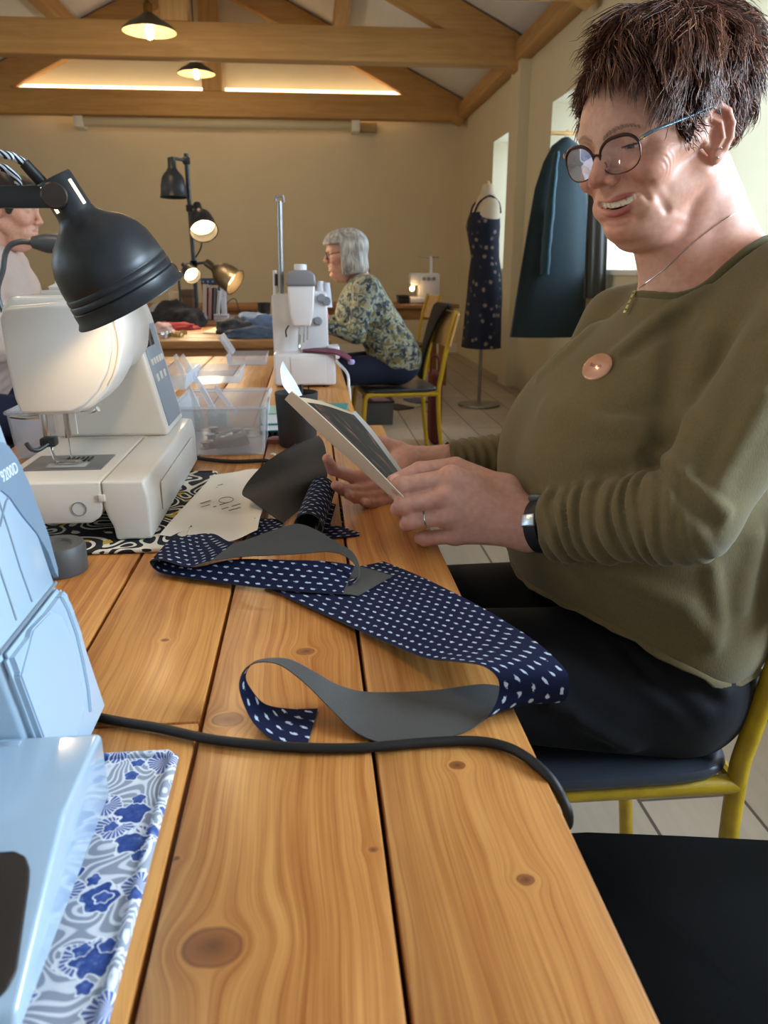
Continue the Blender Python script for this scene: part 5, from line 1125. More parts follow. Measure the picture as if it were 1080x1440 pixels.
# ================================================================ BLACK LAMP
M_LAMPK = mat('matt_black_lamp', hx('222529'), .40, spec=.5); M_LAMPIN = mat('white_lamp_lining', hx('e8e2d4'), .5)
C0, N0 = onY(184, 423, .868), onY(74, 249, .842); ax = (C0 - N0).normalized(); L = (C0 - N0).length; ML = aim(N0, ax)
t = thing('task_lamp', 'black metal task lamp with ribbed shade shining on the cream sewing machine', 'lamp', (-.52, .86, TZ))
k = L / .163
pr = [(.0168, 0), (.0178, .002), (.0182, .043), (.0200, .050), (.0270, .058), (.0380, .068), (.0470, .081), (.0525, .097), (.0548, .115), (.0555, .1255), (.0548, .1268), (.0562, .1285), (.0562, .1345), (.0552, .1355), (.0568, .1372), (.0570, .1435), (.0560, .1445), (.0576, .1460), (.0580, .158), (.0612, .163), (.0612, .1645), (.0565, .1635), (.0550, .12), (.0515, .098), (.0455, .082), (.0260, .062), (.0160, .052)]
m = MB(); m.lathe([(r * 1.02, z * k) for r, z in pr], ML, 56, False); sh = m.build('lamp_shade', M_LAMPK, t, 50)
m = MB(); m.lathe([(0, .002), (.0160, .002), (.0160, .0), (0, -.001)], ML, 24); m.build('neck_cap', M_LAMPK, sh)
M_GLOW = emit('painted_vent_glow', hx('ffd9a0'), 2.2)  # bulb light at the neck vents is painted as glowing bars
cd = (V((0, 0, CAMZ)) - N0); cd -= ax * cd.dot(ax); cd.normalize(); sd = ax.cross(cd)
for a, z0, z1 in ((.85, .004, .036), (-.75, .010, .040)):
    d = cd * cos(a) + sd * sin(a); m = MB(); m.tube([N0 + ax * (z0 * k) + d * .0180, N0 + ax * (z1 * k) + d * .0184], .0019, 8); m.build('vent_glow', M_GLOW, sh)
m = MB(); m.lathe([(0, .05), (.014, .052), (.014, .075), (.022, .092), (.027, .108), (.024, .122), (.012, .131), (0, .133)], ML, 20); m.build('bulb', emit('lamp_bulb', hx('ffdba6'), 12), t)
pv_ = onY(76, 275, .826); m = MB(); m.lathe([(0, -.004), (.0118, -.004), (.0125, -.002), (.0125, .004), (.011, .006), (0, .0065)], aim(pv_, cd), 24); m.build('pivot_knob', mat('dark_bronze', hx('3a302a'), .4, metal=.5), t)
a0, a1 = onY(72, 277, .836), V((-.52, .86, onY(0, 277, .836).z)); m = MB(); d = a0 - a1; xx = d.normalized(); zz = V((0, 0, 1)); yy = zz.cross(xx).normalized(); m.box((0, 0, 0), (d.length, .006, .0205), .001, 2, frame((a0 + a1) / 2, xx, yy, xx.cross(yy))); m.build('arm', M_LAMPK, t)
m = MB(); m.lathe([(.008, .0), (.008, a1.z - TZ + .03), (.006, a1.z - TZ + .034)], Matrix.Translation((-.52, .865, TZ)), 16); m.build('pole', M_LAMPK, t)
m = MB(); m.lathe([(0, 0), (.075, 0), (.08, .004), (.08, .016), (.074, .02), (0, .022)], Matrix.Translation((-.49, .86, TZ + .0002)), 40); m.build('foot', M_LAMPK, t)
f0, f1 = onY(60, 258, .845), onY(34, 229, .838); m = MB(); m.tube([f0, f1], [.0062, .0055], 14); m.build('cable_sleeve', M_BLACKPL, t)
def braid_mat():
    t = NT('black_white_braid'); u = t.n('ShaderNodeTexCoord').outputs['Object']; w = t.n('ShaderNodeTexWave', Vector=u, Scale=95); w.bands_direction = 'DIAGONAL'; t.inp('Base Color', t.ramp(w.outputs[1], [(.42, hx('15161a')), (.55, hx('c9d0d8'))])); t.inp('Roughness', .8); return t.m
M_BRAID = braid_mat()
m = MB(); m.tube(spline([f1, onY(18, 220, .835), onY(0, 216, .83), V((-.36, .83, 1.19)), V((-.45, .85, 1.16)), V((-.505, .862, 1.06)), V((-.508, .867, .80))], 8), .0037, 10); m.build('braided_cord', M_BRAID, t)
m = MB(); m.tube(spline([onY(26, 262, .855), onY(24, 252, .858), onY(12, 240, .86), onY(-4, 234, .86), V((-.36, .87, 1.175)), V((-.46, .875, 1.13)), V((-.512, .874, 1.02))], 8), .0037, 10); m.build('braided_cord', M_BRAID, t)
Lt = bpy.data.lights.new('task_glow', 'SPOT'); Lt.energy = 8; Lt.color = (1, .72, .40); Lt.spot_size = radians(168); Lt.spot_blend = .25; Lt.shadow_soft_size = .02; o = bpy.data.objects.new('task_glow', Lt); COL.objects.link(o); o.location = N0 + ax * (.145 * k); o.rotation_euler = ax.to_track_quat('-Z', 'Y').to_euler()

# ================================================================ THINGS ON THE PINE TABLES
# instruction sheet, curling
def paper_mat():
    t = NT('printed_sheet'); u = t.n('ShaderNodeTexCoord').outputs['UV']; s = t.n('ShaderNodeSeparateXYZ', i0=u); n = t.noise(t.n('ShaderNodeMapping', i0=u, Scale=(160, 40, 1)).outputs[0], 1, 2)
    t.inp('Base Color', (*hx('ece4d8'), 1)); t.inp('Roughness', .75); return t.m
M_SHEET = paper_mat(); t = thing('instruction_sheet', 'creased white instruction sheet lying between the machine mat and the cloth', 'paper', onz(300, 715, TZ))
ps = [[onz(224, 752, TZ + .008), onz(262, 757, TZ + .002), onz(318, 762, TZ + .006), onz(362, 745, TZ + .014)], [onz(250, 722, TZ + .012), onz(288, 728, TZ + .008), onz(330, 734, TZ + .009), onz(366, 726, TZ + .014)], [onz(278, 692, TZ + .016), onz(312, 696, TZ + .013), onz(345, 702, TZ + .010), onz(372, 706, TZ + .012)], [onz(300, 668, TZ + .016), onz(330, 664, TZ + .012), onz(352, 660, TZ + .008), onz(378, 660, TZ + .006)]]
sheet('page', ps, M_SHEET, t, 8, 8, .0006)
M_INK = mat('grey_ink', hx('6e6a68'), .7)
def onsheet(x, y): return onz(x, y, TZ + .0145)
for k, (x, y, w) in enumerate(((282, 708, 14), (283, 713, 12), (300, 713, 4), (309, 710, 13), (312, 716, 9), (322, 718, 8), (326, 712, 12), (330, 716, 8), (290, 690, 16), (306, 683, 7))):
    a, b = onsheet(x, y), onsheet(x + w, y - w * .30); d = (b - a); m = MB(); xx = d.normalized(); m.box((0, 0, 0), (d.length, .0022, .0006), .0, 2, frame((a + b) / 2, xx, V((0, 0, 1)).cross(xx), V((0, 0, 1)))); m.build('print_line', M_INK, t)
m = MB(); a = onsheet(318, 703); m.tube([a + V((.010 * cos(q_), .014 * sin(q_), 0)) for q_ in [2 * pi * k / 24 for k in range(24)]], .0005, 4, closed=True); m.build('print_diagram', M_INK, t)
# puck, marker, cup, teal books
m = MB(); m.lathe([(0, 0), (.030, 0), (.031, .002), (.031, .030), (.029, .033), (.018, .033), (.016, .030), (0, .030)], Matrix.Translation((-.292, .845, TZ + .0003)), 36); tag(m.build('pin_dish', M_DGREY, origin=(-.292, .845, TZ)), 'dark grey round dish beside the foreground overlocker', 'dish')
t = thing('marker_pen', 'marker pen with a mustard yellow end beside the cream machine', 'pen', onz(262, 659, TZ)); p = onz(272, 655, TZ + .0085); d = V((-.9, -.1, 0)).normalized()
m = MB(); m.tube([p, p + d * .018], [.0075, .0080], 14); m.build('cap', mat('mustard_plastic', hx('b59a34'), .4), t); m = MB(); m.tube([p + d * .018, p + d * .038], [.0080, .0070], 14); m.build('barrel', M_BLACKPL, t)
t = thing('pen_pot', 'dark grey pot standing behind the booklet', 'pot', (-.030, 1.47, TZ)); m = MB(); m.lathe([(0, 0), (.034, 0), (.036, .003), (.041, .103), (.0395, .103), (.034, .006), (0, .006)], Matrix.Translation((-.030, 1.47, TZ + .0003)), 36); m.build('body', mat('charcoal_pot', hx('2b2a2a'), .55), t)
for k, (dx, dy, c) in enumerate(((.01, .015, '20242c'), (-.012, .01, '3a3432'))): m = MB(); m.tube([(-.030 + dx * .4, 1.47 + dy * .4, TZ + .01), (-.030 + dx, 1.47 + dy, TZ + .115)], .0035, 8); tag(m.build('pencil', mat('pencil_' + c, hx(c), .5)), 'dark pencil standing in the charcoal pot, %s' % ('nearer the person in olive' if k == 0 else 'farther from the person in olive'), 'pencil', 'pencils in the pot')
def book(name, label, c, size, rot, cov, parent_group=None, pages='efe8da', cat='book'):
    t = thing(name, label, cat, c, parent_group); M = Matrix.Translation(c) @ Matrix.Rotation(radians(rot), 4, 'Z'); w, d, h = size
    m = MB(); m.span((-w / 2, -d / 2, 0), (w / 2, d / 2, .0018), .0004, 1, M); m.span((-w / 2, -d / 2, h - .0018), (w / 2, d / 2, h), .0004, 1, M); m.span((-w / 2, -d / 2, 0), (-w / 2 + .002, d / 2, h), .0004, 1, M); m.build('cover', mat('cover_' + cov, hx(cov), .4), t)
    m = MB(); m.span((-w / 2 + .002, -d / 2 + .002, .0018), (w / 2 - .003, d / 2 - .003, h - .0018), 0, 1, M); m.build('pages', mat('pages_' + pages, hx(pages), .8), t); return t
book('book', 'teal book lowest in the small stack left of the charcoal pot', (-.082, 1.60, TZ + .012), (.06, .10, .014), 5, '1f7f88'); book('book', 'mint-covered book lying on the teal book left of the charcoal pot', (-.080, 1.60, TZ + .0262), (.055, .095, .022), 2, '8fb0a0')
m = MB()
for k in range(5): m.span((-.108 + .011 * k, 1.55, TZ + .0004), (-.102 + .011 * k, 1.65, TZ + .0115), .001)
m.span((-.112, 1.548, TZ + .0004), (-.050, 1.652, TZ + .003), .001); m.span((-.112, 1.548, TZ + .0095), (-.050, 1.652, TZ + .0118), .001); tag(m.build('bobbin_case', M_BLACKPL, origin=(-.08, 1.6, TZ)), 'black ridged case under the teal book by the charcoal pot', 'case')
book('book', 'teal booklet lying on the table behind the held booklet', (.02, 1.80, TZ + .0003), (.12, .16, .012), -6, '2a8c8c'); book('book', 'pale aqua notebook lying on the teal booklet behind the held booklet', (-.002, 1.81, TZ + .0127), (.075, .11, .008), 12, 'a8c8c4')
for i, (x, y, c, lb) in enumerate(((352, 617, 'c9bca8', 'flat pale bobbin lying behind the grey cloth flap'), (388, 622, '9a5a4a', 'pinkish round pin tin beside the charcoal pot'), (378, 650, 'd8c060', 'gold-topped bead pin at the edge of the grey cloth flap'), (384, 640, 'd7d0b8', 'pale bead pin above the gold-topped bead pin'))):
    p = onz(x, y, TZ); r = (.012, .016, .005, .005)[i]; m = MB(); m.lathe([(0, 0), (r, 0), (r, r * .5), (r * .6, r * .65), (0, r * .65)], Matrix.Translation(p + V((0, 0, .0003))), 18); tag(m.build('pin_tin' if i < 2 else 'bead_pin', mat('tin_' + c, hx(c), .4), origin=tuple(p)), lb, 'tin' if i < 2 else 'pin')
# clear craft box with lift-up trays
t = thing('craft_box', 'clear plastic craft box with open lift-up trays, beside the cream machine', 'box', (-.165, 1.50, TZ))
def tray(x0, x1, y0, y1, z0, z1, th=.003, M=None, fl=.006):
    m = MB(); b = [(x0, y0), (x1, y0), (x1, y1), (x0, y1)]; o = [(x0 - fl, y0 - fl), (x1 + fl, y0 - fl), (x1 + fl, y1 + fl), (x0 - fl, y1 + fl)]; i_ = [(x0 - fl + th, y0 - fl + th), (x1 + fl - th, y0 - fl + th), (x1 + fl - th, y1 + fl - th), (x0 - fl + th, y1 + fl - th)]; j = [(x0 + th, y0 + th), (x1 - th, y0 + th), (x1 - th, y1 - th), (x0 + th, y1 - th)]
    vs = [(x, y, z0) for x, y in b] + [(x, y, z1) for x, y in o] + [(x, y, z1) for x, y in i_] + [(x, y, z0 + th) for x, y in j]; fs = [(0, 3, 2, 1), (12, 13, 14, 15)]
    for q_ in (0, 4, 8): fs += [(q_ + k, q_ + (k + 1) % 4, q_ + 4 + (k + 1) % 4, q_ + 4 + k) for k in range(4)]
    return m.add(vs, fs, M)
tray(-.245, -.092, 1.395, 1.60, TZ + .001, TZ + .088).build('base', M_MILKY, t, 0)
m = MB(); m.tube([(-.252, 1.388, TZ + .088), (-.085, 1.388, TZ + .088), (-.085, 1.607, TZ + .088), (-.252, 1.607, TZ + .088)], .004, 6, closed=True); m.build('rim', M_MILKY, t)
tray(-.31, -.235, 1.46, 1.64, TZ + .112, TZ + .140, .002).build('upper_tray', M_CLEAR, t, 0); tray(-.25, -.15, 1.62, 1.72, TZ + .10, TZ + .128, .002).build('upper_tray', M_CLEAR, t, 0)
for (a, b) in ((onY(256, 500, 1.62), onY(305, 583, 1.42)), (onY(303, 545, 1.55), onY(332, 582, 1.41)), (onY(284, 545, 1.55), onY(303, 582, 1.42)), (onY(246, 500, 1.62), onY(283, 585, 1.42))):
    m = MB(); d = b - a; xx = d.normalized(); yy = V((0, 1, 0)).cross(xx).normalized(); m.box((0, 0, 0), (d.length, .010, .004), .001, 2, frame((a + b) / 2, xx, yy, xx.cross(yy))); m.build('lifting_arm', M_CLEAR, t)
m = MB(); a, b = onY(280, 543, 1.55), onY(306, 543, 1.55); m.span((a.x, 1.54, a.z - .01), (b.x, 1.56, a.z + .004), .003); m.build('handle', M_CLEAR, t)
t = thing('buckle_clip', 'olive grey plastic clip lying inside the clear craft box', 'clip', (-.15, 1.45, TZ + .005)); Mx = Matrix.Translation((-.152, 1.43, TZ + .018)) @ Matrix.Rotation(radians(-25), 4, 'X') @ Matrix.Rotation(radians(-14), 4, 'Y')
m = MB(); m.box((0, 0, 0), (.062, .07, .010), .002, 2, Mx); m.box((-.026, 0, .008), (.006, .07, .01), .002, 2, Mx); m.box((.026, 0, .008), (.006, .07, .01), .002, 2, Mx); m.build('plate', mat('olive_grey_plastic', hx('77755f'), .5), t)
m = MB(); m.tube(spline([(Mx @ V(p)) for p in ((-.02, .03, .006), (-.02, .045, .03), (.02, .045, .03), (.02, .03, .006))], 6), .003, 8); m.build('wire_loop', mat('grey_loop', hx('8f8f86'), .4), t)
for i, (x, y, z, s, c, lb) in enumerate(((-.262, 1.66, TZ + .0004, (.05, .04, .035), '5f8f5c', 'green cardboard thread box behind the cream machine'), (-.275, 1.70, TZ + .0358, (.05, .05, .022), 'cfc9ba', 'white thread box standing on the green one'), (-.205, 1.68, TZ + .0004, (.04, .04, .03), '86a884', 'pale green thread box beside the green one'))):
    t = thing('thread_box', lb, 'box', (x, y, z)); m = MB(); m.span((x - s[0] / 2, y - s[1] / 2, z), (x + s[0] / 2, y + s[1] / 2, z + s[2] * .7), .002); m.build('tray', mat('card_' + c, hx(c), .7), t); m = MB(); m.span((x - s[0] / 2 - .001, y - s[1] / 2 - .001, z + s[2] * .68), (x + s[0] / 2 + .001, y + s[1] / 2 + .001, z + s[2]), .002); m.build('lid', mat('card_' + c, hx(c), .7), t)
for i in range(9):
    rr = random.Random(i + 3); x, y = rr.uniform(-.23, -.11), rr.uniform(1.42, 1.58); c = ['8a8f98', 'b07a5a', '5c6470', 'a8a29a', '70584a', '3d4350', 'b8a078', '7d8894', '937060'][i]
    m = MB(); m.lathe([(0, 0), (.010, 0), (.010, .002), (.006, .003), (.006, .010), (.010, .011), (.010, .013), (0, .013)], Matrix.Translation((x, y, TZ + .0045)), 14); tag(m.build('bobbin', mat('bobbin_' + c, hx(c), .4), origin=(x, y, TZ)), 'small thread bobbin loose in the bottom of the clear craft box', 'bobbin', 'bobbins in the craft box')
m = MB(); m.tube(spline([onz(255, 640, TZ + .004), onz(290, 646, TZ + .004), onz(330, 649, TZ + .004), onz(375, 648, TZ + .004), onz(390, 655, TZ + .004)], 6), .0035, 8); tag(m.build('cable', M_BLACKRUB, origin=tuple(onz(300, 646, TZ))), 'thin black cable lying in front of the clear craft box', 'cable')

t = thing('plastic_tub', 'milky plastic tub behind the needle of the cream machine', 'tub', (-.45, 1.50, TZ)); tray(-.53, -.36, 1.40, 1.62, TZ + .0006, TZ + .085).build('tub', M_MILKY, t, 0); m = MB(); m.tube([(-.537, 1.393, TZ + .085), (-.353, 1.393, TZ + .085), (-.353, 1.627, TZ + .085), (-.537, 1.627, TZ + .085)], .004, 6, closed=True); m.build('rim', M_MILKY, t)
# clear lids beyond
t = thing('clear_lid_box', 'small clear plastic box with raised lid left of the white overlocker', 'box', (-.28, 2.80, TZ)); tray(-.29, -.16, 2.76, 2.9, TZ + .0006, TZ + .035, .003).build('base', M_CLEAR, t, 0)
a, b = onY(305, 505, 2.85), onY(318, 467, 2.85); m = MB(); m.box((0, 0, 0), (.075, .13, .012), .003, 2, frame((a + b) / 2 + V((.02, 0, .005)), V((.5, 0, -.85)).normalized(), V((0, 1, 0)), V((.85, 0, .5)).normalized())); m.build('raised_lid', M_MILKY, t)

# ================================================================ WHITE OVERLOCKER ON THE SECOND TABLE
M_OV = mat('overlocker_white', hx('e3e0e2'), .3, coat=.2); M_OVG = mat('overlocker_grey', hx('85858a'), .35)
t = thing('overlocker', 'white overlocker with grey cap and tall thread pole, on the second pine table', 'sewing machine', (-.02, 2.32, TZ))
P_ = lambda x, y, Y=2.215: onY(x, y, Y)
a, b = P_(386, 545), P_(472, 497); m = MB(); m.span((a.x, 2.215, TZ + .006), (b.x, 2.46, b.z), .008, 3); base = m.build('base', M_OV, t)
a, b = P_(410, 540), P_(458, 503); m = MB(); m.span((a.x, 2.212, a.z), (b.x, 2.2165, b.z), .0015); m.build('looper_door', M_OV, base)
m = MB()
for x in (a.x - .02, b.x): 
    for y in (2.24, 2.43): m.lathe([(0, TZ), (.010, TZ), (.008, TZ + .008), (0, TZ + .008)], Matrix.Translation((x, y, 0)), 12)
m.build('rubber_feet', M_BLACKRUB, t)
a, b = P_(385, 500, 2.30), P_(420, 414, 2.30); m = MB(); m.span((a.x, 2.30, a.z), (b.x, 2.45, b.z), .008); m.build('column', M_OV, t)
a, b = P_(420, 502, 2.28), P_(461, 412, 2.28); m = MB(); m.prism([(a.x, a.z - .01), (b.x, a.z - .01), (b.x - .002, b.z), (b.x - .012, b.z + .004), (a.x, b.z + .004)], .16, Matrix.Translation((0, 2.30, 0)), .006); m.build('column', M_OV, t)
poly = [P_(*p) for p in ((404, 402), (443, 402), (441, 440), (437, 459), (412, 459), (407, 440))]; m = MB(); m.prism([(p.x, p.z) for p in poly], .19, Matrix.Translation((0, 2.215, 0)), .006, 3); hd = m.build('head', M_OV, t, 40)
poly = [P_(*p) for p in ((402, 402), (403, 386), (409, 380), (434, 380), (443, 386), (445, 402))]; m = MB(); m.prism([(p.x, p.z) for p in poly], .20, Matrix.Translation((0, 2.21, 0)), .006, 3); m.build('grey_cap', M_OVG, hd, 40)
a, b = P_(414, 380), P_(430, 371); m = MB(); m.lathe([(0, a.z - .002), (.018, a.z - .002), (.018, b.z - .002), (.015, b.z), (0, b.z)], Matrix.Translation(((a.x + b.x) / 2, 2.30, 0)), 24); m.build('pressure_knob', M_OV, hd)
for x in (421, 428, 433): p = P_(x, 459, 2.26); q_ = P_(x - 1, 474 + (x % 3) * 4, 2.26); m = MB(); m.tube([p, q_], .0022, 8); m.build('needle_bar', M_STEEL, t)
m = MB(); m.tube(spline([P_(421, 470, 2.25), P_(421, 490, 2.25), P_(424, 494, 2.23)], 4), .004, 8); m.build('presser_foot', M_STEEL, t)
m = MB(); m.tube(spline([P_(406, 458, 2.21), P_(402, 465, 2.2), P_(403, 474, 2.2)], 4), .0022, 6); m.build('lever', M_BLACKPL, t)
p0, p1 = P_(396, 414, 2.40), P_(393, 283, 2.40); m = MB(); m.tube([p0, p1], .0075, 12); m.build('thread_pole', mat('brushed_grey_metal', hx('8b8b8a'), .3, metal=.8), t)
m = MB(); m.tube([p1 + V((-.012, 0, .0)), p1 + V((-.010, 0, .012)), p1 + V((.010, 0, .014)), p1 + V((.012, 0, -.002))], .004, 8); m.build('thread_hook', M_OVG, t)
p = P_(388, 388, 2.38); m = MB(); m.tube([P_(387, 414, 2.38), P_(386, 380, 2.38)], .006, 10); m.build('spool_pin', M_OV, t); m = MB(); m.tube([P_(388.5, 402, 2.375), P_(388.5, 385, 2.375)], .005, 10); m.build('spool_sleeve', M_BLACKPL, t)
for i, (x, y, c) in enumerate(((451, 430, 'd9d6da'), (460, 432, 'c9ccd8'), (456, 448, 'b8404a'))):
    p = P_(x, y, 2.36); m = MB(); m.lathe([(0, 0), (.016, 0), (.009, .07 if i < 2 else .03), (0, .07 if i < 2 else .03)], Matrix.Translation(p), 16); tag(m.build('thread_cone', mat('cone_' + c, hx(c), .6), origin=tuple(p)), ('white thread cone on the white overlocker, by its head', 'lilac-white thread cone at the right of the white overlocker', 'red thread spool on the white overlocker')[i], 'thread')
for x, y in ((452, 420), (459, 424), (447, 452)): p = P_(x, y, 2.30); m = MB(); m.lathe([(0, 0), (.012, 0), (.013, .006), (.010, .016), (0, .017)], aim(p, (0, -1, .2)), 16); m.build('tension_dial', M_OVG, t)
a, b = P_(462, 506, 2.25), P_(478, 488, 2.25); m = MB(); m.span((a.x, 2.27, a.z), (b.x, 2.34, b.z), .004); m.build('side_plate', M_OV, t)
M_BURG = mat('burgundy_cloth', hx('6a3347'), .85, var=.1, vscale=40)
rb = ribbon('cloth_strip', [(P_(424, 494, 2.24), P_(426, 492, 2.30)), (P_(445, 495, 2.215), P_(447, 490, 2.28)), (P_(468, 497, 2.20), P_(470, 491, 2.26)), (P_(482, 502, 2.19), P_(484, 496, 2.24)), (P_(492, 508, 2.18), P_(494, 503, 2.23))], M_BURG, M_BURG, 6, 5, .004); tag(rb, 'burgundy cloth strip fed under the foot of the white overlocker', 'fabric')
p = P_(494, 509, 2.19); m = MB(); m.lathe([(0, -.008), (.008, -.006), (.010, 0), (.008, .006), (0, .008)], Matrix.Translation(p), 14); m.build('lilac_end', mat('lilac_cloth', hx('a99ad0'), .7), rb)
m = MB(); m.tube(spline([V((.068, 2.40, TZ + .06)), P_(480, 515, 2.25), P_(489, 527, 2.2), V((.104, 2.18, TZ + .004)), V((.106, 2.17, TZ - .03)), V((.11, 2.16, .4)), V((.10, 2.2, .01))], 6), .004, 8); m.build('mains_lead', M_OV, t)

# ================================================================ SECOND AND THIRD PERSON
def head_frame(pos, f, u, s):
    f, u = np.array(f, float), np.array(u, float); f /= np.linalg.norm(f); l = np.cross(u, f); l /= np.linalg.norm(l); u = np.cross(f, l); R = np.array([f, l, u], np.float32); pos = a_(pos)
    return (lambda P: (P - pos) @ R.T / s), (lambda q: _A(q) * s @ R + pos)
def simple_hand(P, W, d, side, r=.0085):
    d = np.array(d, float); d /= np.linalg.norm(d); s = np.cross(d, (0, 0, 1)) * side; s /= np.linalg.norm(s); W = a_(W); D = smin(cap(P, W, W + d * .02, .024, .026), cap(P, W + d * .03 - s * .02, W + d * .065 - s * .02, .013), .015)
    for k in range(4):
        o = W + d * .07 + s * (-.030 + .020 * k); D = smin(D, cap(P, W + d * .01 + s * (-.018 + .012 * k), o, .014, .010), .010); L = (.062, .072, .066, .050)[k]; D = smin(D, chain(P, [o, o + d * L * .5 + a_((0, 0, -.006)), o + d * L + a_((0, 0, -.022))], [r * 1.1, r, r * .8]), .003)
    o = W + d * .02 - s * .024; return smin(D, chain(P, [o, o + d * .035 - s * .02, o + d * .062 - s * .022], [.013, .011, .009]), .006)
def tint_plain(v, w2, base='d6a68f'):
    S = w2(v); S[:, 1] = np.abs(S[:, 1]); b = np.tile(_A(hx(base)), (len(v), 1)); g = np.exp(-((S - _A((.066, .040, -.012))) ** 2).sum(1) / .0007)[:, None] * .5; return b * (1 - g) + _A(hx('bd7866')) * g
def seated(name, label, hp, f, hs, sh_c, hipc, fdir, mats, hairfn, hairlab, arms, lo, hi, kneeX, feet=True):
    """seated person: sh_c shoulder centre, hipc hip centre, fdir +1 / -1 facing along x"""
    w2, h2 = head_frame(hp, f, (0, 0, 1), hs); sc, hc = a_(sh_c), a_(hipc); sw = .168
    def torso(P):
        d = cap(P, hc + a_((0, -.06, .03)), sc + a_((0, -.05, -.08)), .135, .105); d = smin(d, cap(P, hc + a_((0, .06, .03)), sc + a_((0, .05, -.08)), .135, .105), .05)
        d = smin(d, cap(P, sc + a_((0, -sw, -.03)), sc + a_((0, sw, -.03)), .055), .06); d = smin(d, ell(P, sc + a_((fdir * .05, 0, -.17)), (.10, .15, .11)), .06)
        for s, (e, w) in zip((-1, 1), arms): S_ = sc + a_((0, s * sw, -.035)); d = smin(d, smin(cap(P, S_, a_(e), .056, .046), cap(P, a_(e), a_(w), .045, .033), .02), .025)
        n = np.sin(P[:, 0] * 60 + P[:, 2] * 45) * np.sin(P[:, 2] * 70 - P[:, 1] * 30); return smax(smax(d - .003 * n, hc[2] - .03 - P[:, 2], .01), -(cap(P, h2((-.03, 0, -.03)), sc + a_((0, 0, .03)), .060)), .004)
    def legs(P):
        d = ell(P, hc + a_((0, 0, .0)), (.14, .185, .12))
        for s in (-1, 1): k = a_((kneeX, hc[1] + s * .10, .53)); d = smin(d, cap(P, hc + a_((0, s * .09, -.02)), k, .088, .068), .03); d = smin(d, cap(P, k, a_((kneeX + fdir * .0, hc[1] + s * .10, .08)), .066, .048), .02)
        return smax(d, .06 - P[:, 2], .01)
    def skin(P):
        d = smin(head_sdf(w2(P)) * hs, cap(P, h2((-.04, 0, -.02)), sc + a_((fdir * .005, 0, -.01)), .050, .052), .01)
        d = smin(d, cap(P, sc + a_((0, -.07, -.07)), sc + a_((0, .07, -.07)), .045), .03)
        for s, (e, w) in zip((-1, 1), arms): d = np.minimum(d, smin(cap(P, a_(e), a_(w), .036, .025), simple_hand(P, w, np.array(w) - np.array(e), s), .01))
        return d
    v, q = sdf_mesh(skin, lo, hi, .004); p = np_obj(name, [(v, q)], M_SKIN, cols=tint_plain(v, w2)); tag(p, label, 'person')
    v, q = sdf_mesh(torso, lo, hi, .007); np_obj('shirt', [(relax(v, q, 1), q)], mats[0], p)
    v, q = sdf_mesh(legs, (min(lo[0], kneeX - .15), lo[1], .02), (max(hi[0], kneeX + .15), hi[1], .75), .009); np_obj('trousers', [(relax(v, q, 1), q)], mats[1], p)
    v, q = sdf_mesh(lambda P: hairfn(w2(P), w2) * hs, a_(hp) - .2, a_(hp) + .2, .0045); np_obj('hair', [(v, q)], mats[2], p)['label'] = hairlab
    for s in (-1, 1):
        m = MB(); rings = []
        for i in range(8): u = i / 7; x = kneeX - fdir * .05 + fdir * u * .24; w = .034 * (sin(pi * (.14 + .76 * u)) ** .5) + .006; h = .07 * (1 - u) ** .8 + .03; rings.append([(x, hc[1] + s * .10 + w * cos(a), .5 * h + .5 * h * sin(a)) for a in [2 * pi * k / 14 for k in range(14)]])
        m.loft(rings); m.build('shoe', M_BLACKPL, p, 60)
    return p, h2
def bob(Q, _):
    d = head_sdf(Q, False) - .017 - .010 * np.clip((Q[:, 2] - .02) / .1, 0, 1); drop = ell(Q, (-.040, 0, -.045), (.086, .096, .088)); d = smin(d, drop, .03)
    n = .0018 * np.sin(np.arctan2(Q[:, 1], Q[:, 0] + .02) * 46 + 2 * np.sin(Q[:, 2] * 40)); d = d + n
    return smax(smax(d, np.minimum(Q[:, 0] - .028, .072 - Q[:, 2]), .008), -.088 - Q[:, 2], .008)
def silver():
    t = NT('silver_grey_hair'); n = t.noise(t.coord(scale=(1, 1, .25)), 70, 3); t.inp('Base Color', t.ramp(n, [(.35, hx('8b8783')), (.6, hx('c4c0ba')), (.75, hx('e2dfd9'))])); t.inp('Roughness', .5); return t.m
def floral_shirt():
    t = NT('floral_shirt'); c = t.coord(); a = t.noise(c, 26, 3, .6, .6); b = t.noise(t.coord(loc=(3, 1, 2)), 34, 2, .5, .8)
    col = t.ramp(a, [(.40, hx('3f4a52')), (.47, hx('737e7a')), (.52, hx('b3bab2')), (.6, hx('a9a98c'))]); col = t.mix(t.math('GREATER_THAN', b, .58), col, (*hx('8d8250'), 1)); col = t.mix(t.math('LESS_THAN', b, .38), col, (*hx('303a4c'), 1)); t.inp('Base Color', col); t.inp('Roughness', .9); return t.m
M_JEANS = mat('navy_jeans', hx('1c2748'), .85, var=.1, vscale=30, bump=.2, bscale=600)
p2, h2_ = seated('person', 'grey-haired person in a floral shirt and navy trousers seated side-on at the back table', (.185, 4.20, 1.115), (-1, -.08, -.10), .97, (.285, 4.20, 1.0), (.455, 4.21, .575), -1, (floral_shirt(), M_JEANS, silver()), bob, 'silver-grey bob', [((.235, 4.0, .74), (.02, 4.06, .80)), ((.22, 4.40, .76), (.0, 4.34, .80))], (-.16, 3.85, .50), (.68, 4.56, 1.30), .03)
g = bpy.data.objects.new('eyeglasses', None); COL.objects.link(g); attach(g, p2)
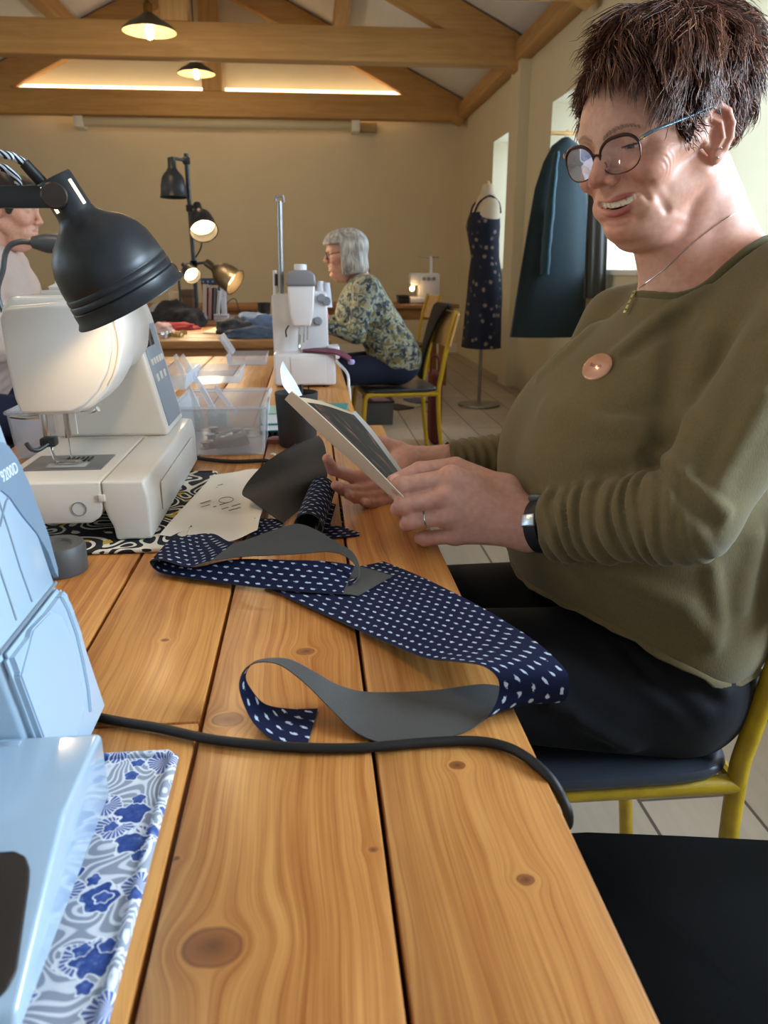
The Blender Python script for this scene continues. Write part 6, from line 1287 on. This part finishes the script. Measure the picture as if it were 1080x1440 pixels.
for s in (1, -1):
    m = MB(); m.tube([h2_((.094 - 2.6 * (.031 + .024 * cos(a)) ** 2, s * (.031 + .024 * cos(a)), .017 + .019 * sin(a))) for a in [2 * pi * k / 24 for k in range(24)]], .0018, 6, closed=True); m.build('lens_rim', M_BLACKPL, g); m = MB(); m.tube([h2_(q_) for q_ in ((.082, s * .056, .022), (.07, s * .070, .026), (.0, s * .079, .03))], .0018, 6); m.build('temple', M_BLACKPL, g)
def crop(Q, _):
    d = head_sdf(Q, False) - .014 - .012 * np.clip((Q[:, 2] - .02) / .1, 0, 1); d = smin(d, sph(Q, (-.13, 0, .05), .038), .02); return smax(d + .0016 * np.sin(Q[:, 2] * 260 + Q[:, 0] * 170), -hair_line(Q) * .7, .006)
seat3 = tube_chair('yellow tubular chair under the person in the pale pink jumper', chairM(-1.30, 3.02, 180), M_VINYL, M_YELLOW)
hp3 = onY(18, 302, 3.0)
seated('person', 'person in a pale pink jumper with dark hair at the far left edge', tuple(hp3), (1, -.12, -.20), .95, (hp3.x - .09, 3.0, hp3.z - .125), (-1.30, 3.02, .575), 1, (mat('pale_pink_knit', hx('bdaaa0'), .9, var=.06, vscale=20), M_JEANS, mat('dark_brown_hair_plain', hx('1f1613'), .6, var=.3, vscale=80)), crop, 'dark tied-back hair', [((-1.08, 2.80, .80), (-.88, 2.84, .79)), ((-1.06, 3.20, .82), (-.86, 3.10, .79))], (-1.52, 2.72, .50), (-.70, 3.32, 1.45), -.86)

# ================================================================ LAMPS AND CLUTTER BEHIND
def lampshade(neck, axis, dia, t, mt=M_LAMPK, lit=0, n=32):
    M = aim(neck, axis); k = dia / .122; pr = [(.0168, 0), (.0182, .040), (.0270, .055), (.0380, .066), (.0470, .080), (.0548, .115), (.0555, .13), (.0580, .158), (.0612, .163), (.0565, .162), (.0550, .12), (.0455, .082), (.0260, .062), (.0160, .052)]
    m = MB(); m.lathe([(r * k, z * k) for r, z in pr], M, n, False); m.lathe([(0, .003 * k), (.0165 * k, .003 * k)], M, 16, False); sh = m.build('lamp_shade', mt, t, 50)
    m = MB(); m.lathe([(0, .06 * k), (.016 * k, .07 * k), (.030 * k, .105 * k), (.027 * k, .125 * k), (0, .14 * k)], M, 18); m.build('bulb', emit('far_lamp_bulb', hx('ffd9a2'), 16) if lit else mat('white_bulb', hx('e8e4da'), .3), t)
    if lit:
        m = MB(); m.lathe([(.0, .118 * k), (.053 * k, .122 * k)], M, n, False); m.build('diffuser', emit('lit_diffuser', hx('ffd69a'), 7), sh, 180)
        L = bpy.data.lights.new('lamp_glow', 'SPOT'); L.energy = lit; L.color = (1, .76, .46); L.spot_size = radians(125); L.spot_blend = .5; L.shadow_soft_size = .03; o = bpy.data.objects.new('lamp_glow', L); COL.objects.link(o); o.location = V(neck) + V(axis).normalized() * (.15 * k); o.rotation_euler = V(axis).to_track_quat('-Z', 'Y').to_euler()
    return sh
LX, LY = -.660, 4.75; t = thing('floor_lamp', 'black floor lamp with several swivelling shades, two of them lit, behind the tables', 'lamp', (LX, LY, 0)); Pq = lambda x, y, Y=LY: onY(x, y, Y)
top = Pq(262, 216); m = MB(); m.tube([(LX, LY, .02), (LX, LY, top.z)], .0125, 14); m.build('pole', M_LAMPK, t)
m = MB(); m.lathe([(0, 0), (.14, 0), (.15, .006), (.15, .02), (.03, .03), (0, .03)], Matrix.Translation((LX, LY, .0004)), 36); m.build('foot', M_LAMPK, t)
def armto(a, b): m = MB(); m.tube([a, b], .008, 10); m.build('arm', M_LAMPK, t); m = MB(); m.box(tuple(a), (.04, .04, .04), .008); m.build('clamp', M_LAMPK, t)
a = V((LX, LY, Pq(263, 226).z)); n = Pq(241, 222, 4.68); armto(a, n); lampshade(n, (.0, -.05, -1), .152, t)
a = V((LX, LY, Pq(267, 293).z)); n = Pq(277, 288, 4.70); armto(a, n); lampshade(n, (.20, -.62, -.62), .158, t, lit=10)
a = V((LX, LY, Pq(271, 371).z)); n = Pq(290, 369, 4.72); armto(a, n); lampshade(n, (.72, -.30, -.48), .158, t, mat('bronze_shade', hx('5a4d38'), .4, metal=.3), lit=8)
n = Pq(258, 372, 4.66); armto(a, n); lampshade(n, (.45, -.75, -.45), .10, t, lit=5)
m = MB(); m.tube(spline([Pq(284, 338, 4.72), Pq(282, 350, 4.73), Pq(275, 362, 4.74)], 5), .004, 6); m.build('cord', M_BLACKPL, t)
for y, z in ((.2, 1), ): pass
# bendy lamp on the left, and one on the far table
def gooseneck(label, pts, r, head_r, axis, base, lit=0, mt=None):
    mt = mt or M_LAMPK; t = thing('gooseneck_lamp', label, 'lamp', base); m = MB(); m.tube(spline(pts, 8), r, 10); m.build('neck', mt, t); m = MB(); m.lathe([(0, 0), (.06, 0), (.062, .012), (.05, .018), (0, .02)], Matrix.Translation(V(base) + V((0, 0, .0004))), 28); m.build('foot', mt, t)
    m = MB(); m.lathe([(r * 1.2, -.004), (head_r * .6, 0), (head_r, .03), (head_r, .06), (head_r * .85, .06), (head_r * .6, .01)], aim(pts[-1], axis), 24, False); m.build('lamp_shade', mt, t)
    if lit: m = MB(); m.lathe([(0, .02), (head_r * .8, .045), (0, .05)], aim(pts[-1], axis), 16); m.build('bulb', M_BULB, t)
    return t
gooseneck('grey gooseneck lamp standing behind the cream machine at the far left', [V((-.56, 1.95, TZ + .015)), onY(6, 440, 1.95), onY(5, 375, 1.95), onY(12, 348, 1.95), onY(28, 340, 1.95), onY(46, 341, 1.95)], .0065, .022, (1, 0, -.05), (-.56, 1.95, TZ), 0, mat('mid_grey_metal', hx('55585c'), .4, metal=.4))
gooseneck('thin dark gooseneck lamp on the back table beside the four-armed lamp', [V((onY(255, 445, 5.0).x, 5.0, TZ + .015)), onY(252, 400, 5.0), onY(249, 380, 5.0), onY(243, 372, 5.0), onY(234, 371, 5.0)], .007, .02, (-1, 0, -.6), (onY(255, 445, 5.0).x, 5.0, TZ))
# heaps of cloth
def heap(name, label, c, size, mt, seed=0, cat='clothes', group=None, folds=1.0):
    b = bmesh.new(); bmesh.ops.create_icosphere(b, subdivisions=4, radius=1)
    for v in b.verts:
        p = v.co.copy(); d = noise.noise(p * 1.6 + V((seed, 0, 0))) * .35 + noise.noise(p * 4 + V((0, seed, 0))) * .16 * folds + abs(noise.noise(p * 7 + V((seed, seed, 0)))) * .10 * folds
        q_ = p * (1 + d); q_.z = max(q_.z, -.35); v.co = V((q_.x * size[0], q_.y * size[1], (q_.z + .35) * size[2] / 1.35))
    m = MB(); m.bm(b, Matrix.Translation(V(c) + V((0, 0, .0006)))); return tag(m.build(name, mt, smooth=180, origin=c), label, cat, group)
cl = lambda n, h, r=.9: mat(n, hx(h), r, var=.12, vscale=25)
def at_(x, y, Yoff=0): p = onz(x, y, TZ); return V((p.x, p.y + Yoff, TZ))
heap('folded_clothes', 'dark charcoal folded clothes at the left of the blue ones on the crossing table', at_(330, 468), (.10, .12, .075), cl('charcoal_cloth', '33363d'), 1)
heap('folded_clothes', 'pale denim-blue crumpled clothes lying on the folded pile on the crossing table', at_(362, 466), (.12, .13, .10), cl('denim_blue', '6b82a6'), 2)
heap('folded_clothes', 'slate-blue folded cloth at the front of the blue clothes pile', at_(352, 475), (.13, .06, .05), cl('slate_blue', '46566c'), 3)
heap('dark_bag', 'black soft bag lying on the back of the crossing table, left of the floor lamp', at_(246, 460), (.15, .14, .13), cl('black_cloth', '1b1c20'), 4, 'bag')
heap('red_cloth', 'red folded cloth in front of the black soft bag', at_(243, 464), (.13, .05, .04), cl('red_cloth', '8c2a30'), 5, 'fabric'); heap('pink_cloth', 'pale pink cloth at the left end of the crossing table', at_(228, 468), (.06, .07, .05), cl('pink_cloth', 'c3a6a2'), 6, 'fabric')
heap('clothes_heap', 'grey-white bundle of cloth behind the black soft bag', at_(228, 458, .1), (.10, .1, .12), cl('grey_white_cloth', '9c9a98'), 9)
rr = random.Random(11)
for i in range(10):
    p = at_(230 + rr.random() * 36, 470 + rr.random() * 6); r = .016 + .006 * rr.random(); m = MB(); m.lathe([(0, 0), (r, 0), (r, .018), (r * .92, .02), (r * .9, .017), (0, .017)], Matrix.Translation(p + V((0, 0, .0005))), 18); tag(m.build('button_tin', M_STEEL if i % 3 else mat('brass_tin', hx('b89a5c'), .3, metal=1), origin=tuple(p)), ('silvery' if i % 3 else 'brass-coloured') + ' button tin scattered at the left of the crossing table', 'tin', 'silvery button tins' if i % 3 else 'brass button tins')
sheet('loose_sheet', [[at_(283, 469) + V((0, 0, .004)), at_(300, 463) + V((0, 0, .006))], [at_(309, 470) + V((0, 0, .004)), at_(311, 461) + V((0, 0, .012))]], M_PAPER, None, 4, 4, .001); tag(bpy.data.objects['loose_sheet'], 'cream pattern sheet lying before the blue clothes on the crossing table', 'paper')
for nm, lb, px, s, c in (('jar', 'small teal jar at the foot of the black lamp pole', (274, 459), (.013, .03), '4a9aa0'), ('jar', 'cream jar right of the small teal jar', (283, 457), (.016, .035), 'cfc4b4'), ('beaker', 'dark tapered beaker by the wall side, right of the blue clothes', (372, 447), (.045, .10), '2a2a2d'), ('jar', 'glass-grey jar right of the four-armed lamp', (289, 455), (.014, .045), '9aa0a6')):
    p = at_(*px); r, h = s; m = MB(); m.lathe([(0, 0), (r * .8, 0), (r, h), (r * .9, h), (r * .72, .004), (0, .004)], Matrix.Translation(p + V((0, 0, .0005))), 20); tag(m.build(nm, mat('jar_' + c, hx(c), .3), origin=tuple(p)), lb, 'jar')
def crate(name, label, c, s, col, cat='box', rot=0, lidc=None):
    t = thing(name, label, cat, c); M = Matrix.Translation(V(c) + V((0, 0, .0005))) @ Matrix.Rotation(radians(rot), 4, 'Z'); m = MB(); m.span((-s[0] / 2, -s[1] / 2, 0), (s[0] / 2, s[1] / 2, s[2] * .72), .004, 2, M); m.build('body', mat('crate_' + col, hx(col), .6), t); m = MB(); m.span((-s[0] / 2 - .003, -s[1] / 2 - .003, s[2] * .7), (s[0] / 2 + .003, s[1] / 2 + .003, s[2]), .004, 2, M); m.build('lid', mat('crate_' + (lidc or col), hx(lidc or col), .6), t); return t
P4 = lambda x, y: V((onz(x, y, TZ).x, onz(x, y, TZ).y, TZ))
crate('storage_box', 'lilac-white low box right of the books on the back table', at_(312, 452), (.085, .07, .045), 'c5bfd0'); crate('storage_box', 'cream box behind the floor lamp on the back table', P4(250, 444) + V((0, .05, 0)), (.10, .10, .16), 'd8c8b0'); crate('storage_box', 'brown box beside the cream box behind the floor lamp', P4(266, 444) + V((.0, .0, 0)), (.07, .10, .18), '5d4733')
for i, (x, h, w, c, lb) in enumerate(((288, .22, .03, 'c9b2a8', 'pale pink upright book, leftmost of the row behind the floor lamp'), (295, .20, .025, 'b98c86', 'dusty rose upright book in the row behind the floor lamp'), (301, .20, .02, '6e6a70', 'grey upright book in the row behind the floor lamp'), (305, .18, .015, 'd7d2cc', 'white upright book, rightmost of the row behind the floor lamp'))):
    p = P4(x, 450); t = thing('book', lb, 'book', p, 'upright books behind the lamp'); M = Matrix.Translation(p + V((0, 0, .0006))) @ Matrix.Rotation(radians(4 + i), 4, 'Y'); M = Matrix.Translation((0, 0, .002)) @ M
    m = MB(); m.span((-w / 2, 0, 0), (-w / 2 + .002, .15, h), 0, 1, M); m.span((w / 2 - .002, 0, 0), (w / 2, .15, h), 0, 1, M); m.span((-w / 2, 0, 0), (w / 2, .002, h), 0, 1, M); m.build('cover', mat('cover_' + c, hx(c), .5), t); m = MB(); m.span((-w / 2 + .002, .002, .002), (w / 2 - .002, .146, h - .002), 0, 1, M); m.build('pages', mat('pages_efe8da', hx('efe8da'), .8), t)
t = thing('pegboard_stand', 'dark blue perforated panel on black legs above the upright books', 'stand', P4(298, 446)); p = V((onY(296, 396, 5.3).x, 5.3, onY(296, 396, 5.3).z)); m = MB(); m.box(tuple(p), (.12, .02, .045), .004); pn = m.build('panel', mat('dark_blue_panel', hx('2a3550'), .5), t)
for k in range(4): m = MB(); m.lathe([(0, 0), (.006, 0), (.006, .002), (0, .002)], aim(p + V((-.045 + .03 * k, -.0105, 0)), (0, -1, 0)), 10); m.build('hole_ring', mat('pale_hole', hx('8fa0b8'), .5), pn)
for s in (-1, 1): m = MB(); m.tube([(p.x + s * .052, 5.3, TZ + .001), (p.x + s * .052, 5.3, p.z)], .006, 8); m.build('leg', M_LAMPK, t)
crate('storage_box', 'tall white box right of the perforated panel on the back table', V((onY(311, 420, 5.35).x, 5.40, TZ)), (.05, .08, .20), 'd6d6da')
m = MB(); p = P4(322, 446); m.tube(spline([p + V((-.05, 0, .004)), p + V((0, 0, .10)), p + V((.05, 0, .12)), p + V((.07, 0, .05)), p + V((.10, 0, .004))], 6), .003, 6); tag(m.build('wire_loop', M_BLACKPL, origin=tuple(p)), 'thin black wire looping up from the back table', 'wire')

# ================================================================ RIGHT SIDE OF THE ROOM
def dress_mat():
    t = NT('navy_flower_dress_cloth'); c = t.coord(); v = t.n('ShaderNodeTexVoronoi', Vector=c, Scale=17, Randomness=.7); n = t.noise(c, 60, 2); d = t.math('ADD', v.outputs[0], t.math('MULTIPLY', t.math('SUBTRACT', n, .5), .35))
    t.inp('Base Color', t.ramp(d, [(.16, hx('8d7c5e')), (.24, hx('4f4a58')), (.32, hx('141b32')), (1, hx('101627'))])); t.inp('Roughness', .9); return t.m
DX, DY = 1.34, 6.09; t = thing('dress_form', 'cream dress form on a metal pole stand near the far right window', 'dress form', (DX, DY, 0)); zz_ = lambda x, y: onY(x, y, DY).z
def oval(z, cx, rx, ry, n=28): return [(DX + cx + rx * cos(a), DY + ry * sin(a), z) for a in [2 * pi * k / n for k in range(n)]]
m = MB(); m.loft([oval(1.655, .005, .02, .02), oval(1.65, .005, .045, .045), oval(1.60, .005, .050, .052), oval(1.565, .005, .065, .085), oval(1.535, .005, .08, .150), oval(1.50, .005, .09, .175), oval(1.44, -.005, .105, .175), oval(1.36, -.02, .120, .165), oval(1.26, -.01, .108, .145), oval(1.14, .005, .098, .128), oval(1.0, .01, .118, .16), oval(.86, .012, .125, .178), oval(.78, .012, .118, .172)]); m.build('torso', mat('cream_linen', hx('c8b79d'), .85), t, 60)
m = MB(); m.tube([(DX, DY, .02), (DX, DY, .80)], .014, 14); m.build('pole', mat('brushed_pole', hx('8d8a86'), .35, metal=.9), t); m = MB(); m.lathe([(0, 0), (.165, 0), (.17, .006), (.165, .018), (.03, .026), (0, .026)], Matrix.Translation((DX, DY, .0004)), 40); m.build('foot', mat('brushed_pole', hx('8d8a86'), .35, metal=.9), t)
m = MB(); m.lathe([(0, 0), (.016, .004), (.018, .014), (.010, .026), (0, .03)], Matrix.Translation((DX + .005, DY, 1.652)), 16); m.build('neck_knob', M_PLY, t)
M_DRESS = dress_mat(); d = thing('sleeveless_dress', 'navy sleeveless dress with small flowers, worn by the dress form', 'dress', (DX, DY, .466)); zb = onY(680, 488, DY).z
def ov2(z, cx, rx, ry, w=0, n=56): return [(DX + cx + rx * (1 + w * sin(k * 2 * pi * 9 / n)) * cos(2 * pi * k / n), DY + ry * (1 + w * sin(k * 2 * pi * 9 / n)) * sin(2 * pi * k / n), z) for k in range(n)]
m = MB(); m.loft([ov2(1.455, -.012, .109, .150), ov2(1.40, -.017, .121, .172), ov2(1.36, -.02, .127, .172), ov2(1.26, -.01, .115, .152), ov2(1.14, .005, .106, .136), ov2(1.0, .01, .126, .168), ov2(.86, .012, .134, .187, .01), ov2(.68, .005, .140, .195, .02), ov2(zb, .0, .150, .20, .03), ov2(zb, .0, .146, .196, .03), ov2(.68, .005, .136, .191, .02), ov2(.86, .012, .131, .184, .01)], caps=False); m.build('bodice_and_skirt', M_DRESS, d, 70)
for s in (-1, 1): m = MB(); m.tube(spline([(DX - .105, DY + s * .07, 1.45), (DX - .075, DY + s * .095, 1.52), (DX + .0, DY + s * .105, 1.566), (DX + .07, DY + s * .10, 1.52), (DX + .093, DY + s * .08, 1.45)], 6), .007, 8); m.build('strap', M_DRESS, d)
# teal coat on a wall hook
M_TEAL = mat('dark_teal_wool', hx('071f27'), .92, var=.1, vscale=30, sheen=.2); M_TEAL2 = mat('teal_wool_sleeve', hx('0a3340'), .9, var=.06, vscale=30, sheen=.15)
CY = 5.25; Pc = lambda x, y, Y=CY: onY(x, y, Y); hook = Pc(795, 196)
t = thing('coat_hook', 'wooden coat rail bracket on the right wall above the teal coat', 'hook', (WR, CY, hook.z + .03)); m = MB(); m.tube([(WR, CY, hook.z + .035), (hook.x - .10, CY, hook.z + .035)], .012, 10); m.build('rail', M_OAK[0], t); m = MB(); m.span((WR - .02, CY - .05, hook.z - .03), (WR + .002, CY + .05, hook.z + .09), .005); m.build('wall_plate', M_OAK[2], t)
def garment(label, left, right, Y, depth, mt, name='coat', nf=7, seed=0):
    t = thing(name, label, 'coat', (Pc((left[0][0] + right[0][0]) / 2, 300, Y).x, Y, .6)); rings = []
    for (xl, y), (xr, _) in zip(left, right):
        a, b = Pc(xl, y, Y), Pc(xr, y, Y); cx = (a.x + b.x) / 2; rx = abs(b.x - a.x) / 2; low = (y - left[0][1]) / (left[-1][1] - left[0][1]); n = 56; dp = depth * (.55 + .45 * low)
        rings.append([(cx + rx * cos(q_) * (1 + .0 * low), Y + dp * sin(q_) * (1 + .28 * low * sin(nf * q_ * 1 + seed)) + .02 * low * sin(nf * q_ + seed), a.z) for q_ in [2 * pi * k / n for k in range(n)]])
    m = MB(); m.loft(rings); m.build('body', mt, t, 60); return t
t = garment('long dark teal coat hanging by the window, with a lighter sleeve panel', [(790, 194), (776, 205), (764, 228), (752, 265), (742, 320), (732, 380), (724, 430), (717, 474)], [(800, 194), (816, 205), (823, 228), (825, 265), (828, 320), (827, 380), (823, 430), (819, 474)], CY, .085, M_TEAL, seed=1.0)
m = MB(); m.tube(spline([Pc(783, 214, CY - .10), Pc(778, 250, CY - .12), Pc(772, 310, CY - .12), Pc(768, 350, CY - .12), Pc(766, 386, CY - .12)], 6), [.030 + .026 * min(1, i / 12) + .004 * sin(i * 1.3) for i in range(25)], 20, flat=.5); m.build('sleeve', M_TEAL2, t)
m = MB(); m.tube(spline([hook + V((0, 0, .05)), hook + V((.015, 0, .055)), hook + V((.012, 0, .03)), hook + V((0, 0, .02)), hook + V((0, 0, .0))], 5), .003, 6); m.tube([Pc(772, 212), hook, Pc(822, 212)], .009, 8); m.build('hanger', M_OAK[0], t)
t = garment('dark grey garment hanging behind the teal coat', [(838, 205), (830, 230), (826, 300), (824, 360), (822, 420)], [(846, 205), (852, 230), (855, 300), (853, 360), (850, 420)], 4.9, .045, mat('dark_grey_wool', hx('3a3a38'), .9), seed=2); q_ = Pc(842, 206, 4.9); m = MB(); m.tube([q_ + V((0, 0, -.02)), q_ + V((.01, 0, .03)), V((WR + .002, 4.9, q_.z + .035))], .006, 8); m.build('hanging_loop', M_STEEL, t)
# small white overlocker on the far table
t = thing('overlocker', 'small white overlocker with a thread post on the far right table', 'sewing machine', (.62, 7.5, TZ)); Ps = lambda x, y, Y=7.45: onY(x, y, Y)
a, b = Ps(576, 414), Ps(618, 384); zt = b.z
m = MB(); m.span((a.x, 7.40, TZ + .004), (b.x, 7.62, TZ + .06), .012); m.build('base', M_OV, t); m = MB(); m.span((a.x + .08, 7.42, TZ + .05), (b.x, 7.60, zt), .02); m.build('body', M_OV, t); m = MB(); m.span((a.x, 7.42, zt - .11), (a.x + .12, 7.58, zt), .02); m.build('head', M_OV, t)
m = MB(); m.tube([Ps(606, 386, 7.55), Ps(606, 360, 7.55)], .012, 8); m.build('thread_pole', M_OV, t); m = MB(); m.tube([Ps(584, 362, 7.55), Ps(606, 362, 7.55), Ps(617, 362, 7.55)], .004, 6); m.build('thread_bar', M_STEEL, t)
m = MB(); m.lathe([(0, 0), (.02, 0), (.02, .03), (0, .03)], aim(Ps(580, 405, 7.40), (-.3, -1, -.3)), 12); m.build('lamp', M_BULB, t)
for k in range(3): p = Ps(596 + 7 * k, 392, 7.418); m = MB(); m.lathe([(0, 0), (.018, 0), (.016, .02), (0, .02)], aim(p, (0, -1, 0)), 12); m.build('dial', mat('grey_dial', hx('8d8f96'), .4), t)
t = thing('waste_tray', 'black tray left of the small white overlocker', 'tray', (.44, 7.5, TZ)); p = Ps(568, 402); m = MB(); m.span((p.x - .05, 7.42, TZ + .001), (p.x + .045, 7.6, TZ + .05), .004); m.build('tray', M_BLACKPL, t); m = MB(); m.span((p.x - .055, 7.41, TZ + .05), (p.x + .05, 7.61, TZ + .075), .004); m.build('rim', M_BLACKPL, t)
p = Ps(518, 383, 6.9); gooseneck('small lit lamp glowing behind the grey-haired head', [V((p.x + .04, 7.35, TZ + .015)), V((p.x + .04, 7.35, p.z - .02)), V((p.x + .03, 7.34, p.z + .03)), V((p.x + .005, 7.32, p.z + .035))], .008, .03, (-.1, -1, -.5), (p.x + .04, 7.35, TZ), 1)
# black jacket over the chair back, grey cloth on the machine table
M_BLK = mat('black_jacket_cloth', hx('0d0d10'), .9)
cM = chairM(.46, 4.22, 6); C_ = lambda x, y, z: cM @ V((x, y, z))
jk = ribbon('jacket', [(C_(.15, .02, .475), C_(.17, .20, .475)), (C_(.16, .03, .56), C_(.19, .21, .55)), (C_(.20, .05, .68), C_(.21, .22, .66)), (C_(.245, .06, .78), C_(.245, .23, .78)), (C_(.268, -.04, .860), C_(.272, .23, .860)), (C_(.300, -.02, .874), C_(.300, .22, .872)), (C_(.318, .06, .850), C_(.318, .22, .845))], M_BLK, M_BLK, 6, 8, .012); tag(jk, 'black jacket slung over the plywood back of the occupied yellow chair', 'jacket')
# bag and box on the floor
t = thing('bag', 'maroon bag standing on the floor behind the occupied yellow chair', 'bag', (.80, 4.72, 0)); m = MB(); a, b = onY(604, 566, 4.75), onY(619, 522, 4.75); m.span((a.x, 4.68, .001), (b.x + .01, 4.86, max(.25, b.z)), .03, 4); m.build('body', mat('maroon_cloth', hx('54181c'), .8), t, 60); c = V(((a.x + b.x) / 2, 4.77, max(.25, b.z))); m = MB(); m.tube(spline([c + V((-.025, 0, -.02)), c + V((-.02, 0, .08)), c + V((.02, 0, .08)), c + V((.025, 0, -.02))], 6), .006, 8); m.build('handle', mat('maroon_cloth', hx('54181c'), .8), t)
c = onz(535, 597, 0); t = thing('floor_box', 'dark grey open box on the floor beyond the occupied yellow chair', 'box', (c.x, c.y + .1, 0)); tray(c.x - .10, c.x + .085, c.y - .02, c.y + .22, .0006, .165, .006, None, .008).build('box', mat('grey_board', hx('5b5d62'), .6), t, 0); m = MB(); m.tube([(c.x - .11, c.y - .03, .165), (c.x + .095, c.y - .03, .165), (c.x + .095, c.y + .23, .165), (c.x - .11, c.y + .23, .165)], .006, 6, closed=True); m.build('rim', M_BLACKPL, t)
for i, (dx, dy, z, w, d_, h, rot, col, lb) in enumerate(((.0, .09, .02, .13, .16, .12, 4, '37394a', 'dark packet standing inside the grey floor box'), (.0, .09, .1405, .12, .15, .03, 12, '7c5a6e', 'mauve packet on top inside the grey floor box'))):
    M = Matrix.Translation((c.x + dx, c.y + dy, z)) @ Matrix.Rotation(radians(rot), 4, 'Z'); m = MB(); m.span((-w / 2, -d_ / 2, 0), (w / 2, d_ / 2, h), .006, 2, M); tag(m.build('packet', mat('packet_' + col, hx(col), .5), origin=(c.x, c.y, z)), lb, 'packet')
for i, (x, y, w, d_, rot, col, lb) in enumerate(((560, 575, .16, .22, 30, '2c2e36', 'dark folder on the floor right of the grey box'), (578, 572, .10, .20, 40, 'b9b6b0', 'pale magazine on the floor right of the dark folder'), (586, 566, .14, .22, 15, '4a5d84', 'blue magazine lying farthest back on the floor by the grey box'))):
    p = onz(x, y, 0); M = Matrix.Translation((p.x, p.y + .05, .0006)) @ Matrix.Rotation(radians(rot), 4, 'Z'); m = MB(); m.span((-w / 2, -d_ / 2, 0), (w / 2, d_ / 2, .012), .001, 1, M); tag(m.build('magazine', mat('mag_' + col, hx(col), .4), origin=(p.x, p.y, 0)), lb, 'magazine')
